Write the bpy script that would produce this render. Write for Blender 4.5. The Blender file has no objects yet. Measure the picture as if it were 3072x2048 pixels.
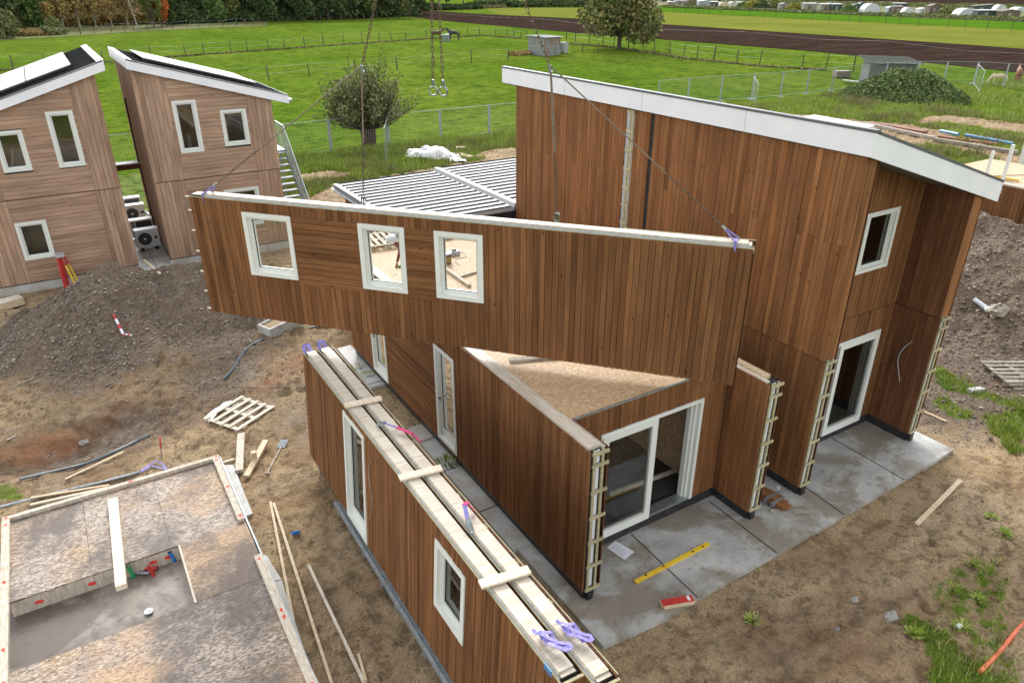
import bpy, bmesh, math, random
import numpy as np
from mathutils import Vector, Matrix
S = bpy.context.scene
COL = S.collection
R = math.radians
# ---------------------------------------------------------------- camera, sky, sun
FPX, PITCH, CAMH, YAW = 2180.0, R(26.25), 9.6, R(31.5)
cam = bpy.data.cameras.new('camera'); camo = bpy.data.objects.new('camera', cam); COL.objects.link(camo)
camo.location = (0, 0, CAMH)
camo.rotation_euler = (R(90) - PITCH, 0, -YAW)
cam.sensor_width = 36.0; cam.lens = 36.0 * FPX / 3072.0; cam.clip_end = 4000; cam.clip_start = 0.05
S.camera = camo
S.render.resolution_x = 1024; S.render.resolution_y = 682
SUN_EL, SUN_AZ = R(36), R(22)          # azimuth: clockwise from +Y, the sun stands behind the houses
w = bpy.data.worlds.new('World'); S.world = w; w.use_nodes = True
nt = w.node_tree; bg = nt.nodes['Background']
sky = nt.nodes.new('ShaderNodeTexSky'); sky.sky_type = 'NISHITA'; sky.sun_disc = False
sky.sun_elevation = SUN_EL; sky.sun_rotation = SUN_AZ; sky.dust_density = 2.0; sky.air_density = 1.0; sky.ozone_density = 1.0
hs = nt.nodes.new('ShaderNodeHueSaturation'); hs.inputs['Saturation'].default_value = 0.12; hs.inputs['Value'].default_value = 1.0
nt.links.new(sky.outputs[0], hs.inputs['Color']); nt.links.new(hs.outputs[0], bg.inputs['Color']); bg.inputs['Strength'].default_value = 0.15
sl = bpy.data.lights.new('sun', 'SUN'); sl.energy = 0.55; sl.angle = R(16); sl.color = (1.0, 0.955, 0.88)
so = bpy.data.objects.new('sun', sl); COL.objects.link(so)
sd = Vector((math.sin(SUN_AZ) * math.cos(SUN_EL), math.cos(SUN_AZ) * math.cos(SUN_EL), math.sin(SUN_EL)))
so.rotation_euler = sd.to_track_quat('Z', 'Y').to_euler(); so.location = (0, 30, 40)
S.view_settings.view_transform = 'Standard'; S.view_settings.look = 'None'; S.view_settings.gamma = 1
S.view_settings.exposure = 1.55
S.render.engine = 'CYCLES'

# ---------------------------------------------------------------- geometry helpers
def px(x, y, z=0.0):
    """where the sight line through photo pixel (x, y) meets the level z"""
    a = (x - 1536) / FPX; b = -(y - 1024) / FPX
    fy = math.cos(PITCH) + b * math.sin(PITCH); dz = -math.sin(PITCH) + b * math.cos(PITCH)
    dx = a * math.cos(YAW) + fy * math.sin(YAW); dy = -a * math.sin(YAW) + fy * math.cos(YAW)
    t = (z - CAMH) / dz
    return Vector((dx * t, dy * t, z))

def tag(o, label=None, cat=None, group=None, kind=None):
    if label: o['label'] = label
    if cat: o['category'] = cat
    if group: o['group'] = group
    if kind: o['kind'] = kind
    return o

def thing(name, label, cat, loc=(0, 0, 0), rz=0, group=None):
    o = bpy.data.objects.new(name, None); COL.objects.link(o); o.location = loc; o.rotation_euler = (0, 0, rz)
    o.empty_display_size = 0.2
    return tag(o, label, cat, group)

def origin_of(p):
    v = Vector((0, 0, 0))
    while p is not None:
        v += Vector(p.location); p = p.parent
    return v

class MB:
    def __init__(s): s.v = []; s.f = []; s.t = []; s.uv = []; s.mi = []; s.m = 0
    def quad(s, pts, tint=None, uvs=None):
        n = len(s.v); s.v += [tuple(p) for p in pts]; s.f.append(tuple(range(n, n + len(pts))))
        s.t.append(tint if tint is not None else (0.5, 0.5, 0.5)); s.uv.append(uvs); s.mi.append(s.m)
    def hexa(s, c, tint=None):           # c: 8 corners, bottom ring then top ring
        for q in ((3, 2, 1, 0), (4, 5, 6, 7), (0, 1, 5, 4), (1, 2, 6, 5), (2, 3, 7, 6), (3, 0, 4, 7)):
            s.quad([c[i] for i in q], tint)
    def box(s, x0, x1, y0, y1, z0, z1, tint=None):
        if x0 > x1: x0, x1 = x1, x0
        if y0 > y1: y0, y1 = y1, y0
        if z0 > z1: z0, z1 = z1, z0
        s.hexa([(x0, y0, z0), (x1, y0, z0), (x1, y1, z0), (x0, y1, z0), (x0, y0, z1), (x1, y0, z1), (x1, y1, z1), (x0, y1, z1)], tint)
    def bar(s, p, q, w, h, up=(0, 0, 1), tint=None, off=0.5):
        """box from p to q, w wide, h high; off: share of h below the line"""
        p, q = Vector(p), Vector(q); d = (q - p).normalized(); u = Vector(up)
        if abs(d.dot(u)) > 0.99: u = Vector((1, 0, 0))
        sd = d.cross(u).normalized(); u = sd.cross(d).normalized()
        a = sd * (w / 2); lo = -u * (h * off); hi = u * (h * (1 - off))
        s.hexa([p - a + lo, p + a + lo, q + a + lo, q - a + lo, p - a + hi, p + a + hi, q + a + hi, q - a + hi], tint)
    def tube(s, pts, r, n=8, tint=None, caps=True, r2=None):
        pts = [Vector(p) for p in pts]; rings = []
        for i, p in enumerate(pts):
            d = (pts[min(i + 1, len(pts) - 1)] - pts[max(i - 1, 0)]).normalized()
            u = Vector((0, 0, 1)) if abs(d.z) < 0.9 else Vector((1, 0, 0))
            a = d.cross(u).normalized(); b = d.cross(a).normalized()
            rr = r if r2 is None else r + (r2 - r) * i / (len(pts) - 1)
            rings.append([p + (a * math.cos(2 * math.pi * k / n) + b * math.sin(2 * math.pi * k / n)) * rr for k in range(n)])
        for i in range(len(rings) - 1):
            for k in range(n):
                s.quad([rings[i][k], rings[i][(k + 1) % n], rings[i + 1][(k + 1) % n], rings[i + 1][k]], tint)
        if caps: s.quad(rings[0][::-1], tint); s.quad(rings[-1], tint)
    def prism(s, poly, z0, z1, tint=None):
        n = len(poly)
        s.quad([(p[0], p[1], z1) for p in poly], tint); s.quad([(p[0], p[1], z0) for p in reversed(poly)], tint)
        for i in range(n):
            a, b = poly[i], poly[(i + 1) % n]
            s.quad([(a[0], a[1], z0), (b[0], b[1], z0), (b[0], b[1], z1), (a[0], a[1], z1)], tint)
    def build(s, name, mats, parent=None, smooth=False, local=False):
        me = bpy.data.meshes.new(name)
        off = Vector((0, 0, 0)) if local else origin_of(parent)
        me.from_pydata([(v[0] - off.x, v[1] - off.y, v[2] - off.z) for v in s.v], [], s.f)
        ca = me.attributes.new('tint', 'FLOAT_COLOR', 'FACE')
        ca.data.foreach_set('color', np.array([(t[0], t[1], t[2], 1.0) for t in s.t], dtype=np.float32).ravel())
        if any(u is not None for u in s.uv):
            ul = me.uv_layers.new(name='UVMap'); out = []
            for f, u in zip(s.f, s.uv):
                out += [c for q in (u if u is not None else [(0, 0)] * len(f)) for c in q]
            ul.data.foreach_set('uv', np.array(out, dtype=np.float32))
        if not isinstance(mats, (list, tuple)): mats = [mats]
        for m in mats: me.materials.append(m)
        if len(mats) > 1: me.polygons.foreach_set('material_index', s.mi)
        if smooth: me.polygons.foreach_set('use_smooth', [True] * len(s.f))
        me.update()
        o = bpy.data.objects.new(name, me); COL.objects.link(o)
        if parent is not None: o.parent = parent
        return o

def np_mesh(name, V, F, mats, parent=None, tint=None, smooth=False, point=None, nper=4):
    """fast mesh from numpy arrays: V (n,3), F (m,nper)"""
    me = bpy.data.meshes.new(name); V = np.asarray(V, dtype=np.float32); F = np.asarray(F, dtype=np.int32)
    me.vertices.add(len(V)); me.vertices.foreach_set('co', V.ravel())
    me.loops.add(F.size); me.loops.foreach_set('vertex_index', F.ravel())
    me.polygons.add(len(F)); me.polygons.foreach_set('loop_start', np.arange(0, F.size, nper, dtype=np.int32))
    me.polygons.foreach_set('loop_total', np.full(len(F), nper, dtype=np.int32))
    if not isinstance(mats, (list, tuple)): mats = [mats]
    for m in mats: me.materials.append(m)
    if tint is not None:
        ca = me.attributes.new('tint', 'FLOAT_COLOR', 'FACE')
        ca.data.foreach_set('color', np.concatenate([tint, np.ones((len(F), 1))], 1).astype(np.float32).ravel())
    for k, a in (point or {}).items():
        at = me.attributes.new(k, 'FLOAT', 'POINT'); at.data.foreach_set('value', a.astype(np.float32).ravel())
    me.update(calc_edges=True); me.validate()
    if smooth: me.polygons.foreach_set('use_smooth', [True] * len(me.polygons))
    o = bpy.data.objects.new(name, me); COL.objects.link(o)
    if parent is not None: o.parent = parent
    return o

def copy_tree(o, parent=None):
    c = o.copy(); COL.objects.link(c)
    if parent is not None: c.parent = parent
    for ch in list(o.children): copy_tree(ch, c)
    return c

# ---------------------------------------------------------------- materials
class NT:
    def __init__(s, name):
        s.m = bpy.data.materials.new(name); s.m.use_nodes = True; s.t = s.m.node_tree; s.b = s.t.nodes['Principled BSDF']
        s.L = s.t.links.new
    def n(s, ty, **kw):
        o = s.t.nodes.new(ty)
        for k, v in kw.items():
            if hasattr(o, k): setattr(o, k, v)
            else: o.inputs[k].default_value = v
        return o
    def coord(s, kind='Object', scale=(1, 1, 1), rot=(0, 0, 0), loc=(0, 0, 0)):
        c = s.n('ShaderNodeTexCoord'); m = s.n('ShaderNodeMapping'); m.inputs['Scale'].default_value = scale
        m.inputs['Rotation'].default_value = rot; m.inputs['Location'].default_value = loc
        s.L(c.outputs[kind], m.inputs[0]); return m.outputs[0]
    def noise(s, vec, scale, detail=5, rough=0.55, dist=0.0):
        o = s.n('ShaderNodeTexNoise'); o.inputs['Scale'].default_value = scale; o.inputs['Detail'].default_value = detail
        o.inputs['Roughness'].default_value = rough; o.inputs['Distortion'].default_value = dist
        s.L(vec, o.inputs['Vector']); return o.outputs['Fac']
    def voro(s, vec, scale, feature='F1', out='Distance', rnd=1.0):
        o = s.n('ShaderNodeTexVoronoi'); o.feature = feature; o.inputs['Scale'].default_value = scale
        o.inputs['Randomness'].default_value = rnd
        s.L(vec, o.inputs['Vector']); return o.outputs[out]
    def ramp(s, fac, stops, interp='LINEAR'):
        o = s.n('ShaderNodeValToRGB'); cr = o.color_ramp; cr.interpolation = interp
        while len(cr.elements) < len(stops): cr.elements.new(0.5)
        for e, (p, c) in zip(cr.elements, stops):
            e.position = p; e.color = (c, c, c, 1) if not isinstance(c, (tuple, list)) else (*c, 1)
        s.L(fac, o.inputs[0]); return o.outputs[0]
    def mix(s, fac, a, b, mode='MIX'):
        o = s.n('ShaderNodeMix'); o.data_type = 'RGBA'; o.blend_type = mode
        for i, v in ((0, fac), (6, a), (7, b)):
            if isinstance(v, (int, float)): o.inputs[i].default_value = v if i == 0 else (v, v, v, 1)
            elif isinstance(v, (tuple, list)): o.inputs[i].default_value = (*v, 1)
            else: s.L(v, o.inputs[i])
        return o.outputs[2]
    def math(s, op, a, b=0.0, clamp=False):
        o = s.n('ShaderNodeMath'); o.operation = op; o.use_clamp = clamp
        for i, v in ((0, a), (1, b)):
            if isinstance(v, (int, float)): o.inputs[i].default_value = v
            else: s.L(v, o.inputs[i])
        return o.outputs[0]
    def attr(s, name, out='Color'):
        o = s.n('ShaderNodeAttribute'); o.attribute_name = name; return o.outputs[out]
    def bump(s, h, strength=0.3, dist=0.02):
        o = s.n('ShaderNodeBump'); o.inputs['Strength'].default_value = strength; o.inputs['Distance'].default_value = dist
        s.L(h, o.inputs['Height']); s.L(o.outputs[0], s.b.inputs['Normal']); return o
    def col(s, c):
        if isinstance(c, (tuple, list)): s.b.inputs['Base Color'].default_value = (*c, 1)
        else: s.L(c, s.b.inputs['Base Color'])
    def set(s, **kw):
        for k, v in kw.items(): s.b.inputs[k].default_value = v

def simple(name, c1, c2=None, scale=6, rough=0.6, metal=0.0, bump=0.0, bscale=30, stretch=(1, 1, 1), spec=None, tint=0.0, lo=0.35, hi=0.65, bdist=0.01):
    t = NT(name); v = t.coord('Object', stretch)
    c = c1
    if c2 is not None: c = t.mix(t.ramp(t.noise(v, scale), [(lo, 0.0), (hi, 1.0)]), c1, c2)
    if tint:
        a = t.attr('tint'); sp = t.n('ShaderNodeSeparateColor'); t.L(a, sp.inputs[0])
        k = t.math('ADD', t.math('MULTIPLY', sp.outputs[0], 2 * tint), 1 - tint)
        c = t.mix(1.0, c, k, 'MULTIPLY')
    t.col(c); t.set(Roughness=rough, Metallic=metal)
    if spec is not None: t.b.inputs['Specular IOR Level'].default_value = spec
    if bump: t.bump(t.noise(v, bscale, 6), bump, bdist)
    return t.m

def clad_mat(name, dark, mid, light, streak=0.55):
    t = NT(name); a = t.attr('tint'); sp = t.n('ShaderNodeSeparateColor'); t.L(a, sp.inputs[0])
    r, g, b = sp.outputs
    uv = t.coord('UV', (1, 1, 1))
    mp = t.n('ShaderNodeMapping'); t.L(uv, mp.inputs[0]); mp.inputs['Scale'].default_value = (38, 0.8, 1)
    grain = t.noise(mp.outputs[0], 1.0, 6, 0.6, 0.6)
    mp2 = t.n('ShaderNodeMapping'); t.L(uv, mp2.inputs[0]); mp2.inputs['Scale'].default_value = (5, 0.7, 1)
    blot = t.noise(mp2.outputs[0], 1.0, 4, 0.55)
    c = t.mix(r, dark, mid); c = t.mix(t.math('MULTIPLY', g, 0.55), c, light)
    c = t.mix(1.0, c, t.ramp(grain, [(0.28, 1 - streak * 0.75), (0.5, 0.97), (0.75, 1.22)]), 'MULTIPLY')
    c = t.mix(1.0, c, t.ramp(blot, [(0.3, 0.72), (0.7, 1.2)]), 'MULTIPLY')
    # knots
    mp3 = t.n('ShaderNodeMapping'); t.L(uv, mp3.inputs[0]); mp3.inputs['Scale'].default_value = (6, 2.2, 1)
    kd = t.voro(mp3.outputs[0], 1.0)
    c = t.mix(t.ramp(kd, [(0.05, 0.85), (0.11, 0.0)]), c, tuple(x * 0.28 for x in dark))
    sc_ = t.noise(mp2.outputs[0], 2.6, 6, 0.75); c = t.mix(t.ramp(sc_, [(0.62, 0.0), (0.70, 0.35)]), c, tuple(min(1, x * 1.5) for x in light)); oc = t.coord('Object', (0.35, 0.35, 0.22)); c = t.mix(1.0, c, t.ramp(t.noise(oc, 1.4, 4), [(0.3, 0.86), (0.7, 1.12)]), 'MULTIPLY')
    t.col(c); t.set(Roughness=0.72); t.b.inputs['Specular IOR Level'].default_value = 0.15
    t.bump(grain, 0.25, 0.004)
    return t.m

M = {}
M['brown'] = clad_mat('brown_stained_cladding', (0.114, 0.048, 0.018), (0.196, 0.084, 0.032), (0.285, 0.136, 0.058))
M['dkbrown'] = clad_mat('shaded_brown_cladding', (0.090, 0.037, 0.017), (0.150, 0.062, 0.026), (0.20, 0.094, 0.045))  # brown cladding darkened to paint in the shade of recessed wall faces
M['redbrown'] = clad_mat('orange_stained_cladding', (0.156, 0.065, 0.024), (0.256, 0.108, 0.039), (0.345, 0.164, 0.068))
M['grey'] = clad_mat('weathered_cladding', (0.312, 0.197, 0.130), (0.405, 0.264, 0.180), (0.48, 0.336, 0.240), 0.3)
M['membrane'] = simple('black_membrane', (0.012, 0.012, 0.013), (0.03, 0.028, 0.026), 8, 0.8)
M['plinth'] = simple('black_plinth', (0.012, 0.013, 0.015), (0.03, 0.031, 0.033), 5, 0.45)
M['white'] = simple('white_fascia', (0.74, 0.76, 0.79), (0.80, 0.81, 0.83), 2, 0.45)
M['frame'] = simple('white_window_frame', (0.69, 0.71, 0.66), None, 4, 0.45)
M['roofdark'] = simple('dark_roof_sheet', (0.045, 0.052, 0.06), (0.085, 0.092, 0.10), 3, 0.4, 0.3)
M['rooftrim'] = simple('grey_roof_trim', (0.09, 0.10, 0.11), (0.14, 0.15, 0.16), 3, 0.45, 0.3)
M['seam'] = simple('pale_metal_roof', (0.42, 0.43, 0.44), (0.50, 0.505, 0.51), 0.5, 0.6, 0.0, spec=0.2)
M['rib'] = simple('black_roof_rib', (0.018, 0.019, 0.021), (0.03, 0.031, 0.033), 3, 0.85, spec=0.05)
M['zinc'] = simple('galvanised_steel', (0.36, 0.40, 0.43), (0.50, 0.54, 0.57), 12, 0.38, 0.8)
M['zincdull'] = simple('dull_galvanised_steel', (0.25, 0.28, 0.30), (0.38, 0.41, 0.43), 12, 0.5, 0.6)
M['pine'] = simple('fresh_pine', (0.62, 0.50, 0.36), (0.76, 0.66, 0.52), 3, 0.6, bump=0.1, stretch=(8, 1, 8), tint=0.12)
M['piney'] = simple('pine_plate_top', (0.44, 0.37, 0.28), (0.60, 0.54, 0.45), 2.0, 0.55, bump=0.1, bscale=12, stretch=(9, 1.2, 9), tint=0.08)
M['batten'] = simple('treated_batten', (0.34, 0.30, 0.17), (0.47, 0.42, 0.27), 5, 0.65, stretch=(1, 1, 4), tint=0.12)
M['oldwood'] = simple('weathered_timber', (0.40, 0.34, 0.26), (0.60, 0.54, 0.45), 5, 0.7, bump=0.2, bscale=20, stretch=(6, 1.4, 1), tint=0.15)
M['greywood'] = simple('grey_old_timber', (0.20, 0.17, 0.13), (0.36, 0.32, 0.26), 6, 0.75, bump=0.2, tint=0.15)
M['board'] = simple('loose_plank', (0.52, 0.40, 0.25), (0.66, 0.53, 0.36), 4, 0.65, stretch=(3, 3, 3), tint=0.15)
M['foil'] = simple('grey_foil', (0.34, 0.38, 0.42), (0.48, 0.52, 0.55), 6, 0.35)
M['whitestrip'] = simple('white_foil', (0.60, 0.62, 0.66), (0.70, 0.72, 0.75), 6, 0.4)
M['black'] = simple('black_rubber', (0.012, 0.012, 0.013), (0.02, 0.02, 0.02), 5, 0.5)
M['inner'] = simple('interior_board', (0.45, 0.33, 0.20), (0.60, 0.46, 0.29), 3, 0.8)
M['darkfloor'] = simple('interior_dark_floor', (0.03, 0.028, 0.026), (0.06, 0.055, 0.05), 2, 0.6)
M['rust'] = simple('rusty_chain_steel', (0.10, 0.062, 0.040), (0.19, 0.13, 0.09), 20, 0.55, 0.6)
M['rope'] = simple('steel_wire_rope', (0.17, 0.13, 0.09), (0.26, 0.21, 0.15), 20, 0.6, 0.3)
M['chrome'] = simple('bright_hook_steel', (0.22, 0.25, 0.24), (0.34, 0.37, 0.36), 20, 0.25, 0.9)
M['violet'] = simple('violet_webbing', (0.20, 0.17, 0.50), (0.36, 0.33, 0.68), 30, 0.8, tint=0.2)
M['pink'] = simple('pink_webbing', (0.50, 0.035, 0.12), (0.62, 0.07, 0.20), 20, 0.8)
M['blue'] = simple('blue_plastic', (0.02, 0.15, 0.45), (0.03, 0.20, 0.55), 5, 0.35)
M['bluepipe'] = simple('light_blue_plastic', (0.055, 0.19, 0.38), (0.09, 0.25, 0.45), 5, 0.4)
M['red'] = simple('red_plastic', (0.45, 0.025, 0.025), (0.55, 0.05, 0.04), 5, 0.4)
M['green'] = simple('green_plastic', (0.02, 0.26, 0.08), (0.03, 0.32, 0.11), 5, 0.4)
M['yellow'] = simple('yellow_paint', (0.72, 0.46, 0.02), (0.80, 0.54, 0.04), 8, 0.4)
M['orange'] = simple('orange_plastic', (0.70, 0.13, 0.05), (0.78, 0.20, 0.09), 3, 0.5)
M['redpaint'] = simple('spray_paint_red', (0.62, 0.03, 0.03), (0.75, 0.07, 0.06), 9, 0.7)
M['paper'] = simple('paper', (0.72, 0.73, 0.78), None, 5, 0.7)
M['ink'] = simple('print_ink', (0.30, 0.31, 0.36), None, 5, 0.7)
M['pumpcase'] = simple('pump_casing', (0.60, 0.60, 0.58), (0.68, 0.68, 0.66), 5, 0.45)
M['pumpdark'] = simple('pump_grille', (0.02, 0.022, 0.025), (0.045, 0.045, 0.05), 30, 0.5)
M['hose'] = simple('grey_hose', (0.10, 0.13, 0.15), (0.19, 0.22, 0.24), 5, 0.5)
M['film'] = simple('plastic_film', (0.62, 0.64, 0.65), (0.78, 0.79, 0.80), 3, 0.3, bump=0.5, bscale=8, bdist=0.05)
M['cabin'] = simple('pale_cabin_sheet', (0.60, 0.62, 0.58), (0.66, 0.67, 0.63), 2, 0.5)
M['stone'] = simple('grey_stone', (0.20, 0.19, 0.17), (0.34, 0.32, 0.29), 6, 0.8, bump=0.4)

def solar():
    t = NT('solar_panel'); o = t.coord('Object'); w_ = t.n('ShaderNodeTexWave'); w_.bands_direction = 'Y'; w_.inputs['Scale'].default_value = 0.9; t.L(o, w_.inputs['Vector']); k_ = t.ramp(w_.outputs['Fac'], [(0.0, 0.55), (0.35, 1.0)])
    t.col(t.mix(1.0, k_, t.ramp(t.noise(t.coord('Object', (0.4, 3, 1)), 1.2), [(0.3, (0.24, 0.25, 0.26)), (0.7, (0.34, 0.35, 0.36))]), 'MULTIPLY')); t.set(Roughness=0.42);  # pale base colour paints in the sky reflected on the panels
    t.b.inputs['Specular IOR Level'].default_value = 0.35; return t.m
M['solar'] = solar()

def glass():
    m = bpy.data.materials.new('window_glass'); m.use_nodes = True; t = m.node_tree
    for n in list(t.nodes): t.nodes.remove(n)
    o = t.nodes.new('ShaderNodeOutputMaterial'); mx = t.nodes.new('ShaderNodeMixShader'); tr = t.nodes.new('ShaderNodeBsdfTransparent')
    gl = t.nodes.new('ShaderNodeBsdfGlossy'); gl.inputs['Roughness'].default_value = 0.01; gl.inputs['Color'].default_value = (0.95, 0.97, 0.96, 1)
    tr.inputs['Color'].default_value = (0.86, 0.89, 0.87, 1)
    fr = t.nodes.new('ShaderNodeFresnel'); fr.inputs['IOR'].default_value = 1.9
    t.links.new(fr.outputs[0], mx.inputs[0]); t.links.new(tr.outputs[0], mx.inputs[1]); t.links.new(gl.outputs[0], mx.inputs[2]); t.links.new(mx.outputs[0], o.inputs[0])
    return m
M['glass'] = glass()

def osb(name, cols, weather=0.0):
    t = NT(name); acc = None
    o = t.coord('Object'); wv = t.n('ShaderNodeVectorMath', operation='ADD'); t.L(o, wv.inputs[0])
    nz = t.n('ShaderNodeTexNoise'); nz.inputs['Scale'].default_value = 3; t.L(o, nz.inputs['Vector'])
    sc = t.n('ShaderNodeVectorMath', operation='SCALE'); t.L(nz.outputs['Color'], sc.inputs[0]); sc.inputs['Scale'].default_value = 0.12; t.L(sc.outputs[0], wv.inputs[1])
    for ang, k in ((25, 0), (95, 1), (155, 2)):
        mp = t.n('ShaderNodeMapping'); t.L(wv.outputs[0], mp.inputs[0]); mp.inputs['Rotation'].default_value = (0, 0, R(ang)); mp.inputs['Scale'].default_value = (20, 46, 8); mp.inputs['Location'].default_value = (k * 3.1, k * 7.7, 0)
        vo = t.n('ShaderNodeTexVoronoi'); vo.inputs['Scale'].default_value = 1.0; t.L(mp.outputs[0], vo.inputs['Vector'])
        sp = t.n('ShaderNodeSeparateColor'); t.L(vo.outputs['Color'], sp.inputs[0])
        acc = sp.outputs[0] if acc is None else t.math('MAXIMUM', acc, sp.outputs[k % 3])
    c = t.ramp(acc, [(0.30, cols[0]), (0.66, cols[1]), (0.84, cols[1]), (0.98, cols[2])])
    if weather:
        wn = t.noise(o, 0.55, 5, 0.6, 0.4)
        c = t.mix(t.ramp(wn, [(0.38, 0.0), (0.52, weather)]), c, t.mix(t.ramp(acc, [(0.5, 0.0), (0.97, 1.0)]), (0.085, 0.075, 0.07), (0.42, 0.385, 0.36)))
        c = t.mix(t.ramp(t.noise(o, 0.9, 5, 0.65), [(0.47, 0.0), (0.62, 0.8)]), c, (0.085, 0.065, 0.055))
        c = t.mix(t.ramp(t.noise(t.coord('Object', (1, 1, 1), (0, 0, 0), (4.2, 1.3, 0)), 0.42, 4, 0.65), [(0.54, 0.0), (0.66, 0.5)]), c, t.mix(acc, (0.30, 0.15, 0.06), (0.60, 0.36, 0.18)))
    t.col(c); t.set(Roughness=0.62); t.bump(acc, 0.3, 0.004); return t.m
M['osb'] = osb('osb_board', ((0.34, 0.20, 0.10), (0.48, 0.32, 0.18), (0.62, 0.46, 0.29)))
M['osbnew'] = osb('osb_board_newer', ((0.19, 0.115, 0.06), (0.33, 0.21, 0.115), (0.50, 0.34, 0.20)), 0.3)
M['osbold'] = osb('osb_board_weathered', ((0.13, 0.080, 0.045), (0.28, 0.185, 0.105), (0.52, 0.39, 0.26)), 0.62)

def concrete(name, c1, c2, stain, s_amt=0.7, sc=0.6, th=0.47):
    t = NT(name); o = t.coord('Object')
    c = t.mix(t.ramp(t.noise(o, 1.1, 6, 0.6), [(0.35, 0.0), (0.65, 1.0)]), c1, c2)
    c = t.mix(t.ramp(t.noise(o, sc, 7, 0.65, 0.5), [(th, 0.0), (th + 0.09, s_amt)]), c, stain)
    c = t.mix(t.ramp(t.noise(o, 6.0, 6, 0.7), [(0.56, 0.0), (0.66, s_amt * 0.8)]), c, tuple(x * 0.75 for x in stain))
    c = t.mix(1.0, c, t.ramp(t.noise(o, 60, 4), [(0.3, 0.88), (0.7, 1.1)]), 'MULTIPLY')
    t.col(c); t.set(Roughness=0.5)
    t.bump(t.noise(o, 40, 6), 0.2, 0.006); return t.m
M['concrete'] = concrete('patio_concrete', (0.29, 0.29, 0.27), (0.50, 0.50, 0.475), (0.19, 0.145, 0.095), 0.7, 0.8)
M['conc2'] = concrete('pale_concrete', (0.40, 0.42, 0.41), (0.52, 0.53, 0.51), (0.34, 0.27, 0.18), 0.5, 1.2)
M['pitfloor'] = concrete('wet_screed', (0.215, 0.185, 0.155), (0.36, 0.32, 0.275), (0.085, 0.064, 0.048), 0.85, 0.42, 0.43)

# ---------------------------------------------------------------- wall building
def frame_pts(O, A, N):
    O, A, N = Vector(O), Vector(A), Vector(N)
    return lambda s, t, d: O + A * s + Vector((0, 0, t)) + N * d

def cut(lo, hi, holes):
    out = [(lo, hi)]
    for a, b in holes:
        nw = []
        for p, q in out:
            if b <= p or a >= q: nw.append((p, q)); continue
            if a > p: nw.append((p, a))
            if b < q: nw.append((b, q))
        out = nw
    return [(p, q) for p, q in out if q - p > 0.004]

def board(mb, P, s0, s1, t0a, t0b, t1a, t1b, d0, d1, vert, rnd):
    """one cladding board, bottom t0 / top t1 at its two sides; front face at d1"""
    tint = (rnd.random(), rnd.random(), rnd.random()); uo, vo = rnd.random() * 50, rnd.random() * 50
    c = [P(s0, t0a, d0), P(s1, t0b, d0), P(s1, t1b, d0), P(s0, t1a, d0), P(s0, t0a, d1), P(s1, t0b, d1), P(s1, t1b, d1), P(s0, t1a, d1)]
    w = s1 - s0; h = t1a - t0a
    def uvq(a, b):
        return ([(uo, vo), (uo + a, vo), (uo + a, vo + b), (uo, vo + b)] if vert else [(uo, vo), (uo, vo + a), (uo + b, vo + a), (uo + b, vo)])
    e = 0.02
    mb.quad([c[4], c[5], c[6], c[7]], tint, uvq(w, h))
    mb.quad([c[0], c[4], c[7], c[3]], tint, uvq(e, h) if vert else uvq(e, h))
    mb.quad([c[5], c[1], c[2], c[6]], tint, uvq(e, h))
    mb.quad([c[7], c[6], c[2], c[3]], tint, uvq(w, e))
    mb.quad([c[0], c[1], c[5], c[4]], tint, uvq(w, e))

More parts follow.
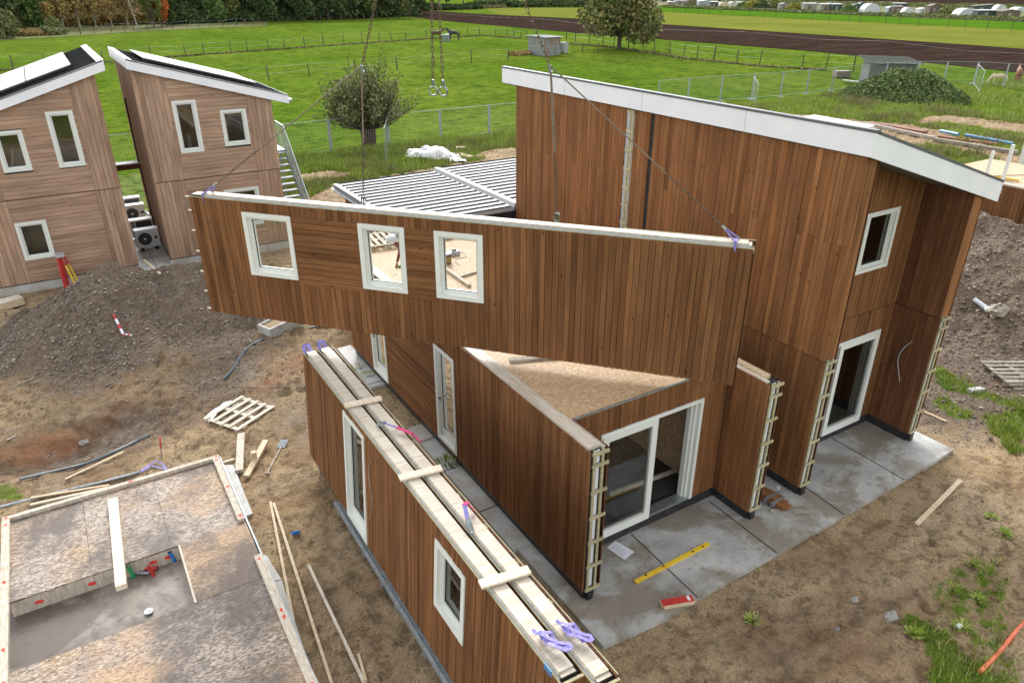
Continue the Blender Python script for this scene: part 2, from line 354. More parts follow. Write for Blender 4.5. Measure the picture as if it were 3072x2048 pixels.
def clad(parent, O, A, N, s0, s1, t0, top, mat, holes=(), horiz=(), bw=0.12, th=0.028, seed=1, joint=None, name='cladding', base=0.0):
    """boards over s0..s1, t0..top(s); holes: (s0,s1,t0,t1); horiz: rectangles laid with horizontal boards"""
    rnd = random.Random(seed); P = frame_pts(O, A, N); mb = MB(); topf = top if callable(top) else (lambda s: top)
    s = s0; blocks = list(holes) + list(horiz)
    edges = sorted({s0, s1, *[e for b in blocks for e in b[:2] if s0 < e < s1]})
    for ea, eb in zip(edges, edges[1:]):
        s = ea
        n = max(1, round((eb - ea) / bw)); ws = [rnd.uniform(0.82, 1.18) for _ in range(n)]; k = (eb - ea) / sum(ws)
        for w_ in ws:
            a, b = s, s + w_ * k; s = b; m = (a + b) / 2
            hs_ = sorted([(h[2], h[3]) for h in blocks if h[0] - 1e-4 <= m <= h[1] + 1e-4])
            d = base + th + rnd.uniform(-0.006, 0.006)
            for p, q in cut(t0, topf(m), hs_):
                segs = [(p, q)]
                if joint and rnd.random() < 0.5 and q - p > 3:
                    j = joint + rnd.uniform(-0.05, 0.05)
                    if p < j < q: segs = [(p, j - 0.003), (j + 0.003, q)]
                for pp, qq in segs:
                    ta, tb = (topf(a), topf(b)) if abs(qq - topf(m)) < 1e-6 else (qq, qq)
                    board(mb, P, a + 0.004, b - 0.004, pp, pp, ta, tb, base + 0.002, d, True, rnd)
    for (ha, hb, hc, hd) in horiz:
        t = hc; n = max(1, round((hd - hc) / bw)); k = (hd - hc) / n
        for i in range(n):
            a, b = hc + i * k, hc + (i + 1) * k; m = (a + b) / 2
            if callable(top):
                # keep the part of this course that is under the sloped top
                xs = np.linspace(ha, hb, 60); ok = [x for x in xs if topf(x) > m - 0.02]
                if not ok: continue
                la, lb = min(ok), max(ok)
            else: la, lb = ha, hb
            hh = sorted([(h[0], h[1]) for h in holes if h[2] - 1e-4 <= m <= h[3] + 1e-4])
            d = base + th + rnd.uniform(-0.005, 0.005)
            for p, q in cut(la, lb, hh):
                js = [p]
                if q - p > 3: js.append(p + (q - p) * rnd.uniform(0.3, 0.7))
                js.append(q)
                for u_, v_ in zip(js, js[1:]):
                    board(mb, P, u_ + 0.002, v_ - 0.002, a + 0.004, a + 0.004, b - 0.004, b - 0.004, base + 0.002, d, False, rnd)
    return mb.build(name, mat, parent)

def core(parent, O, A, N, s0, s1, t0, top, holes=(), thick=0.3, mat=None, name='wall', front=0.0):
    """solid wall behind the boards, cut for openings"""
    P = frame_pts(O, A, N); mb = MB(); topf = top if callable(top) else (lambda s: top)
    es = sorted({s0, s1, *[e for h in holes for e in h[:2] if s0 < e < s1]})
    for a, b in zip(es, es[1:]):
        m = (a + b) / 2
        for p, q in cut(t0, topf(m), sorted([(h[2], h[3]) for h in holes if h[0] < m < h[1]])):
            ta, tb = (topf(a), topf(b)) if abs(q - topf(m)) < 1e-6 else (q, q)
            mb.hexa([P(a, p, front - thick), P(b, p, front - thick), P(b, p, front), P(a, p, front), P(a, ta, front - thick), P(b, tb, front - thick), P(b, tb, front), P(a, ta, front)])
    return mb.build(name, mat or M['membrane'], parent)

def window(parent, O, A, N, s0, s1, t0, t1, name='window', deep=0.07, fw=0.08, sash=0.045, low=0.0, mullion=None):
    """white casing, recessed sash, sill, one pane"""
    P = frame_pts(O, A, N); mb = MB()
    def rect(a, b, c, d, w_, d0, d1, wb=None):
        wb = wb or w_
        for (x0, x1, y0, y1) in ((a, a + w_, c, d), (b - w_, b, c, d), (a + w_, b - w_, d - w_, d), (a + w_, b - w_, c, c + wb)):
            mb.hexa([P(x0, y0, d0), P(x1, y0, d0), P(x1, y0, d1), P(x0, y0, d1), P(x0, y1, d0), P(x1, y1, d0), P(x1, y1, d1), P(x0, y1, d1)])
    rect(s0, s1, t0, t1, fw, -0.16, 0.048)
    rect(s0 + fw, s1 - fw, t0 + fw, t1 - fw, sash * 0.55, -0.15, -0.005)
    e = fw + sash * 0.55
    rect(s0 + e, s1 - e, t0 + e, t1 - e, sash * 0.7, -0.14, -0.03, sash * 0.7 + low)
    f = mb.build(name, M['frame'], parent)
    g = e + sash * 0.7; gm = MB()
    gm.quad([P(s0 + g, t0 + g + low, -0.065), P(s1 - g, t0 + g + low, -0.065), P(s1 - g, t1 - g, -0.065), P(s0 + g, t1 - g, -0.065)])
    gm.build('pane', M['glass'], f)
    gk = MB(); q = g - 0.001; w_ = 0.014
    for (a, b, c_, d_) in ((s0 + q, s0 + q + w_, t0 + q + low, t1 - q), (s1 - q - w_, s1 - q, t0 + q + low, t1 - q), (s0 + q + w_, s1 - q - w_, t1 - q - w_, t1 - q), (s0 + q + w_, s1 - q - w_, t0 + q + low, t0 + q + low + w_)):
        gk.hexa([P(a, c_, -0.070), P(b, c_, -0.070), P(b, c_, -0.057), P(a, c_, -0.057), P(a, d_, -0.070), P(b, d_, -0.070), P(b, d_, -0.057), P(a, d_, -0.057)])
    gk.build('gasket', M['black'], f)
    if name == 'glazed_door': hn = MB(); zz = t0 + (t1 - t0) * 0.45; xx = s1 - fw - sash * 0.8; hn.bar(P(xx, zz, -0.04), P(xx, zz, 0.03), 0.02, 0.02); hn.bar(P(xx + .012, zz, 0.03), P(xx - .12, zz, 0.03), 0.02, 0.018); hn.build('handle', M['chrome'], f)
    return f
# ================================================================ buildings
def wall_end(parent, x0, x1, y, z0, z1, n=7):
    """open end of a cross wall: studs, white foil and light battens across, looking towards -Y"""
    w = x1 - x0
    mb = MB(); mb.box(x0 + w * 0.42, x0 + w * 0.60, y + 0.035, y + 0.05, z0 + 0.05, z1 - 0.02); mb.build('foil_strip', M['whitestrip'], parent)
    mb = MB()
    for a in (0.20, 0.68): mb = MB(); mb.box(x0 + w * a, x0 + w * (a + 0.14), y + 0.005, y + 0.035, z0, z1, (0.2, 0, 0)); mb.build('end_stud', M['batten'], parent)
    zs = [z1 - 0.05, z1 - 0.27] + [z1 - 0.27 - (z1 - 0.27 - z0 - 0.03) * k / (n - 2) for k in range(1, n - 1)]
    for z in zs: mb = MB(); mb.box(x0 + 0.03, x1 + 0.012, y - 0.03, y + 0.004, z - 0.025, z + 0.025, (random.random(), 0, 0)); mb.build('end_batten', M['batten'], parent)

def plinth(parent, pieces):
    mb = MB()
    for b in pieces: mb.box(*b)
    return mb.build('plinth', M['plinth'], parent)

# ---- ground floor under construction (walls A and B with the recess between them)
YF, YR, YB = 7.28, 8.23, 18.35
XA0, XA1, XB0, XB1 = 5.90, 6.22, 9.93, 10.25
ZW = 3.10
gf = thing('house_under_construction', 'brown timber ground floor under construction with a bare deck and half open white sliding door', 'building', (8.0, 12.8, 0))
hA = [(15.70 - YF, 16.69 - YF, 0.26, 2.56), (11.88 - YF, 12.80 - YF, 0.30, 2.66)]
Z0 = 0.235
core(gf, (XA0, YF, 0), (0, 1, 0), (-1, 0, 0), 0.05, YB - YF, Z0, ZW - 0.03, hA, XA1 - XA0)
clad(gf, (XA0, YF, 0), (0, 1, 0), (-1, 0, 0), 0.0, YB - YF, Z0, ZW, M['brown'], hA, [(12.80 - YF, 15.70 - YF, Z0, ZW)], 0.085, seed=3)
for h in hA: window(gf, (XA0, YF, 0), (0, 1, 0), (-1, 0, 0), *h, name='glazed_door', low=0.14)
# inner faces and front of the recess
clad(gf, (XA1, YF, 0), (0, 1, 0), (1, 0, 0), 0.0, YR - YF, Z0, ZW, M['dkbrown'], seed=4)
hR = [(6.84 - XA1, 9.28 - XA1, 0.205, 2.58)]
core(gf, (XA1, YR, 0), (1, 0, 0), (0, -1, 0), 0, XB0 - XA1, Z0, ZW - 0.03, hR, 0.3)
clad(gf, (XA1, YR, 0), (1, 0, 0), (0, -1, 0), 0.03, XB0 - XA1 - 0.03, Z0, ZW - 0.03, M['brown'], hR, seed=5, bw=0.13)
core(gf, (XB0, YF, 0), (0, 1, 0), (-1, 0, 0), 0.05, YB - YF, Z0, ZW - 0.03, (), XB1 - XB0)
clad(gf, (XB0, YF, 0), (0, 1, 0), (-1, 0, 0), 0.0, YR - YF - 0.035, Z0, ZW, M['brown'], seed=6, bw=0.13)
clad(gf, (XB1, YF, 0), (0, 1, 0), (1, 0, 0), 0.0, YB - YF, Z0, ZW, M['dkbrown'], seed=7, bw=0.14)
core(gf, (XA1, YB - 0.3, 0), (1, 0, 0), (0, 1, 0), 0, XB0 - XA1, Z0, ZW - 0.05, (), 0.3, name='back_wall')
wall_end(gf, XA0 - 0.01, XA1 + 0.01, YF, Z0 - 0.02, ZW); wall_end(gf, XB0 - 0.01, XB1 + 0.01, YF, Z0 - 0.02, ZW)
plinth(gf, [(XA0 + 0.04, XA1 - 0.04, YF + 0.06, YB, 0, Z0), (XA1 - 0.04, XB0 + 0.04, YR - 0.012, YR + 0.3, 0, Z0 - 0.003), (XB0 + 0.03, XB1 - 0.04, YF + 0.06, YB, 0, Z0),
            (XA0 + 0.08, XA0 + 0.2, YF - 0.02, YF + 0.06, 0.0, Z0 - 0.03), (XB0 + 0.08, XB0 + 0.2, YF - 0.02, YF + 0.06, 0.0, Z0 - 0.03)])
# plates on the cross walls
mb = MB(); mb.box(XA0 + 0.005, XA0 + 0.245, YF + 0.10, YB, ZW - 0.03, ZW + 0.035, (0.4, 0, 0)); mb.box(XA0 + 0.25, XA1 + 0.02, YF + 0.06, YB, ZW - 0.03, ZW - 0.012, (0.1, 0, 0)); mb.box(XB0 + 0.005, XB0 + 0.10, YF + 0.1, YB, ZW - 0.03, ZW + 0.012, (0.9, 0, 0))
mb.build('top_plate', M['piney'], gf)
mb = MB(); mb.box(XB0 + 0.10, XB0 + 0.24, YF + 0.22, YB, ZW - 0.03, ZW + 0.05, (0.1, 0, 0)); mb.build('packing_board', M['board'], gf)
# deck
mb = MB(); mb.box(XA1 - 0.05, XB0 + 0.0, YR + 0.0, YB - 0.3, ZW - 0.06, ZW + 0.006); mb.build('deck', M['osb'], gf)
mb = MB(); mb.box(XA1 + 0.0, XB0 - 0.0, YR - 0.024, YR - 0.002, ZW - 0.025, ZW + 0.016); mb.build('deck_edge_strip', M['zinc'], gf)
# interior
mb = MB(); mb.box(XA1, XB0, YR + 0.3, YB - 0.3, 0.12, 0.235); mb.build('floor', M['darkfloor'], gf)
mb = MB(); mb.box(XB0 - 0.32, XB0 - 0.3, YR + 0.31, YB - 0.7, 0.24, ZW - 0.07); mb.box(XA1 + 0.02, XB0 - 0.33, 14.2, 14.25, 0.24, ZW - 0.07); mb.build('inner_lining', M['osb'], gf)
# sliding door: fixed casing, sliding leaf to the left, open half to the right
def sliding_door(parent, O, A, N, s0, s1, t0, t1, leaf, leaf_side='L', deep=0.0, name='sliding_door'):
    P = frame_pts(O, A, N); mb = MB()
    def bx(a, b, c, d, e, f): mb.hexa([P(a, c, e), P(b, c, e), P(b, c, f), P(a, c, f), P(a, d, e), P(b, d, e), P(b, d, f), P(a, d, f)])
    fw = 0.075
    bx(s0, s0 + fw, t0, t1, -0.2, 0.05); bx(s1 - fw, s1, t0, t1, -0.2, 0.05); bx(s0 + fw, s1 - fw, t1 - fw, t1, -0.2, 0.05)
    bx(s1 - fw - 0.05, s1 - fw, t0, t1 - fw, -0.2, -0.03); bx(s1 - fw - 0.09, s1 - fw - 0.055, t0, t1 - fw, -0.2, -0.09)
    f = mb.build(name, M['frame'], parent)
    mb = MB(); mb.hexa([P(s0 + fw, t0 - 0.03, -0.2), P(s1 - fw, t0 - 0.03, -0.2), P(s1 - fw, t0 - 0.03, 0.02), P(s0 + fw, t0 - 0.03, 0.02), P(s0 + fw, t0 + 0.012, -0.2), P(s1 - fw, t0 + 0.012, -0.2), P(s1 - fw, t0 + 0.012, 0.02), P(s0 + fw, t0 + 0.012, 0.02)])
    mb.build('threshold', M['zinc'], f)
    a, b = (s0 + 0.03, s0 + leaf) if leaf_side == 'L' else (s1 - leaf, s1 - 0.03)
    mb = MB(); lw, d0, d1 = 0.13, -0.02, 0.072
    def by(a, b, c, d, e=d0, g=d1): mb.hexa([P(a, c, e), P(b, c, e), P(b, c, g), P(a, c, g), P(a, d, e), P(b, d, e), P(b, d, g), P(a, d, g)])
    by(a, a + lw, t0, t1 - 0.05); by(b - lw, b, t0, t1 - 0.05); by(a + lw, b - lw, t1 - 0.05 - lw, t1 - 0.05); by(a + lw, b - lw, t0, t0 + 0.17)
    lf = mb.build('door_leaf', M['frame'], f)
    mb = MB(); mb.quad([P(a + lw, t0 + 0.17, 0.02), P(b - lw, t0 + 0.17, 0.02), P(b - lw, t1 - 0.05 - lw, 0.02), P(a + lw, t1 - 0.05 - lw, 0.02)]); mb.build('pane', M['glass'], f)
    return f
sliding_door(gf, (XA1, YR, 0), (1, 0, 0), (0, -1, 0), 6.84 - XA1, 9.28 - XA1, 0.235, 2.58, 1.29)
mb = MB(); mb.bar((7.9, 9.1, 0.28), (9.6, 9.0, 0.28), 0.05, 0.09, tint=(0.1, 0, 0)); 
tag(mb.build('floor_beam', M['oldwood']), 'pale beam lying on the dark floor inside the half open sliding door', 'beam')

# ---- low building with the pale standing seam roof, behind
lb = thing('low_building', 'single storey building with a pale standing seam metal roof behind the hanging wall', 'building', (11.6, 21.4, 0))
def seam_roof(x0, x1, y0, y1, zl, zr, name):
    mb = MB(); mb.hexa([(x0, y0, zl - 0.12), (x1, y0, zr - 0.12), (x1, y1, zr - 0.12), (x0, y1, zl - 0.12), (x0, y0, zl), (x1, y0, zr), (x1, y1, zr), (x0, y1, zl)])
    o = mb.build(name, M['seam'], lb)
    mb = MB(); n = int((y1 - y0) / 0.36)
    for k in range(n + 1):
        y = y0 + 0.03 + (y1 - y0 - 0.06) * k / n
        mb.bar((x0 + 0.06, y, zl + 0.002), (x1 - 0.12, y, zr + 0.002), 0.034, 0.03, off=0)
    mb.build('roof_rib', M['rib'], o)
    return o
YL0, YL1 = 18.42, 23.9
seam_roof(7.68, 11.40, YL0, YL1, 3.50, 3.50, 'roof'); seam_roof(11.52, 15.5, YL0, YL1 + 0.25, 3.52, 3.52, 'roof')
mb = MB(); mb.box(11.38, 11.54, YL0, YL1 + 0.1, 3.42, 3.60); mb.build('roof_ridge_cover', M['seam'], lb)
mb = MB(); mb.box(11.545, 11.62, YL0, YL1 + 0.1, 3.50, 3.57); mb.build('roof_flashing', M['zincdull'], lb); mb = MB(); mb.box(7.58, 7.70, YL0, YL1, 3.36, 3.515); mb.box(7.5, 7.575, YL0, YL1 + 0.1, 3.33, 3.36); mb.build('gutter', M['zincdull'], lb)
mb = MB(); mb.box(7.9, 15.3, YL0, YL1 - 0.2, 0, 3.38); mb.build('wall', M['membrane'], lb)
clad(lb, (7.9, YL0, 0), (0, 1, 0), (-1, 0, 0), 0, YL1 - 0.2 - YL0, 0.15, 3.36, M['brown'], seed=11)

# ---- big two storey brown house (cross walls C and D)
XC0, XC1, XD0, XD1 = 11.43, 11.74, 15.24, 15.56
YR2, ZS = 8.34, 3.16
bh = thing('brown_house', 'tall two storey brown timber house with a white edged sloping roof and recessed front', 'building', (13.5, 12.8, 0))
zt = lambda x: 7.02 - 0.303 * (x - XC0)      # underside of the roof along x
core(bh, (XC0, YF, 0), (0, 1, 0), (-1, 0, 0), 0.05, YB - YF, Z0, ZS, (), 0.3, name='lower_wall')
core(bh, (XC0 - 0.02, YF, 0), (0, 1, 0), (-1, 0, 0), 0.04, YB - YF, ZS, 7.1, (), 0.3, name='upper_wall')
clad(bh, (XC0, YF, 0), (0, 1, 0), (-1, 0, 0), 0.0, YB - YF, Z0, ZS - 0.01, M['brown'], (), (), 0.128, seed=21, name='lower_cladding')
gapa, gapb = 13.42 - YF, 12.62 - YF
clad(bh, (XC0 - 0.02, YF, 0), (0, 1, 0), (-1, 0, 0), 0.0, YB - YF, ZS + 0.01, 7.0, M['redbrown'], [(13.20 - YF, 13.48 - YF, ZS, 6.92), (12.52 - YF, 12.64 - YF, ZS, 7.1)], (), 0.128, seed=22, joint=5.4, name='upper_cladding')
# open strip in the cladding with battens
mb = MB(); mb.box(XC0 - 0.03, XC0 - 0.021, 13.20, 13.48, ZS, 6.95); mb.build('grey_foil_strip', M['foil'], bh)
mb = MB(); mb.box(XC0 - 0.045, XC0 - 0.03, 13.24, 13.30, ZS, 6.92, (0.4, 0, 0)); mb.box(XC0 - 0.045, XC0 - 0.03, 13.33, 13.38, ZS, 6.92, (0.2, 0, 0))
for k in range(9): mb.box(XC0 - 0.062, XC0 - 0.046, 13.21, 13.46, 3.4 + k * 0.44, 3.46 + k * 0.44, (0.8, 0, 0))
mb.build('wall_batten', M['batten'], bh)
# far end studs
mb = MB()
for k in range(10): mb = MB(); mb.box(XC0 - 0.03, XC0 + 0.02, YB + 0.002, YB + 0.02, 3.5 + k * 0.36, 3.56 + k * 0.36); mb.build('end_batten', M['batten'], bh)
# ends of the cross walls at the front
wall_end(bh, XC0 - 0.01, XC1 + 0.01, YF, Z0 - 0.02, ZS, 7); wall_end(bh, XD0 - 0.01, XD1 + 0.01, YF, Z0 - 0.02, ZS, 7)
clad(bh, (XC0 - 0.05, YF + 0.04, 0), (1, 0, 0), (0, -1, 0), 0.0, 0.34, ZS + 0.01, lambda s: zt(XC0 + s), M['redbrown'], seed=23, bw=0.115, name='corner_cladding')
core(bh, (XD0, YF, 0), (0, 1, 0), (-1, 0, 0), 0.05, YB - YF, Z0, ZS, (), 0.3, name='lower_wall')
core(bh, (XD0 - 0.02, YF, 0), (0, 1, 0), (-1, 0, 0), 0.04, YB - YF, ZS, zt(XD1), (), 0.3, name='upper_wall')
clad(bh, (XD0 - 0.05, YF + 0.04, 0), (1, 0, 0), (0, -1, 0), 0.0, 0.38, ZS + 0.01, lambda s: zt(XD0 - 0.05 + s), M['redbrown'], seed=24, bw=0.125, name='corner_cladding')
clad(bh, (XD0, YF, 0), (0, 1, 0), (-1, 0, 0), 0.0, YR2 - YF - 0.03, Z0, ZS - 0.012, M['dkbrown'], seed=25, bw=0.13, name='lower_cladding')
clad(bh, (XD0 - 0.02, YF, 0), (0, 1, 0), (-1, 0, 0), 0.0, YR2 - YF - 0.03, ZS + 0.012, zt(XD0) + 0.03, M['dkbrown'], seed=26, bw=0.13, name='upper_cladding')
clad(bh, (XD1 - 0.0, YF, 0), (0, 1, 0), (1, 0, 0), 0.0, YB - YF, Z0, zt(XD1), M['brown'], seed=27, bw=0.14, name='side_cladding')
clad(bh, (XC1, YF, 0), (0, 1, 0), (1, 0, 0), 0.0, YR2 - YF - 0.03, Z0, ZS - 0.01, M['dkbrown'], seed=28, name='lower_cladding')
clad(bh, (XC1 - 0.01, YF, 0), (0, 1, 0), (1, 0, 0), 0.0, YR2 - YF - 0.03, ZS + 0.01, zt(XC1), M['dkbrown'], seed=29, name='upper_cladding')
O2 = (XC1, YR2, 0); wD = XD0 - XC1
h1 = (12.45 - XC1, 14.86 - XC1, 0.205, 2.60); h2 = (13.02 - XC1, 14.47 - XC1, 4.18, 5.48)
core(bh, O2, (1, 0, 0), (0, -1, 0), 0, wD, Z0, ZS, [h1], 0.3, name='lower_wall'); core(bh, O2, (1, 0, 0), (0, -1, 0), 0, wD, ZS, lambda s: zt(XC1 + s) - 0.01, [h2], 0.3, name='upper_wall')
clad(bh, O2, (1, 0, 0), (0, -1, 0), 0.03, wD - 0.03, Z0, ZS - 0.01, M['brown'], [h1], seed=30, bw=0.12, name='lower_cladding')
clad(bh, O2, (1, 0, 0), (0, -1, 0), 0.03, wD - 0.03, ZS + 0.01, lambda s: zt(XC1 + s) - 0.01, M['brown'], [h2], seed=31, bw=0.12, name='upper_cladding')
sliding_door(bh, O2, (1, 0, 0), (0, -1, 0), *h1, 1.42, 'R')
def two_light(parent, O, A, N, s0, s1, t0, t1, sm):
    f = window(parent, O, A, N, s0, s1, t0, t1)
    P = frame_pts(O, A, N); mb = MB(); mb.hexa([P(sm - 0.055, t0 + 0.08, -0.14), P(sm + 0.055, t0 + 0.08, -0.14), P(sm + 0.055, t0 + 0.08, 0.03), P(sm - 0.055, t0 + 0.08, 0.03), P(sm - 0.055, t1 - 0.08, -0.14), P(sm + 0.055, t1 - 0.08, -0.14), P(sm + 0.055, t1 - 0.08, 0.03), P(sm - 0.055, t1 - 0.08, 0.03)])
    mb.build('mullion', M['frame'], f)
two_light(bh, O2, (1, 0, 0), (0, -1, 0), *h2, h2[0] + 0.47)
mb = MB(); mb.box(XC1, XD0, YR2 + 0.3, YB - 0.2, 0.1, 0.24); mb.box(XC1, XD0, YR2 + 0.31, YB - 0.2, 3.0, 3.2); mb.build('floor', M['darkfloor'], bh)
mb = MB(); mb.box(XC1 + 0.9, XD0 - 0.01, 12.2, 12.3, 0.25, 2.98); mb.box(XC1 + 0.5, XD0 - 0.01, 10.0, 10.1, 3.22, 5.6); mb.build('inner_lining', M['inner'], bh)
plinth(bh, [(XC0 + 0.04, XC1 - 0.04, YF + 0.05, YB, 0, Z0), (XC1 - 0.04, XD0 + 0.04, YR2 - 0.012, YR2 + 0.3, 0, Z0 - 0.003), (XD0 + 0.03, XD1 - 0.04, YF + 0.05, YB, 0, Z0),
            (XC0 + 0.08, XC0 + 0.2, YF - 0.03, YF + 0.05, 0.0, Z0 - 0.03), (XD0 + 0.08, XD0 + 0.2, YF - 0.03, YF + 0.05, 0.0, Z0 - 0.03)])
# roof slab: high along x=XC0, falling to the right
xl, xr, ya, yb2 = 11.31, 15.93, 7.18, 19.0
zb = lambda x: 7.03 - 0.303 * (x - 11.4)
def slab(mb, x0, x1, y0, y1, f0, f1, da, db):
    mb.hexa([(x0, y0, f0 + da), (x1, y0, f1 + da), (x1, y1, f1 + da), (x0, y1, f0 + da), (x0, y0, f0 + db), (x1, y0, f1 + db), (x1, y1, f1 + db), (x0, y1, f0 + db)])
mb = MB(); slab(mb, xl + 0.03, xr - 0.03, ya + 0.03, yb2 - 0.03, zb(xl + .03), zb(xr - .03), 0.01, 0.30); mb.build('roof', M['roofdark'], bh)
mb = MB(); slab(mb, xl, xl + 0.028, ya, yb2, zb(xl), zb(xl), -0.03, 0.36)
slab(mb, xl + 0.028, xr, ya, ya + 0.028, zb(xl + .028), zb(xr), -0.03, 0.36); slab(mb, xl + 0.028, xr, yb2 - 0.028, yb2, zb(xl + .028), zb(xr), -0.03, 0.36)
fa = mb.build('fascia', M['white'], bh)
for yy in (9.9, 12.9, 15.9): mb = MB(); mb.box(xl - 0.0015, xl + 0.001, yy, yy + 0.006, zb(xl) - 0.03, zb(xl) + 0.36); mb.build('joint', M['rooftrim'], fa)
mb = MB(); slab(mb, xl - 0.012, xl + 0.10, ya - 0.012, yb2 + 0.012, zb(xl), zb(xl), 0.362, 0.41)
slab(mb, xl + 0.102, xr, ya - 0.012, ya + 0.10, zb(xl + .1), zb(xr), 0.362, 0.41); slab(mb, xl + 0.102, xr, yb2 - 0.10, yb2 + 0.012, zb(xl + .1), zb(xr), 0.362, 0.41)
mb.build('roof_trim', M['rooftrim'], bh)
mb = MB(); mb.box(xr + 0.002, xr + 0.16, ya + 0.05, yb2, zb(xr) + 0.10, zb(xr) + 0.13); mb.box(xr + 0.13, xr + 0.16, ya + 0.05, yb2, zb(xr) + 0.132, zb(xr) + 0.2); mb.build('gutter', M['zinc'], bh)
mb = MB(); slab(mb, XC0 + 0.3, XD0, ya + 0.06, YR2, zb(XC0 + .3), zb(XD0), -0.02, -0.002); mb.build('soffit', M['rooftrim'], bh)

# ---- two older grey timber houses on the left
def grey_house(x0, x1, zl, zr, label, wins, horiz, ov_l, ov_r, seed, sidewall):
    y = 28.98; h = thing('timber_house', label, 'house', ((x0 + x1) / 2, y + 2.4, 0))
    yb = 34.2 if x0 > 0 else 36.0; L = x1 - x0; k = (zr - zl) / L; top = lambda s: zl + k * s
    O = (x0, y, 0); hu = [w_ for w_ in wins if w_[2] > 3.1]; hl = [w_ for w_ in wins if w_[2] < 3.1]
    core(h, (x0, y + 0.02, 0), (1, 0, 0), (0, -1, 0), 0.04, L - 0.04, 0.0, top, wins, 0.28, name='front_wall')
    clad(h, (x0, y, 0), (1, 0, 0), (0, -1, 0), 0, L, 0.22, 3.10, M['grey'], hl, [(horiz[0], horiz[1], 0.22, 3.10)], 0.14, seed=seed, name='lower_cladding', base=0)
    clad(h, (x0, y, 0), (1, 0, 0), (0, -1, 0), -0.02, L + 0.02, 3.13, top, M['grey'], hu, [(horiz[0], horiz[1], 3.13, max(zl, zr))], 0.14, seed=seed + 1, name='upper_cladding', base=0.035)
    for w_ in wins: window(h, (x0, y - 0.02, 0), (1, 0, 0), (0, -1, 0), *w_, fw=0.1)
    for xs, nx in ((x0, -1), (x1, 1)):
        z_ = zl if nx < 0 else zr
        core(h, (xs - nx * 0.02, y, 0), (0, 1, 0), (nx, 0, 0), 0.0, yb - y, 0, z_, (), 0.25, name='side_wall')
        clad(h, (xs - nx * 0.02, y, 0), (0, 1, 0), (nx, 0, 0), 0.0, yb - y, 0.22, z_ - 0.02, M['grey'], (), (), 0.14, seed=seed + 3 + nx, name='side_cladding')
    mb = MB(); mb.box(x0 + .3, x1 - .3, y + 0.3, yb, 2.95, 3.1); mb.box(x0 + .3, x1 - .3, y + 0.3, yb, 0.02, 0.2); mb.build('floor', M['inner'], h)
    mb = MB(); mb.box(x0 + .27, x1 - .27, y + 1.3, y + 1.4, 0.21, 2.6); mb.hexa([(x0 + .27, y + 1.6, 3.11), (x1 - .27, y + 1.6, 3.11), (x1 - .27, y + 1.7, 3.11), (x0 + .27, y + 1.7, 3.11), (x0 + .27, y + 1.6, zl - .2), (x1 - .27, y + 1.6, zr - .2), (x1 - .27, y + 1.7, zr - .2), (x0 + .27, y + 1.7, zl - .2)]); mb.build('inner_lining', M['inner'], h)
    # roof
    a, b = x0 - ov_l, x1 + ov_r; f = lambda x: zl + k * (x - x0) + 0.02
    y0, y1 = y - 0.30, yb + 0.25
    mb = MB(); slab(mb, a + 0.02, b - 0.02, y0 + 0.02, y1 - 0.02, f(a + .02), f(b - .02), 0.0, 0.27); rf = mb.build('roof', M['roofdark'], h)
    mb = MB(); n = int((y1 - y0) / 0.16)
    for i in range(1, n): yy = y0 + (y1 - y0) * i / n; mb.bar((a + 0.12, yy, f(a + .12) + 0.272), (b - 0.12, yy, f(b - .12) + 0.272), 0.03, 0.03, off=0)
    mb.build('roof_rib', M['rib'], rf)
    mb = MB()
    for (p, q, r_, s_) in ((a, a + 0.025, y0, y1), (b - 0.025, b, y0, y1)): slab(mb, p, q, r_, s_, f(p), f(q), -0.02, 0.30)
    slab(mb, a + .025, b - .025, y0, y0 + 0.025, f(a + .025), f(b - .025), -0.02, 0.26); slab(mb, a + .025, b - .025, y1 - 0.025, y1, f(a + .025), f(b - .025), -0.02, 0.26)
    mb.build('fascia', M['white'], h)
    hx = (a, a + 0.2) if zl > zr else (b - 0.2, b)
    mb = MB(); slab(mb, hx[0], hx[1], y0 - 0.01, y1 + 0.01, f(hx[0]), f(hx[1]), 0.305, 0.325); mb.build('ridge_cap', M['white'], h)
    mb = MB(); slab(mb, (hx[1] + .002 if zl > zr else a), (b if zl > zr else hx[0] - .002), y0 - 0.012, y0 + 0.06, f(hx[1] + .002 if zl > zr else a), f(b if zl > zr else hx[0] - .002), 0.262, 0.30); mb.build('roof_trim', M['rooftrim'], h)
    gx = b if zl > zr else a
    mb = MB(); mb.box(gx + (0.01 if zl > zr else -0.15), gx + (0.15 if zl > zr else -0.01), y0 + .05, y1, f(gx) + 0.06, f(gx) + 0.13); mb.build('gutter', M['zinc'], h)
    mb = MB(); mb.box(x0 - .06, x1 + .06, y - 0.12, y - 0.03, -0.1, 0.19); mb.build('plinth', M['conc2'], h)
    return h, f, a, b, y0, y1
H2 = grey_house(2.62, 7.12, 6.98, 5.70, 'weathered timber house right of the alley with its roof falling to the right', [(3.69 - 2.62, 4.49 - 2.62, 4.06, 5.88), (5.25 - 2.62, 6.17 - 2.62, 4.15, 5.45), (4.9 - 2.62, 6.2 - 2.62, 1.05, 2.55)], (3.62 - 2.62, 6.25 - 2.62), 0.12, 0.62, 40, 'L')
H1 = grey_house(-2.95, 1.50, 5.48, 6.90, 'weathered timber house left of the alley with a row of bright solar panels on top', [(-0.17 + 2.95, 0.62 + 2.95, 4.00, 5.82), (-1.75 + 2.95, -0.94 + 2.95, 4.02, 5.33), (-1.92 + 2.95, -1.0 + 2.95, 1.02, 2.34)], (-1.95 + 2.95, 0.7 + 2.95), 0.6, 0.36, 50, 'R')
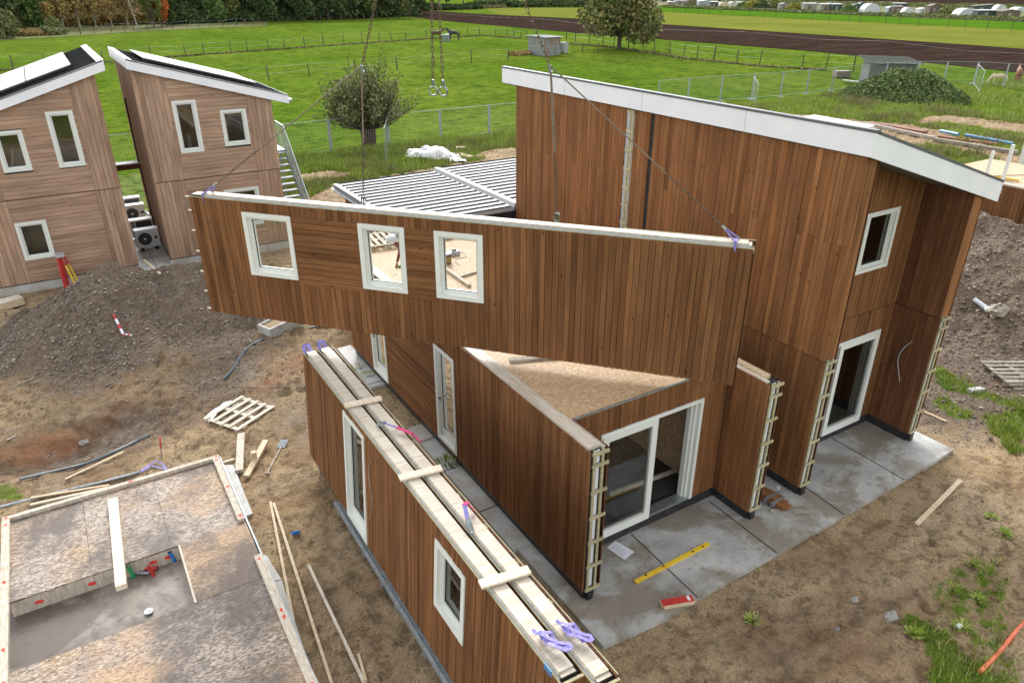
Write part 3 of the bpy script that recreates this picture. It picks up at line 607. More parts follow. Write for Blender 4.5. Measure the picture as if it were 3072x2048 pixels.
# solar panels, lying on each roof
def solar_row(f, x0, x1, y0, y1, n, label):
    t = thing('solar_panel_row', label, 'solar panels', ((x0 + x1) / 2, (y0 + y1) / 2, f((x0 + x1) / 2) + 0.3))
    for i in range(n):
        a, b = x0 + (x1 - x0) * i / n + 0.012, x0 + (x1 - x0) * (i + 1) / n - 0.012
        mb = MB(); slab(mb, a, b, y0, y1, f(a), f(b), 0.40, 0.435); mb.build('solar_panel', M['solar'], t)
    mb = MB()
    for yy in (y0 + 0.15, y0 + 0.35, y1 - 0.4): mb = MB(); mb.bar((x0 + 0.05, yy, f(x0 + .05) + 0.36), (x1 - 0.05, yy, f(x1 - .05) + 0.36), 0.05, 0.06); mb.build('mounting_rail', M['pumpdark'], t)
    for i in range(5): xx = x0 + 0.1 + (x1 - x0 - .2) * i / 4; mb = MB(); mb.box(xx, xx + 0.06, y0 + 0.12, y0 + 0.18, f(xx) + 0.27, f(xx) + 0.325); mb.build('roof_hook', M['pumpdark'], t)
solar_row(H2[1], 3.15, 6.9, 29.75, 33.6, 3, 'tilted pale solar panels on the roof falling to the right')
solar_row(H1[1], -3.3, 0.95, 29.6, 35.2, 3, 'large bright solar panels on the leftmost roof')
tag((lambda mb: (mb.box(1.55, 2.62, 32.9, 33.35, 2.88, 3.08), mb.build('walkway_beam', M['dkbrown']))[1])(MB()), 'brown boxed beam bridging the alley between the two weathered houses', 'beam')
mb = MB(); mb.box(1.55, 2.66, 32.86, 33.4, 3.085, 3.12); cap = mb.build('cap', M['seam'], bpy.data.objects['walkway_beam'])

# ---- brown building far right behind the rubble heap
rb = thing('brown_building', 'low brown clad building behind the gravel heap at the right edge', 'building', (30, 12, 0))
mb = MB(); mb.box(28.53, 32.5, 5.5, 15.4, -0.1, 3.08); mb.build('wall', M['membrane'], rb)
clad(rb, (28.5, 5.5, 0), (0, 1, 0), (-1, 0, 0), 0, 9.95, 0.1, 3.1, M['brown'], seed=61, bw=0.13)
mb = MB(); mb.box(28.5, 28.72, 5.5, 15.45, 3.085, 3.16); mb.box(28.85, 29.05, 5.5, 15.45, 3.085, 3.14); mb.build('top_plate', M['piney'], rb)
mb = MB(); mb.box(29.1, 32.5, 5.5, 15.4, 3.085, 3.12); mb.build('deck', M['osb'], rb)

# ================================================================ loose wall panels
def wall_panel(name, label, L, Ht, wins, horiz, loc, rot, doors=(), seed=1, th=0.26, back=None, group=None, bw=0.115, left_battens=False):
    t = thing(name, label, 'wall panel', group=group); Z = Vector((0, 0, 0))
    O, A, N = (0, 0, 0), (1, 0, 0), (0, -1, 0); holes = list(wins) + list(doors)
    core(t, O, A, N, 0.03, L - 0.03, 0.02, Ht + 0.04, holes, th - 0.03, name='wall_core')
    clad(t, O, A, N, 0, L, 0, Ht, M['brown'], holes, horiz, bw, seed=seed)
    for h in wins: window(t, O, A, N, *h, fw=0.09)
    for h in doors: window(t, O, A, N, *h, name='glazed_door', low=0.12)
    mb = MB(); mb.box(0.3, L - 0.04, -0.004, 0.0, Ht - 0.06, Ht + 0.045); mb.build('foil', M['foil'], t)
    mb = MB(); mb.box(0.3, L - 0.09, 0.015, th - 0.05, Ht + 0.042, Ht + 0.075, (0.6, 0, 0)); mb.box(0.28, L - 0.08, 0.002, 0.012, Ht + 0.02, Ht + 0.06, (0.3, 0, 0)); mb.box(0.05, 0.3, 0.015, th - 0.05, Ht + 0.041, Ht + 0.05, (0.2, 0, 0)); mb.box(L - 0.085, L - 0.032, 0.015, th - 0.05, Ht + 0.041, Ht + 0.05, (0.2, 0, 0)); mb.build('top_plate', M['piney'], t)
    mb = MB(); mb.box(0, L, -0.024, -0.004, Ht + 0.002, Ht + 0.016, (0.5, 0, 0)); mb.build('top_batten', M['batten'], t)
    if back:
        clad(t, (0, th - 0.03, 0), A, (0, 1, 0), back[0], back[1], 0.0, Ht + 0.06, M['dkbrown'], holes, (), bw, seed=seed + 5, name='back_cladding')
        mb = MB(); mb.box(back[0], back[1], th + 0.0, th + 0.012, Ht + 0.062, Ht + 0.07, (0.5, 0, 0))
        for k in range(int((back[1] - back[0]) / 0.8)): x = back[0] + 0.1 + 0.8 * k; mb.box(x, x + 0.1, th - 0.035, th - 0.005, Ht, Ht + 0.06, (0.9, 0, 0))
        mb.build('back_batten', M['batten'], t)
    mb = MB()
    for k in range(6 if left_battens else 0, 7): z = 0.05 + k * (Ht - 0.12) / 6; mb = MB(); mb.box(L - 0.025, L + 0.012, 0.0, th, z, z + 0.05, (0.5, 0, 0)); mb.build('end_batten', M['batten'], t)
    if left_battens:
        for z in (0.02, 0.42, 0.86, 1.3, 1.74, 2.16, Ht - 0.03): mb = MB(); mb.box(-0.13, 0.02, 0.02, 0.06, z, z + 0.022, (0.5, 0, 0)); mb.build('end_batten', M['batten'], t)
    if not left_battens:
        clad(t, (L + 0.014, -0.02, 0), (0, 1, 0), (1, 0, 0), 0, th + 0.03, 0, Ht + 0.01, M['brown'], (), (), 0.1, seed=seed + 9, name='end_cladding'); mb = MB(); mb.box(L + 0.014, L + 0.045, -0.02, th + 0.01, Ht + 0.012, Ht + 0.03, (.5, 0, 0)); mb.build('end_cap', M['batten'], t)
    t.location = loc; t.rotation_euler = rot
    return t
PO = Vector((1.96, 15.43, 3.34)); PA = Vector((9.02 - 1.96, 7.37 - 15.43, 0)); PL_ = PA.length; PA.normalize(); PNB = Vector((-PA.y, PA.x, 0))
wz = [(1.19, 2.27, 0.97, 2.27), (3.70, 4.64, 0.97, 2.27), (5.23, 6.16, 0.97, 2.27)]
wall_panel('hanging_wall_panel', 'long brown clad wall panel with three white windows hanging from the crane chains', PL_, 2.47, wz,
           [(2.27, 3.70, 0.88, 2.27), (4.64, 5.23, 0.88, 2.27)], PO, (0, 0, math.atan2(PA.y, PA.x)), seed=71, back=(8.6, PL_ + 0.03), left_battens=True)
def pp(s, t, d=0.12):      # point of the hanging panel's own frame: along, up, back from the front face
    return PO + PA * s + Vector((0, 0, t)) + PNB * d

ln = math.atan(0.065)
wall_panel('stored_wall_panel', 'brown clad wall panel with a glazed door and a white window, nearest of the pair stood on the steel rack', 9.15, 2.40,
           [(13.48 - 7.34, 13.48 - 6.45, 0.97, 2.18)], [], (3.127, 13.48, 0.42), (-ln, 0, R(-90)), doors=[(13.48 - 11.1, 13.48 - 10.08, 0.03, 2.31)], seed=81, group=None, bw=0.088)
wall_panel('stored_wall_panel', 'second wall panel of the stored pair with pale lumber plate on top, nearer to the particle board deck', 9.4, 2.40,
           [], [], (3.127 + 0.30, 13.48, 0.42), (-ln, 0, R(-90)), seed=82, back=(0, 9.4))
# ================================================================ ground
rng = np.random.default_rng(7)
def vnoise(x, y, seed=0):
    xi = np.floor(x).astype(int); yi = np.floor(y).astype(int); fx = x - xi; fy = y - yi
    fx = fx * fx * (3 - 2 * fx); fy = fy * fy * (3 - 2 * fy)
    def h(a, b):
        n = (a * 374761393 + b * 668265263 + seed * 982451653) & 0x7fffffff
        n = ((n ^ (n >> 13)) * 1274126177) & 0x7fffffff; return ((n ^ (n >> 16)) & 0xffff) / 65535.0
    return (h(xi, yi) * (1 - fx) + h(xi + 1, yi) * fx) * (1 - fy) + (h(xi, yi + 1) * (1 - fx) + h(xi + 1, yi + 1) * fx) * fy
def fbm(x, y, sc, octv=4, seed=0, gain=0.5):
    s = 0; a = 1; t = 0
    for i in range(octv):
        s = s + a * vnoise(x * sc * 2 ** i + 17.3 * i, y * sc * 2 ** i + 9.1 * i, seed + i); t += a; a *= gain
    return s / t
def ridge(x, y, pts, slope=0.62):
    """heap made of a crest line: height falls off with distance from it"""
    best = np.zeros_like(x)
    for (ax, ay, ah), (bx, by, bh_) in zip(pts, pts[1:]):
        dx, dy = bx - ax, by - ay; t = np.clip(((x - ax) * dx + (y - ay) * dy) / (dx * dx + dy * dy), 0, 1)
        d = np.hypot(x - ax - t * dx, y - ay - t * dy); best = np.maximum(best, ah + (bh_ - ah) * t - slope * d)
    return best
def bump_at(x, y, cx, cy, rx, ry, h): return h * np.exp(-(((x - cx) / rx) ** 2 + ((y - cy) / ry) ** 2))
def pip(x, y, poly):
    ins = np.zeros(x.shape, bool); n = len(poly)
    for i in range(n):
        (x0, y0), (x1, y1) = poly[i], poly[(i + 1) % n]
        if y0 == y1: continue
        c = ((y0 > y) != (y1 > y)) & (x < (x1 - x0) * (y - y0) / (y1 - y0) + x0); ins ^= c
    return ins
def gp(pts): return [(px(a, b).x, px(a, b).y) for a, b in pts]

P1 = [(-1.25, 23.3, 1.1), (0.42, 24.2, 1.95), (1.4, 24.5, 1.55), (2.35, 24.2, 1.72), (3.7, 22.9, 1.0)]
P2 = [(27.3, 15.0, 1.6), (26.9, 12.9, 2.55), (25.9, 10.7, 2.5), (25.2, 8.6, 2.2), (25.0, 6.5, 1.2)]
flat = [(-3.2, 1.4, 4.0, 14.9, -0.06), (5.2, 16.3, 6.1, 19.0, -0.09), (-3.2, 7.6, 28.2, 36.5, -0.09), (1.3, 2.8, 27.2, 36, -0.09), (7.2, 16, 18, 25, -0.09), (28.3, 33, 5, 16, -0.1)]
TRACKS = [(1.7, 3.0, 2.4, 12.5), (2.3, 13.5, 0.2, 19.5), (-2.5, 18.7, 4.6, 16.8), (9.5, 2.2, 17.5, 5.4), (7.0, 4.6, 16.5, 3.2), (17.5, 3.5, 20.5, 9.5), (4.8, 14.5, 3.0, 19.5)]
def yard_h(x, y):
    wx = x + 0.5 * (fbm(x, y, 0.6, 3, 50) - 0.5) * 2; wy = y + 0.5 * (fbm(x, y, 0.6, 3, 60) - 0.5) * 2
    n1 = fbm(x, y, 0.35, 3, 1) - 0.5; n2 = fbm(x, y, 1.6, 4, 5) - 0.5
    n3 = np.abs(fbm(x, y, 3.2, 3, 9) - 0.5); rz = 0.6 + 0.8 * fbm(x, y, 0.4, 2, 31)
    h = 0.10 * n1 + 0.16 * n2 * rz - 0.22 * n3 * rz + rz * (0.10 * (fbm(x, y, 4.2, 2, 21) - 0.5) - 0.11 * np.abs(fbm(x, y, 5.5, 2, 23) - 0.5) - 0.07 * np.abs(vnoise(x * 3.1, y * 3.1, 27) - 0.5))
    a = ridge(wx, wy, P1, 0.60); b = ridge(wx, wy, P2, 0.62)
    m = bump_at(wx, wy, 0.9, 20.6, 0.9, 0.8, 0.5) + bump_at(wx, wy, 2.6, 20.2, 1.2, 0.8, 0.25) + bump_at(wx, wy, 4.6, 20.5, 0.9, 0.7, 0.22) + bump_at(wx, wy, 2.5, 22, 1.5, 1.5, 0.3)
    pit = bump_at(wx, wy, -1.6, 17.6, 1.9, 0.75, -0.65) + bump_at(wx, wy, 2.4, 19.0, 0.8, 1.3, -0.28)
    for (ax, ay, bx, by) in TRACKS:
        for o_ in (0.0, 0.42):
            dx, dy = bx - ax, by - ay; L = math.hypot(dx, dy); nx_, ny_ = -dy / L, dx / L
            al = ((x - ax) * dx + (y - ay) * dy) / L; d = (x - ax - nx_ * o_) * nx_ + (y - ay - ny_ * o_) * ny_ + 0.10 * np.sin(al * 0.9 + ax)
            m_ = np.clip(np.minimum(al, L - al) * 2, 0, 1) * np.exp(-(d / 0.15) ** 4); h = h - m_ * (0.045 + 0.022 * np.sin(al * 26 + 4 * d)) + 0.03 * np.exp(-((np.abs(d) - 0.22) / 0.07) ** 2) * np.clip(np.minimum(al, L - al) * 2, 0, 1)
    h = h + np.maximum(a, 0) * (1 + 0.25 * n2) + np.maximum(b, 0) * (1 + 0.2 * n2) + m + pit
    h = h + 0.03
    # level the ground under slabs and buildings
    for x0, x1, y0, y1, z in flat:
        d = np.maximum(np.maximum(x0 - x, x - x1), np.maximum(y0 - y, y - y1)); k = np.clip(d / 0.7 , 0, 1); k = k * k * (3 - 2 * k)
        near = np.minimum(h, z + 0.03 * 0) if z < -0.08 else np.minimum(h, z)
        h = near * (1 - k) + h * k
    return h
YX0, YX1, YY0, YY1, RS = -16.0, 64.0, -3.0, 47.0, 0.10
gx, gy = np.meshgrid(np.arange(YX0, YX1, RS), np.arange(YY0, YY1, RS))
gh = yard_h(gx, gy)
edge = np.minimum(np.minimum(gx - YX0, YX1 - gx), np.minimum(gy - YY0, YY1 - gy)); gh = np.where(edge < 1.5, gh * edge / 1.5 - 0.3 * (1 - edge / 1.5), gh)
wxx = gx + 1.1 * (fbm(gx, gy, 0.7, 4, 70) - 0.5); wyy = gy + 1.1 * (fbm(gx, gy, 0.7, 4, 80) - 0.5)
GR = np.zeros_like(gx)
z1 = lambda L: [(2172 + a / 2.24, 900 + b / 2.24) for a, b in L]; z2 = lambda L: [(1972 + a / 2.138, 1500 + b / 2.138) for a, b in L]
polys = [([(-1200, 740), (0, 690), (420, 655), (880, 600), (960, 575), (1020, 548), (1560, 460), (2250, 352), (2420, 345), (2560, 372), (2700, 372), (3072, 345), (4200, 300), (4200, 120), (-1500, 120)], 1.0),
         ([(2300, 395), (2700, 420), (2830, 440), (2980, 470), (3100, 520), (3100, 600), (2960, 550), (2800, 500), (2600, 470)], 0.75),
         ([(2700, 372), (3300, 340), (3300, 460), (3072, 470), (2900, 420)], 0.62),
         (z1([(1410, 420), (1560, 480), (1720, 590), (1900, 670), (2100, 700), (2100, 1100), (1930, 1000), (1800, 900), (1720, 830), (1750, 760), (1880, 720), (1650, 630), (1500, 590), (1400, 530)]), 1.0),
         (z1([(1330, 630), (1460, 640), (1640, 780), (1560, 810), (1400, 750)]), 1.0),
         (z2([(1500, 690), (1600, 710), (1750, 830), (1900, 960), (2050, 1080), (2352, 1250), (1640, 1250), (1560, 1060), (1680, 950), (1560, 800)]), 1.0),
         (z2([(1780, 520), (1980, 380), (2352, 400), (2352, 1250), (2100, 1000), (1880, 820)]), 0.52),
         ([(0, 1460), (60, 1470), (80, 1500), (0, 1520), (-60, 1500)], 0.9), ([(600, 1310), (650, 1320), (640, 1345), (600, 1335)], 0.6)]
for pl, v in polys: GR = np.where(pip(wxx, wyy, gp(pl)), np.maximum(GR, v), GR)
# bare tracks through the rough grass on the far right, and beside the steps
for pl in ([(2290, 345), (2420, 345), (2700, 372), (2850, 395), (2740, 445), (2560, 420), (2400, 395), (2280, 380)], [(2780, 350), (2850, 345), (3072, 372), (3300, 390), (3300, 415), (3072, 400), (2950, 385), (2850, 368), (2760, 372)],
           [(880, 530), (960, 515), (1060, 512), (1040, 528), (920, 545)], [(1450, 455), (1560, 440), (1560, 470), (1440, 475)], [(930, 590), (1010, 560), (1060, 600), (950, 620)]):
    GR = np.where(pip(wxx, wyy, gp(pl)), 0.0, GR)
def blur(a, n):
    for _ in range(n):
        a = (a + np.roll(a, 1, 0) + np.roll(a, -1, 0)) / 3; a = (a + np.roll(a, 1, 1) + np.roll(a, -1, 1)) / 3
    return a
GR = blur(GR, 3)
heap = np.clip(np.maximum(ridge(wxx, wyy, P1, 0.5), ridge(wxx, wyy, P2, 0.5)) * 3 + 0.2, 0, 1) * (np.maximum(ridge(wxx, wyy, P1, 0.5), ridge(wxx, wyy, P2, 0.5)) > 0)
gv = [(0.5, 21.2, 3.5, 1.8, 0.7), (3.0, 20.4, 2.2, 1.6, 0.6), (-0.5, 17.5, 3.5, 1.3, 0.5), (20, 8.5, 4.5, 3.5, 0.9), (24, 5.5, 4, 4, 0.8), (2.2, 18.6, 1.2, 1.5, 0.6)]
GV = heap.copy()
for cx, cy, rx, ry, h in gv: GV = np.maximum(GV, bump_at(wxx, wyy, cx, cy, rx, ry, h))
GV = blur(GV, 4)
DK = np.clip(np.maximum(bump_at(wxx, wyy, 0.2, 19.6, 3.6, 3.6, 1.3), bump_at(wxx, wyy, -1.5, 17.0, 3.2, 1.6, 1.2)) - 0.15 + 0.5 * (fbm(gx, gy, 0.5, 3, 90) - 0.5), 0, 1)
cl_ = lambda q, rx, ry: bump_at(wxx, wyy, px(*q).x, px(*q).y, rx, ry, 1.0)
CLAY = np.clip(cl_((180, 1275), 1.3, .35) + .7 * cl_((120, 1300), .8, .3) + .6 * cl_((830, 1140), .8, .5) + .6 * cl_((940, 1060), .9, .6) + (fbm(gx, gy, 1.2, 3, 93) - .5) * .6, 0, 1)
ASH = np.clip(cl_((320, 1290), .8, .3) + .8 * cl_((735, 1085), .5, .9) + .6 * cl_((960, 1300), .7, .5) + .5 * cl_((850, 1260), .6, .4) + (fbm(gx, gy, 1.5, 3, 94) - .5) * .5, 0, 1)
WET = 0.75 * DK + bump_at(wxx, wyy, -1.6, 17.5, 2.2, 0.8, 1.0) + bump_at(wxx, wyy, 2.3, 17.5, 2.2, 1.0, 0.5) + bump_at(wxx, wyy, 2.6, 9.0, 1.0, 2.5, 0.4) + 0.5 * bump_at(wxx, wyy, 9, 4.5, 3, 1.3, 1)
ny, nx = gx.shape
V = np.stack([gx.ravel(), gy.ravel(), gh.ravel()], 1); idx = np.arange(nx * ny).reshape(ny, nx)
F = np.stack([idx[:-1, :-1].ravel(), idx[:-1, 1:].ravel(), idx[1:, 1:].ravel(), idx[1:, :-1].ravel()], 1)

def grass_cols(t, o):
    a = t.noise(o, 0.045, 4, 0.5); b = t.noise(o, 0.9, 6, 0.6); c = t.noise(o, 5.0, 5, 0.65)
    g = t.mix(t.ramp(a, [(0.35, 0.0), (0.65, 1.0)]), (0.092, 0.160, 0.014), (0.146, 0.196, 0.025))
    g = t.mix(t.ramp(b, [(0.36, 0.75), (0.55, 0.0)]), g, (0.045, 0.100, 0.012))
    g = t.mix(1.0, g, t.ramp(c, [(0.3, 0.55), (0.7, 1.35)]), 'MULTIPLY'); return g, b, c
def yard_mat():
    t = NT('site_soil'); o = t.coord('Object')
    n1 = t.noise(o, 0.5, 6, 0.6, 0.3); n2 = t.noise(o, 3.5, 7, 0.65); n3 = t.noise(o, 22, 5, 0.6)
    soil = t.mix(t.ramp(n1, [(0.36, 0.0), (0.62, 1.0)]), (0.300, 0.208, 0.118), (0.450, 0.335, 0.200))
    soil = t.mix(t.ramp(n2, [(0.40, 0.65), (0.50, 0.0)]), soil, (0.150, 0.102, 0.060))  # damp-dark spots in the bump hollows also paint in the relief's shade
    soil = t.mix(t.ramp(t.noise(o, 8, 6, 0.7, 0.4), [(0.34, 0.6), (0.46, 0.0), (0.60, 0.0), (0.72, 0.45)]), soil, t.mix(t.ramp(t.noise(o, 8, 6, 0.7, 0.4), [(0.45, 0.0), (0.55, 1.0)]), (0.10, 0.068, 0.042), (0.44, 0.345, 0.225)))
    soil = t.mix(1.0, soil, t.ramp(n3, [(0.3, 0.66), (0.7, 1.26)]), 'MULTIPLY'); soil = t.mix(1.0, soil, t.ramp(t.noise(o, 75, 3, 0.6), [(0.3, 0.8), (0.7, 1.15)]), 'MULTIPLY')
    wet = t.mix(t.ramp(n2, [(0.35, 0.0), (0.65, 1.0)]), (0.085, 0.055, 0.035), (0.17, 0.12, 0.08))
    soil = t.mix(t.math('MULTIPLY', t.attr('wet', 'Fac'), 0.75, True), soil, wet)
    cr = t.mix(t.ramp(t.noise(o, 1.3, 3), [(0.55, 0.0), (0.7, 1.0)]), wet, (0.26, 0.12, 0.06))
    soil = t.mix(t.math('MULTIPLY', t.attr('clay', 'Fac'), 0.7, True), soil, t.mix(n2, (0.20, 0.075, 0.032), (0.42, 0.20, 0.10))); soil = t.mix(t.math('MULTIPLY', t.attr('ash', 'Fac'), 0.7, True), soil, t.mix(n2, (0.16, 0.145, 0.13), (0.42, 0.40, 0.37)))
    vo = t.n('ShaderNodeTexVoronoi'); vo.inputs['Scale'].default_value = 16; t.L(o, vo.inputs['Vector'])
    sp = t.n('ShaderNodeSeparateColor'); t.L(vo.outputs['Color'], sp.inputs[0])
    gv_ = t.mix(t.ramp(sp.outputs[0], [(0.0, 0.0), (0.9, 0.6), (0.97, 1.0)]), (0.120, 0.090, 0.067), (0.32, 0.265, 0.22))
    gv_ = t.mix(t.ramp(n2, [(0.40, 0.75), (0.62, 0.1)]), gv_, (0.165, 0.120, 0.082))
    gm = t.ramp(t.math('ADD', t.attr('gravel', 'Fac'), t.math('MULTIPLY', t.math('SUBTRACT', n2, 0.5), 0.9)), [(0.32, 0.0), (0.52, 1.0)])
    soil = t.mix(gm, soil, gv_)
    g, b, c = grass_cols(t, o)
    g = t.mix(t.ramp(t.noise(o, 0.5, 4), [(0.45, 0.0), (0.7, 0.6)]), g, (0.20, 0.20, 0.06))
    mask = t.ramp(t.math('ADD', t.attr('grass', 'Fac'), t.math('MULTIPLY', t.math('SUBTRACT', n2, 0.5), 1.3)), [(0.45, 0.0), (0.62, 1.0)])
    t.col(t.mix(mask, soil, g)); t.set(Roughness=0.9); t.b.inputs['Specular IOR Level'].default_value = 0.12
    hgt = t.math('ADD', t.math('MULTIPLY', n2, 1.0), t.math('MULTIPLY', n3, 0.35)); hgt = t.math('ADD', hgt, t.math('MULTIPLY', t.math('MULTIPLY', vo.outputs['Distance'], gm), -0.5))
    t.bump(hgt, 0.9, 0.12); return t.m
np_mesh('site_ground', V, F, yard_mat(), smooth=True, point={'grass': GR.ravel(), 'gravel': GV.ravel(), 'wet': WET.ravel(), 'clay': CLAY.ravel(), 'ash': ASH.ravel()})['kind'] = 'structure'
def gz(x, y): return float(yard_h(np.array([float(x)]), np.array([float(y)]))[0])
def pg(x, y, dz=0.0):
    """ground point seen at photo pixel (x, y), on the uneven yard"""
    z = 0.0
    for _ in range(8): p = px(x, y, z); z = z * 0.4 + 0.6 * gz(p.x, p.y)
    return Vector((p.x, p.y, z + dz))

def sheet(name, pts, z, mat, kind='structure'):
    mb = MB(); mb.quad([(p[0], p[1], z) for p in pts]); o = mb.build(name, mat); o['kind'] = kind; return o
def meadow_mat(name, shift=(1, 1, 1), tus=1.0):
    t = NT(name); o = t.coord('Object'); g, b, c = grass_cols(t, o)
    g = t.mix(1.0, g, shift, 'MULTIPLY')
    st = t.noise(t.coord('Object', (0.5, 0.14, 1), (0, 0, R(20))), 0.5, 4, 0.6)
    g = t.mix(1.0, g, t.ramp(st, [(0.35, 0.88), (0.65, 1.14)]), 'MULTIPLY')
    d = t.noise(t.coord('Object', (0.6, 1.0, 1), (0, 0, 0.5)), 0.7, 7, 0.8); g = t.mix(t.ramp(d, [(0.54, 0.0), (0.62, 0.75 * tus)]), g, (0.030, 0.070, 0.010)); g = t.mix(t.ramp(t.noise(t.coord('Object', (0.5, 1.3, 1), (0, 0, 0.5), (7, 3, 0)), 1.1, 5, 0.7), [(0.54, 0.0), (0.66, 0.5)]), g, (0.18, 0.245, 0.04))
    t.col(g); t.set(Roughness=0.85); t.b.inputs['Specular IOR Level'].default_value = 0.0; t.bump(t.math('ADD', b, t.math('MULTIPLY', c, 0.6)), 0.9, 0.35); return t.m
mb = MB()
for q_ in ((-900, 1500, -60, YY0 + .7), (-900, 1500, YY1 - .7, 2200), (-900, YX0 + .7, YY0 + .7, YY1 - .7), (YX1 - .7, 1500, YY0 + .7, YY1 - .7)): mb.quad([(q_[0], q_[2], -0.25), (q_[1], q_[2], -0.25), (q_[1], q_[3], -0.25), (q_[0], q_[3], -0.25)])
mb.build('ground', meadow_mat('pasture_grass'))['kind'] = 'structure'
FM = simple('field_grass_yellow', (0.125, 0.150, 0.024), (0.170, 0.182, 0.036), 0.05, 1.0, bump=0.6, bscale=1.2, bdist=0.3, spec=0.0)
FG = simple('field_grass_fresh', (0.055, 0.130, 0.010), (0.080, 0.160, 0.014), 0.06, 1.0, bump=0.4, bscale=1.0, bdist=0.2, spec=0.0)
FD = simple('dry_meadow', (0.095, 0.115, 0.030), (0.16, 0.155, 0.060), 0.12, 0.9, bump=0.6, bscale=1.2, bdist=0.3, spec=0.1)
def plough_mat():
    t = NT('ploughed_soil'); o = t.coord('Object'); e = px(2440, 150) - px(1740, 97); a = math.atan2(e.y, e.x)
    f = t.coord('Object', (0.10, 1.6, 1), (0, 0, -a)); n = t.noise(f, 1.0, 5, 0.65); m = t.noise(o, 1.2, 5, 0.7)
    c = t.mix(t.ramp(n, [(0.35, 0.0), (0.65, 1.0)]), (0.020, 0.013, 0.010), (0.058, 0.039, 0.030)); c = t.mix(1.0, c, t.ramp(m, [(0.3, 0.75), (0.7, 1.25)]), 'MULTIPLY')
    t.col(c); t.set(Roughness=1.0); t.b.inputs['Specular IOR Level'].default_value = 0.0; t.bump(n, 0.8, 0.25); return t.m
PM = plough_mat()
def strip(name, low, up, z, mat): return sheet(name, gp(low) + gp(up[::-1]), z, mat)
strip('ploughed_field', [(1180, 40), (1300, 58), (1740, 97), (1960, 113), (2440, 150), (2900, 195), (3300, 240), (3900, 300)], [(1255, 30), (1500, 44), (1745, 55), (1970, 70), (2400, 98), (2900, 131), (3300, 160), (3900, 205)], -0.20, PM)
strip('mown_field', [(1500, 43.5), (1745, 54.5), (1970, 69.5), (2400, 97.5), (2900, 130.5), (3300, 159.5), (3900, 204.5)], [(1440, 22), (1745, 22), (1960, 33), (2300, 50), (2700, 70), (3072, 88), (3900, 140)], -0.20, FM)
strip('green_field', [(1745, 21.5), (1960, 32.5), (2300, 49.5), (2700, 69.5), (3072, 87.5), (3900, 139)], [(1745, 8), (1960, 19), (2300, 32), (2700, 50), (3072, 64), (3900, 100)], -0.20, FG)
strip('allotment_ground', [(1745, 7.5), (1960, 18.5), (2300, 31.5), (2700, 49.5), (3072, 63.5), (3900, 99)], [(1745, -6), (2300, 2), (2700, 9), (3072, 17), (3900, 35)], -0.20, FD)
strip('far_ploughed_field', [(2300, 0), (2700, 8), (3072, 16), (3900, 33)], [(2700, -6), (3072, -2), (3900, 6)], -0.19, PM)
strip('meadow_verge', [(-400, 150), (0, 118), (200, 106), (420, 92), (660, 80), (800, 76)], [(-400, 110), (0, 92), (200, 80), (420, 68), (660, 60), (800, 58)], -0.20, FD)

# ---- slabs: patio, strip along the long wall, alley, slab by the deck
def slab_thing(name, label, cat, pts, z0, z1, mat, joints=()):
    mb = MB(); mb.prism(pts, z0, z1); o = mb.build(name, mat); o['kind'] = 'structure'
    if joints:
        mj = MB()
        for a, b in joints: mj.bar((a[0], a[1], z1 + 0.002), (b[0], b[1], z1 + 0.002), 0.022, 0.004)
        j = mj.build('joint', M['plinth'], o)
    return o
gpt = lambda *q: [(px(*a).x, px(*a).y) for a in q]
jj = [gpt((1894, 1601.6), (2093, 1791)), gpt((2125.5, 1501), (2331, 1658.5)), gpt((2495.7, 1313), (2712, 1438)), gpt((2415.3, 1460), (2533.6, 1543))]
slab_thing('patio', '', '', [(5.62, 6.35), (6.7, 6.27), (8.0, 6.31), (9.75, 6.34), (11.76, 6.38), (15.89, 6.52), (15.86, 8.9), (5.62, 9.0)], -0.14, 0.0, M['concrete'], jj)
mb = MB(); mb.prism([(5.54, 9.0), (5.98, 9.0), (5.98, 13.9), (5.58, 13.9)], -0.14, -0.004)
mb.prism([(5.56, 16.2), (5.98, 16.2), (5.98, 18.9), (5.56, 18.9)], -0.14, -0.004)
sp_ = mb.build('path', M['conc2']); sp_['kind'] = 'structure'
mj = MB()
for yy in (10.3, 11.9, 13.2, 16.4): mj.bar((5.55, yy, -0.002), (5.95, yy, -0.002), 0.025, 0.004)
mj.build('joint', M['plinth'], sp_)
ap = slab_thing('pavement', '', '', [(1.48, 28.4), (2.66, 28.4), (2.66, 37.5), (1.48, 37.5)], -0.14, 0.02, M['conc2'], [((1.48, 30.2), (2.66, 30.2)), ((2.05, 28.4), (2.05, 37.5))])
mb = MB(); mb.prism(gpt((672, 1395), (700, 1395), (758, 1540), (722, 1556)), -0.12, 0.015); mb.prism(gpt((768, 1668), (800, 1665), (845, 1740), (925, 1985), (990, 2110), (900, 2110)), -0.12, 0.015)
o = mb.build('kerb_slab', M['conc2']); o['kind'] = 'structure'
mj = MB()
for a, b in (((812, 1746), (845, 1740)), ((905, 1998), (932, 1988))): p, q = px(*a), px(*b); mj.bar((p.x, p.y, 0.017), (q.x, q.y, 0.017), 0.02, 0.004)
mj.build('joint', M['plinth'], o)

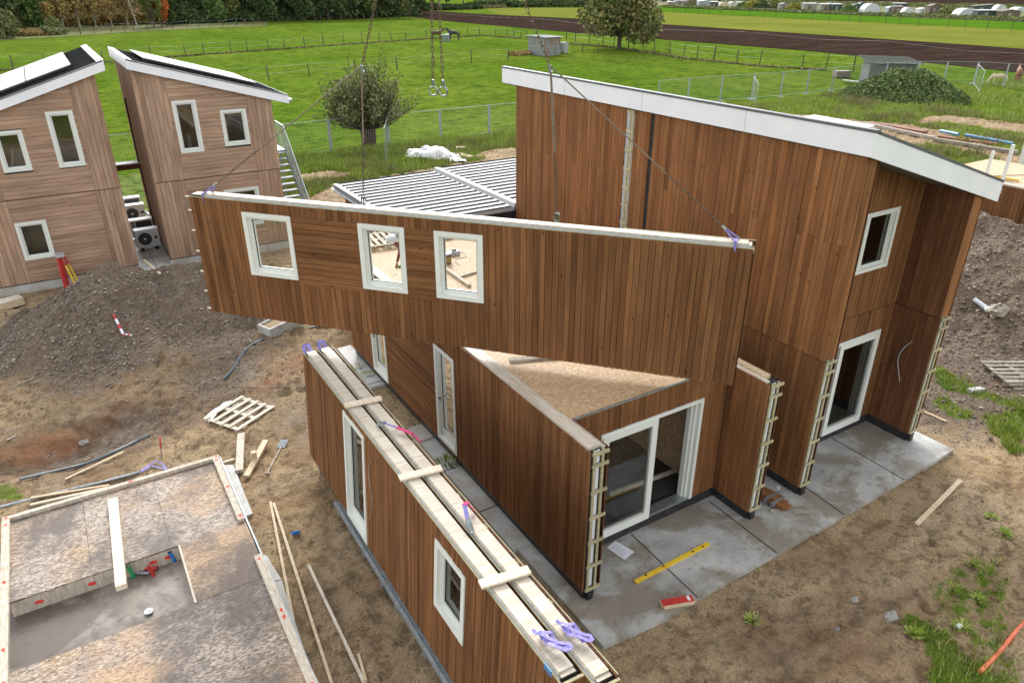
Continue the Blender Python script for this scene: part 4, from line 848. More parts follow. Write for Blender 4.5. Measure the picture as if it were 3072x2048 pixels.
# ---- pebbles on the heaps and loose clods, one mass each
def rocks(name, n, cx, mats, smin, smax, seed, cond):
    r = np.random.default_rng(seed); pts = []
    x = r.uniform(cx[0], cx[1], n * 4); y = r.uniform(cx[2], cx[3], n * 4); k = cond(x, y) > r.random(n * 4); x, y = x[k][:n], y[k][:n]; n = len(x)
    z = yard_h(x, y); s = smin + (smax - smin) * r.random(n) ** 4
    base = np.array([(1, 0, 0), (0, 1, 0), (-1, 0, 0), (0, -1, 0), (0, 0, 1), (0, 0, -1)], float)
    Vv = base[None] * (0.7 + 0.6 * r.random((n, 6, 1))) * s[:, None, None] * np.array([1, 1, 0.65]) + np.stack([x, y, z + s * 0.3], 1)[:, None]
    f = np.array([(0, 1, 4), (1, 2, 4), (2, 3, 4), (3, 0, 4), (1, 0, 5), (2, 1, 5), (3, 2, 5), (0, 3, 5)])
    Fv = (f[None] + np.arange(n)[:, None, None] * 6).reshape(-1, 3); tt = np.repeat(r.random((n, 3)), 8, 0)
    o = np_mesh(name, Vv.reshape(-1, 3), Fv, mats, tint=tt, nper=3); o['kind'] = 'stuff'; return o
RM = NT('pebble_stone'); a_ = RM.attr('tint'); s_ = RM.n('ShaderNodeSeparateColor'); RM.L(a_, s_.inputs[0])
RM.col(RM.mix(RM.ramp(s_.outputs[0], [(0.0, 0.0), (0.8, 0.35), (1.0, 1.0)]), (0.135, 0.102, 0.075), (0.42, 0.36, 0.30))); RM.set(Roughness=0.85)
def heapmask(x, y): return np.clip(np.maximum(ridge(x, y, P1, 0.45), ridge(x, y, P2, 0.45)) * 2, 0, 1) * (0.25 + 0.75 * (fbm(x, y, 0.9, 3, 3) > 0.5))
rocks('rubble', 9000, (-4, 8, 18.5, 28), RM.m, 0.010, 0.065, 1, lambda x, y: heapmask(x, y) * 0.9 + 0.25 * bump_at(x, y, 1.5, 20.5, 3, 1.4, 1) * (fbm(x, y, 1.1, 3, 8) > 0.5))
rocks('rubble', 13000, (17, 29, 3, 17), RM.m, 0.012, 0.075, 2, lambda x, y: heapmask(x, y) + 0.35 * bump_at(x, y, 20.5, 8, 4, 4, 1))
rocks('clods', 14000, (-8, 20, 1.5, 22), simple('soil_clod', (0.17, 0.118, 0.072), (0.29, 0.21, 0.13), 3, 0.95, spec=0.1), 0.006, 0.035, 3, lambda x, y: (0.12 + (fbm(x, y, 0.8, 3, 12) > 0.54)) * np.where((x > 5.3) & (y > 6.1) & (x < 16) | (x > -3) & (x < 1.6) & (y < 15), 0, 1.0))
# ================================================================ plants
def leaf_mat(name, c1, c2, c3=None, rough=0.7):
    t = NT(name); a = t.attr('tint'); sp = t.n('ShaderNodeSeparateColor'); t.L(a, sp.inputs[0])
    c = t.mix(sp.outputs[0], c1, c2)
    if c3: c = t.mix(t.ramp(sp.outputs[1], [(0.72, 0.0), (0.8, 1.0)]), c, c3)
    t.col(c); t.set(Roughness=rough); t.b.inputs['Specular IOR Level'].default_value = 0.2
    t.b.inputs['Subsurface Weight'].default_value = 0.0
    return t.m
LM = {'dark': leaf_mat('leaves_dark', (0.033, 0.063, 0.024), (0.083, 0.128, 0.042), (0.150, 0.180, 0.068)),
      'olive': leaf_mat('leaves_olive', (0.072, 0.104, 0.032), (0.168, 0.200, 0.061), (0.256, 0.256, 0.080)),
      'fresh': leaf_mat('leaves_mid_green', (0.060, 0.119, 0.037), (0.128, 0.221, 0.060), (0.221, 0.272, 0.085)),
      'brown': leaf_mat('leaves_brownish', (0.214, 0.162, 0.072), (0.383, 0.282, 0.117), (0.495, 0.338, 0.112)),
      'orange': leaf_mat('leaves_orange', (0.336, 0.084, 0.022), (0.600, 0.168, 0.042), (0.120, 0.108, 0.036)),
      'grey': leaf_mat('leaves_grey_green', (0.10, 0.13, 0.042), (0.185, 0.215, 0.078), (0.30, 0.30, 0.15)),
      'yellow': leaf_mat('leaves_yellow', (0.240, 0.228, 0.036), (0.408, 0.360, 0.060), (0.108, 0.144, 0.036)),
      'bramble': leaf_mat('leaves_bramble', (0.075, 0.120, 0.038), (0.145, 0.205, 0.065), (0.26, 0.30, 0.14)),
      'oak': leaf_mat('leaves_oak', (0.087, 0.109, 0.039), (0.186, 0.207, 0.070), (0.306, 0.251, 0.098)),
      'grass': leaf_mat('grass_blades', (0.155, 0.235, 0.025), (0.28, 0.38, 0.05), (0.42, 0.41, 0.15)),
      'dry': leaf_mat('dry_stalks', (0.180, 0.158, 0.068), (0.315, 0.277, 0.143), (0.075, 0.098, 0.030))}
BARK = simple('bark', (0.055, 0.045, 0.032), (0.12, 0.10, 0.075), 3, 0.9, bump=0.4, bscale=8, stretch=(3, 3, 0.6), spec=0.1)
PALE = simple('pale_bark', (0.26, 0.24, 0.19), (0.42, 0.39, 0.32), 2, 0.8, spec=0.1)

def quads_at(c, s, r, flat=0.0, asp=1.0):
    """leaf faces of size s at centres c with random facing"""
    n = len(c); d = r.normal(size=(n, 3)); d[:, 2] *= (1 - flat); d /= np.linalg.norm(d, axis=1)[:, None] + 1e-9
    e = r.normal(size=(n, 3)); u = np.cross(d, e); u /= np.linalg.norm(u, axis=1)[:, None] + 1e-9; v = np.cross(d, u)
    s = np.asarray(s).reshape(-1, 1) * 0.5; v = v * asp
    V = np.stack([c - u * s - v * s, c + u * s - v * s * 0.4, c + u * s + v * s, c - u * s * 0.4 + v * s], 1).reshape(-1, 3)
    return V, np.arange(4 * n).reshape(n, 4)
def crown_pts(r, n, lobes, noise_sc=0.5, thr=0.42, seed=0, shell=0.55):
    """points in the outer part of several lobes, with gaps"""
    out = []
    lo = np.array(lobes, float); wgt = (lo[:, 3] * lo[:, 4] * lo[:, 5]) ** 0.67; wgt /= wgt.sum()
    while sum(len(o) for o in out) < n:
        k = r.choice(len(lo), n, p=wgt); d = r.normal(size=(n, 3)); d /= np.linalg.norm(d, axis=1)[:, None]
        rad = shell + (1.06 - shell) * r.random(n) ** 0.6; p = lo[k, :3] + d * lo[k, 3:6] * rad[:, None]
        q = fbm(p[:, 0] + p[:, 2] * 0.7, p[:, 1] - p[:, 2] * 0.5, noise_sc, 3, seed)
        out.append(p[(q > thr) & (p[:, 2] > 0.05)])
    return np.concatenate(out)[:n]
def tree_proto(name, H, W, kind, n, leaf, seed, base=0.18, trunk=0.25, bark=BARK, lobes=9, thr=0.42, tall=1.0, bare=0.0, limbs=7):
    r = np.random.default_rng(seed); rr = random.Random(seed)
    t = thing(name, None, None); zb_ = H * base; L = [(0, 0, zb_ + (H - zb_) * 0.5, W * 0.36, W * 0.36, (H - zb_) * 0.48 * tall)]
    for i in range(lobes):
        a = i * 2.4 + rr.random(); q = rr.uniform(0.5, 1.0) * W * 0.30; z = zb_ + (H - zb_) * rr.uniform(0.18, 0.86); s = rr.uniform(0.14, 0.25) * W
        q *= 1.0 - 0.5 * max(0, (z - zb_) / (H - zb_) - 0.6) / 0.4
        L.append((math.cos(a) * q, math.sin(a) * q, z, s, s, s * rr.uniform(0.8, 1.3)))
    c = crown_pts(r, n, L, 2.2 / W, thr, seed); V, F = quads_at(c, leaf * (0.6 + 0.8 * r.random(len(c))), r)
    cl = fbm(c[:, 0] + c[:, 2], c[:, 1] + c[:, 2] * 0.3, 5.0 / W, 2, seed + 3)
    tt = np.stack([np.clip(cl * 1.1 + r.normal(size=len(c)) * 0.2 - 0.05, 0, 1), r.random(len(c)), r.random(len(c))], 1)
    np_mesh('crown', V, F, LM[kind], t, tt)
    mb = MB(); top = Vector((rr.uniform(-.03, .03) * W, rr.uniform(-.03, .03) * W, H * (0.85 if limbs < 5 else 0.6)))
    mb.tube([(0, 0, -0.3), (0, 0, zb_), Vector((0, 0, zb_)).lerp(top, 0.5) + Vector((W * .02, 0, 0)), top], trunk, 7, r2=trunk * 0.25)
    for i in range(limbs):
        l = L[1 + i % (len(L) - 1)]; z0 = zb_ * rr.uniform(0.7, 1.3) + 0.1
        mb.tube([(0, 0, z0), (l[0] * 0.5, l[1] * 0.5, z0 + (l[2] - z0) * 0.6), l[:3]], trunk * 0.42, 5, r2=trunk * 0.08)
    mb.build('trunk', bark, t, local=True, smooth=True)
    return t
def put(t, p, s, rz, label, cat, group, used, name=None):
    o = t if t.name not in used else copy_tree(t)
    used.add(t.name); o.location = p; o.scale = (s[0], s[0], s[1]); o.rotation_euler = (0, 0, rz); tag(o, label, cat, group)
    return o
used = set()
T = {'oak': tree_proto('tree', 13.5, 14.5, 'oak', 15000, 0.42, 5, 0.15, 0.42, thr=0.44, lobes=16, limbs=12),
     'dark': tree_proto('forest_tree', 13, 9.5, 'dark', 6500, 0.62, 11, 0.06, 0.3, lobes=12),
     'olive': tree_proto('forest_tree', 12, 9, 'olive', 6500, 0.55, 12, 0.06, 0.28, lobes=12),
     'fresh': tree_proto('forest_tree', 10, 10, 'fresh', 6500, 0.50, 13, 0.02, 0.25, lobes=12),
     'brown': tree_proto('birch_tree', 15, 6.0, 'brown', 3000, 0.40, 14, 0.10, 0.16, PALE, lobes=8, thr=0.47, tall=1.05, limbs=4),
     'orange': tree_proto('autumn_tree', 12, 7.0, 'orange', 5000, 0.45, 15, 0.05, 0.2, lobes=9),
     'grey': tree_proto('bush', 5.0, 7.5, 'grey', 3500, 0.35, 16, 0.0, 0.12, lobes=8),
     'pine': tree_proto('forest_tree', 22, 9, 'dark', 6000, 0.8, 17, 0.12, 0.3, lobes=10)}
p = px(1857, 143); put(T['oak'], (p.x, p.y, -0.25), (1, 1), 0.6, 'single broad round tree standing in the pasture behind the tin shack', 'tree', None, used)
rr = random.Random(4)
kinds = {'dark': 'dark green', 'olive': 'olive green', 'fresh': 'mid green', 'brown': 'thin brownish', 'orange': 'orange leaved', 'grey': 'grey green'}
FL = {'dark': 'tall dark green tree of the dense wood edge at the top left', 'olive': 'olive green leafy tree of the wood edge at the top left',
      'fresh': 'low bushy green tree of the wood edge at the top left', 'brown': 'thin pale stemmed birch with brownish leaves in the birch stand at the top left',
      'pine': 'tall dark tree of the dark wood behind the ploughed field'}
FGp = {'dark': 'dark trees of the wood edge', 'olive': 'olive trees of the wood edge', 'fresh': 'bushy green trees of the wood edge', 'brown': 'birches of the birch stand', 'pine': 'trees of the dark far wood'}
rows = [(-60, 112, 'olive', 1), (20, 96, 'dark', 1.1), (62, 92, 'olive', .8), (105, 88, 'fresh', 1.0), (-20, 70, 'dark', 1.2), (30, 68, 'dark', 1.2), (90, 66, 'dark', 1.2), (150, 60, 'olive', 1.2)]
for i, x in enumerate(range(145, 430, 16)): rows.append((x, 88 - (x - 145) * 0.05 - 8 * (i % 3), 'brown', 0.85 + 0.3 * rr.random()))
for x in range(130, 470, 30): rows.append((x, 62 - (x % 4), 'brown' if x % 60 else 'olive', 1.1))
rows += [(500, 74, 'dark', .75), (530, 72, 'dark', .8), (560, 60, 'olive', .9), (590, 64, 'dark', .8), (632, 62, 'fresh', .95), (660, 66, 'fresh', .9), (700, 64, 'olive', .9), (742, 62, 'dark', .95), (770, 60, 'olive', 1), (800, 62, 'dark', 1),
         (842, 60, 'dark', 1), (880, 58, 'olive', .95), (915, 60, 'dark', 1), (950, 58, 'dark', 1), (985, 57, 'olive', 1), (1020, 56, 'dark', 1), (1055, 56, 'dark', 1), (1092, 54, 'dark', 1), (1130, 54, 'olive', .9), (1165, 53, 'dark', .95), (1195, 52, 'dark', .9), (1228, 52, 'olive', .75)]
for x in range(470, 1260, 60): rows.append((x, 40, 'dark', 1.4))
for x, y, k, s in rows:
    q = px(x, y); s *= rr.uniform(0.9, 1.12); put(T[k], (q.x, q.y, -0.25), (s, s * rr.uniform(0.92, 1.1)), rr.uniform(0, 6.3), FL[k], 'tree', FGp[k], used)
q = px(487, 78); put(T['orange'], (q.x, q.y, -0.25), (0.85, 1), 1.0, 'bright orange autumn tree in front of the wood edge', 'tree', None, used)
q = px(462, 80); put(T['olive'], (q.x, q.y, -0.25), (0.75, 0.8), 2.0, 'olive brown tree directly left of the bright orange one', 'tree', None, used)
# pale leafless tree in front of the birches
pt = thing('bare_tree', 'pale leaning thin tree with a bare white trunk in front of the birch stand', 'tree', px(414, 86, -0.2))
mb = MB(); b = Vector(pt.location); mb.tube([b, b + Vector((-0.6, 0.3, 5)), b + Vector((-1.7, 0.9, 11))], 0.17, 7, r2=0.05)
for i in range(26): z = 2.5 + i * 0.33; a = i * 2.4; s_ = b + Vector((-0.13 * z, 0.07 * z, z)); mb.tube([s_, s_ + Vector((math.cos(a) * 1.2, math.sin(a) * 1.2, 1.0)), s_ + Vector((math.cos(a) * 1.7, math.sin(a) * 1.7, 2.2))], 0.035, 4, r2=0.01)
mb.build('trunk', PALE, pt)
for x, y, s, lab in ((22, 112, 1.0, 'grey green bush at the left end of the wood edge'), (165, 100, .6, 'grey twiggy bush beside the brush heap below the birches'), (745, 60, .3, 'small yellowish bush behind the pasture fence near the dark trees')):
    q = px(x, y); put(T['grey'], (q.x, q.y, -0.25), (s, s), rr.uniform(0, 6), lab, 'bush', None, used)
for x, y, s in ((1262, 27, 1.0), (1300, 28, 1), (1340, 26, 1), (1390, 12, 1.0), (1430, 11, 1), (1470, 10, 1.0), (1510, 9, 1), (1550, 8, 1), (1600, 8, 1)):
    q = px(x, y); put(T['pine'], (q.x, q.y, -0.25), (s, s), rr.uniform(0, 6), FL['pine'], 'tree', FGp['pine'], used)

def blob_bush(name, label, cat, loc, rx, ry, h, kind, n, leaf, seed, group=None, thr=0.36, stuff=False):
    r = np.random.default_rng(seed); x = r.uniform(-1, 1, n * 2); y = r.uniform(-1, 1, n * 2); d = np.hypot(x, y); k = d < 1; x, y, d = x[k][:n], y[k][:n], d[k][:n]
    top = h * (1 - d ** 1.7) * (0.72 + 0.5 * fbm(x * rx, y * ry, 0.6, 3, seed)); z = top * (1 - 0.5 * r.random(len(x)) ** 2)
    c = np.stack([x * rx, y * ry, z], 1); V, F = quads_at(c, leaf * (0.6 + 0.9 * r.random(len(c))), r)
    cl = fbm(c[:, 0], c[:, 1] + c[:, 2], 1.2, 3, seed + 2); tt = np.stack([np.clip(cl * 1.3 - 0.15 + r.normal(size=len(c)) * 0.2, 0, 1), r.random(len(c)), r.random(len(c))], 1)
    o = np_mesh(name, V, F, LM[kind], None, tt); o.location = loc; tag(o, label, cat, group)
    if stuff: o['kind'] = 'stuff'
    return o
q = px(2705, 292); blob_bush('bramble_mound', 'big dark green bramble mound in front of the grey lean-to shed', 'bramble', (q.x, q.y, -0.3), 6.4, 3.8, 3.0, 'bramble', 22000, 0.15, 3).rotation_euler = (0, 0, -YAW + 0.05)
q = px(2560, 280); blob_bush('bramble_bush', 'low dark bush at the left foot of the big bramble mound', 'bramble', (q.x, q.y, -0.2), 2.3, 1.2, 1.0, 'bramble', 3000, 0.15, 4)
q = px(2850, 300); blob_bush('bramble_bush', 'low dark bush at the right foot of the big bramble mound', 'bramble', (q.x, q.y, -0.2), 2.6, 1.5, 1.2, 'bramble', 3500, 0.15, 5)
# dark hedge behind the mown field and far brush
hg = []
r_ = np.random.default_rng(9)
def hedge(name, a, b, h, w_, kind, n, leaf, seed):
    A_, B_ = px(*a), px(*b); r = np.random.default_rng(seed); t = r.random(n); L = (B_ - A_).length; u = r.uniform(-1, 1, n)
    z = h * (0.6 + 0.6 * fbm(t * L, u, 0.15, 3, seed)) * (1 - 0.5 * np.abs(u)) * r.random(n) ** 0.5; nn = Vector((-(B_ - A_).y, (B_ - A_).x, 0)).normalized()
    c = np.stack([A_.x + (B_.x - A_.x) * t + nn.x * u * w_, A_.y + (B_.y - A_.y) * t + nn.y * u * w_, z - 0.2], 1); V, F = quads_at(c, leaf * (0.6 + 0.8 * r.random(n)), r)
    cl = fbm(c[:, 0], c[:, 1], 0.2, 3, seed); tt = np.stack([np.clip(cl + r.normal(size=n) * 0.25, 0, 1), r.random(n), r.random(n)], 1)
    o = np_mesh(name, V, F, LM[kind], None, tt); return o
tag(hedge('hedge', (1420, 22), (1790, 20), 3.2, 3, 'dark', 9000, 0.7, 21), 'long dark hedge along the far side of the mown field', 'hedge')
tag(hedge('hedge', (1990, 21), (3150, 66), 1.3, 3.5, 'olive', 14000, 0.35, 22), 'low overgrown hedge in front of the allotment sheds', 'hedge')
tag(hedge('brush', (1250, 31), (1440, 26), 2.5, 2.5, 'dark', 5000, 0.7, 23), 'dark undergrowth below the far dark wood', 'undergrowth', kind='stuff')
tag(hedge('brush', (2300, 8), (3200, 30), 2.0, 12, 'olive', 16000, 0.4, 24), 'mixed garden plants between the allotment sheds', 'garden plants', kind='stuff')
tag(hedge('brush', (1900, 5), (3300, -6), 6.0, 5, 'dark', 9000, 1.2, 25), 'dark tree line beyond the allotments', 'tree line', kind='stuff')
tag(hedge('brush_heap', (55, 106), (125, 102), 1.8, 2.5, 'brown', 3500, 0.3, 26), 'heap of rusty brown cut brush beside the grey green bush', 'brush heap')
tag(hedge('brush_heap', (130, 104), (185, 100), 2.0, 2.0, 'grey', 2000, 0.25, 27), 'heap of grey cut twigs below the birch stand', 'brush heap')
tag(hedge('undergrowth', (480, 70), (1245, 46), 3.5, 4, 'dark', 22000, 0.6, 28), 'dark undergrowth filling the foot of the dense wood', 'undergrowth', kind='stuff')
tag(hedge('undergrowth', (-60, 84), (470, 66), 5.5, 8, 'brown', 22000, 0.45, 29), 'brownish undergrowth among the birches', 'undergrowth', kind='stuff')
# ditch banks along the pasture fences
def bank(pts, h, w_, seed, kind='dry'):
    for a, b in zip(pts, pts[1:]): tag(hedge('ditch_grass', a, b, h, w_, kind, int(45 * (px(*b) - px(*a)).length), 0.2, seed), None, None, kind='stuff'); seed += 1
bank([(-60, 211), (310, 183), (640, 158), (900, 140), (1200, 119), (1450, 104), (1560, 112)], 0.16, 0.35, 40)
bank([(1700, 128), (1857, 141), (2060, 172), (2300, 196), (2480, 206)], 0.18, 0.35, 50)
tag(hedge('dung_heap', (1540, 162), (1585, 157), 0.5, 1.2, 'brown', 2500, 0.3, 61), 'dark muddy heap left of the tin shack', 'mud heap', kind='stuff')

# the willow like shrub by the mesh fence
r = np.random.default_rng(31); rr = random.Random(31); wp = px(1107, 436); wt = thing('willow_shrub', 'multi-stemmed willow shrub with feathery twigs behind the mesh fence', 'shrub', (wp.x, wp.y, -0.15))
mb = MB(); tips = []; O_ = Vector((wp.x, wp.y, -0.15))
mb.tube([O_, O_ + Vector((0.03, 0, 0.7)), O_ + Vector((0.0, 0.02, 1.35))], 0.46, 9, r2=0.52)
for i in range(110):
    a = rr.uniform(0, 6.283); sp_ = rr.uniform(0.15, 1.0); ln_ = rr.uniform(0.5, 1.08) * (0.85 + 0.22 * math.sin(a * 3 + 1) * math.sin(a * 2)); o_ = O_ + Vector((math.cos(a) * 0.3 * sp_, math.sin(a) * 0.3 * sp_, 1.2))
    e = O_ + Vector((math.cos(a) * 4.4 * sp_ * ln_ - .55 * sp_, math.sin(a) * 4.4 * sp_ * ln_ + .33 * sp_, 1.0 + ln_ * (5.2 - 3.7 * sp_ ** 1.6)))
    m_ = o_.lerp(e, 0.5) + Vector((math.cos(a) * 0.25, math.sin(a) * 0.25, -0.15 + 0.2 * rr.random())); mb.tube([o_, m_, e], 0.055, 5, r2=0.012)
    for k in range(13):
        f = rr.uniform(0.3, 1.0); b0 = (o_.lerp(m_, f * 2) if f < 0.5 else m_.lerp(e, f * 2 - 1)); q_ = b0 + Vector((rr.uniform(-.5, .5), rr.uniform(-.5, .5), rr.uniform(0.2, 1.25))); mb.tube([b0, q_], 0.012, 3, r2=0.004, caps=False); tips.append((b0, q_))
mb.build('trunk', BARK, wt)
c = []
for a, b in tips:
    for k in range(11): f = rr.random(); c.append(tuple(a.lerp(b, f) + Vector((rr.gauss(0, .11), rr.gauss(0, .11), rr.gauss(0, .11))) - O_))
c = np.array(c); d = c.copy(); lowf = r.random(len(c)) < np.clip(1.25 - (c[:, 2] - 1.5) / 4.2, 0.3, 1); c = c[lowf & (c[:, 2] > 0.7)]
V, F = quads_at(c, 0.085 * (0.6 + 0.8 * r.random(len(c))), r, asp=1.6); cl = fbm(c[:, 0] + c[:, 2], c[:, 1], 0.9, 3, 3)
np_mesh('crown', V, F, LM['grey'], wt, np.stack([np.clip(cl * 1.2 - 0.1 + r.normal(size=len(c)) * .15, 0, 1), r.random(len(c)), r.random(len(c))], 1))

# rough grass and weeds on the site, one mass each
def blades(name, n, box, kind, hmin, hmax, wd, seed, cond, label=None):
    r = np.random.default_rng(seed); x = r.uniform(box[0], box[1], n * 3); y = r.uniform(box[2], box[3], n * 3); k = cond(x, y) > r.random(n * 3); x, y = x[k][:n], y[k][:n]; n = len(x)
    z = yard_h(x, y) - 0.02; h = (hmin + (hmax - hmin) * r.random(n) ** 2) * (0.5 + 1.0 * fbm(x, y, 0.9, 2, seed)); a = r.uniform(0, 6.283, n); l = r.uniform(0, 0.7, n) * h; b = r.uniform(0, 6.283, n)
    P0 = np.stack([x - np.cos(a) * wd, y - np.sin(a) * wd, z], 1); P1_ = np.stack([x + np.cos(a) * wd, y + np.sin(a) * wd, z], 1)
    P2_ = np.stack([x + np.cos(b) * l, y + np.sin(b) * l, z + h], 1); V = np.stack([P0, P1_, P2_], 1).reshape(-1, 3)
    cl = fbm(x, y, 0.8, 3, seed + 1); tt = np.stack([np.clip(cl * 1.2 - 0.1 + r.normal(size=n) * 0.2, 0, 1), r.random(n), r.random(n)], 1)
    o = np_mesh(name, V, np.arange(3 * n).reshape(n, 3), LM[kind], None, tt, nper=3); o['kind'] = 'stuff'; return o
def gmask(x, y):
    i = np.clip(((y - YY0) / RS).astype(int), 0, ny - 1); j = np.clip(((x - YX0) / RS).astype(int), 0, nx - 1); return GR[i, j]
gm2 = lambda x, y: np.clip((gmask(x, y) + (fbm(x, y, 3.5, 3, 2) - 0.5) * 1.3 - 0.42) * 4, 0, 1)
for bx_, n_ in (((8, 22, 0, 7), 26000), ((16, 26, 1.5, 12), 26000)): blades('grass_patch', n_, bx_, 'grass', 0.05, 0.22, 0.012, 70 + n_ % 7, gm2)
blades('rough_grass', 90000, (4, 32, 24, 46), 'grass', 0.08, 0.36, 0.02, 73, gm2)
blades('dry_stalks', 24000, (4, 32, 26, 44), 'dry', 0.15, 0.6, 0.015, 74, lambda x, y: gm2(x, y) * (fbm(x, y, 0.45, 3, 77) > 0.52))
blades('rough_grass', 80000, (32, 64, 14, 46.5), 'grass', 0.08, 0.36, 0.03, 75, gm2)
blades('dry_stalks', 22000, (32, 64, 20, 46), 'dry', 0.25, 0.8, 0.02, 76, lambda x, y: gm2(x, y) * (fbm(x, y, 0.35, 3, 78) > 0.50))
blades('grass_tuft', 1500, (-8, 8, 8, 20), 'grass', 0.08, 0.22, 0.012, 79, gm2)
r = np.random.default_rng(97); n = 42000; x = r.uniform(62, 98, n); y = r.uniform(24, 44, n) + (x - 62) * 0.02; k = fbm(x, y, 0.3, 3, 5) > 0.40; x, y = x[k], y[k]; n = len(x)
h = (0.1 + 0.45 * r.random(n) ** 2) * (0.5 + fbm(x, y, 0.9, 2, 6)); a = r.uniform(0, 6.283, n); b = r.uniform(0, 6.283, n); wd = 0.035; l = h * r.random(n) * 0.7
V = np.stack([np.stack([x - np.cos(a) * wd, y - np.sin(a) * wd, x * 0 - .27], 1), np.stack([x + np.cos(a) * wd, y + np.sin(a) * wd, x * 0 - .27], 1), np.stack([x + np.cos(b) * l, y + np.sin(b) * l, h - .25], 1)], 1).reshape(-1, 3)
np_mesh('rough_grass', V, np.arange(3 * n).reshape(n, 3), [LM['grass']], None, np.stack([np.clip(fbm(x, y, 0.6, 3, 7) * 1.2 - .1 + r.normal(size=n) * .2, 0, 1), r.random(n), r.random(n)], 1), nper=3)['kind'] = 'stuff'
def tuft(p, n, sp, h, label, wd=0.012, kind='grass', cat='weed'):
    r = np.random.default_rng(int(p.x * 77 + p.y * 13)); a = r.uniform(0, 6.283, n); d = sp * np.sqrt(r.random(n)); x = p.x + np.cos(a) * d * 0.4; y = p.y + np.sin(a) * d * 0.4; z = np.full(n, p.z - 0.01)
    hh = h * (0.4 + 0.6 * r.random(n)); b = a + r.normal(size=n) * 0.4; tx = x + np.cos(b) * d; ty = y + np.sin(b) * d
    V = np.stack([np.stack([x - np.sin(b) * wd, y + np.cos(b) * wd, z], 1), np.stack([x + np.sin(b) * wd, y - np.cos(b) * wd, z], 1), np.stack([tx + np.sin(b) * wd * .7, ty - np.cos(b) * wd * .7, z + hh], 1), np.stack([tx * 1.0 - np.sin(b) * wd * .7, ty + np.cos(b) * wd * .7, z + hh * 0.98], 1)], 1).reshape(-1, 3)
    V -= np.tile([p.x, p.y, p.z], (len(V), 1)); o = np_mesh('weed', V, np.arange(4 * n).reshape(n, 4), LM[kind], None, np.stack([r.random(n)] * 3, 1)); o.location = p
    return tag(o, label, cat)
tuft(pg(1341, 1397), 110, 0.20, 0.22, 'leafy weed on the soil strip beside the stored panels and the long wall')
tuft(pg(1074, 1108), 160, 0.17, 0.14, 'grass tuft left of the pale slab end, the farther one'); tuft(pg(1103, 1132), 160, 0.17, 0.14, 'grass tuft left of the pale slab end, the nearer one')
for i, (a, b) in enumerate(((2915, 1690), (2990, 1690), (2935, 1800), (2860, 1765), (2885, 1880), (3010, 1600), (2975, 1555), (2260, 1860), (2740, 1900))):
    o = tuft(pg(a, b), 90, 0.13, 0.08, 'small weed tuft on the bare sand in the lower right'); o['group'] = 'small weeds on the sand'

# ---- fences
POST = MB(); POST.box(-0.045, 0.045, -0.045, 0.045, -0.3, 1.2)
post_me = POST.build('post', simple('dark_post_wood', (.045, .036, .028), (.09, .075, .058), 4, .8)).data; bpy.data.objects.remove(bpy.data.objects['post'])
def wire_fence(label, pts, n, h=1.15, group=None, thick=1.0, jit=0.25, wires=2, seed=0):
    P = [px(*q, -0.2) for q in pts]; rr = random.Random(seed); seg = [(b - a).length for a, b in zip(P, P[1:])]; tot = sum(seg)
    def at(d):
        for (a, b), s in zip(zip(P, P[1:]), seg):
            if d <= s: return a.lerp(b, d / s)
            d -= s
        return P[-1]
    t = thing('pasture_fence', label, 'fence', P[0])
    base = P[0]; tops = []
    for i in range(n):
        q = at(tot * i / (n - 1) + (rr.uniform(-jit, jit) * tot / n if 0 < i < n - 1 else 0)); o = bpy.data.objects.new('post', post_me); COL.objects.link(o); o.parent = t
        k = h / 1.2 * rr.uniform(0.85, 1.12); o.location = q - base; o.scale = (thick * rr.uniform(.8, 1.3),) * 2 + (k,); o.rotation_euler = (rr.gauss(0, .05), rr.gauss(0, .05), rr.random()); tops.append((q, k))
    mb = MB()
    for w_ in range(wires):
        for (a, ka), (b, kb) in zip(tops, tops[1:]): f = 1.1 * (w_ + 1) / wires; mb.tube([a + Vector((0, 0, f * ka)), b + Vector((0, 0, f * kb))], 0.006, 3, caps=False)
    mb.build('wire', M['zincdull'], t)
wire_fence('fence of dark posts along the ditch behind the two dark horses', [(-60, 212), (310, 184), (640, 159), (900, 140), (1200, 119), (1450, 104), (1530, 110), (1580, 120)], 30, 1.5, seed=1)
wire_fence('short run of dark posts in the pasture left of the tin shack', [(640, 254), (830, 240), (960, 224), (1202, 206), (1426, 188), (1511, 182), (1523, 181)], 8, 1.5, seed=2, jit=0.05)
wire_fence('fence of posts passing under the broad round tree', [(1700, 122), (1765, 130), (1857, 142), (2000, 160), (2060, 172), (2300, 196), (2480, 206), (2560, 215)], 17, 1.7, thick=1.3, seed=3)
wire_fence('fence of short pale posts in front of the wood edge', [(200, 106), (420, 93), (660, 81), (900, 68), (1235, 52)], 34, 1.7, seed=4, thick=1.2)
wire_fence('line of thin stakes along the near edge of the ploughed field', [(1290, 60), (1740, 98), (1960, 115), (2440, 152), (2900, 198), (3100, 222)], 15, 2.2, seed=5, wires=1)
wire_fence('line of stakes between the yellowish and the fresh green field', [(2020, 39), (2300, 54), (2700, 76), (3120, 104)], 22, 2.6, seed=6, wires=1)
wire_fence('short muddy fence beside the tin shack and the white tank', [(1700, 158), (1720, 156), (1766, 158), (1900, 150)], 5, 1.4, seed=7)
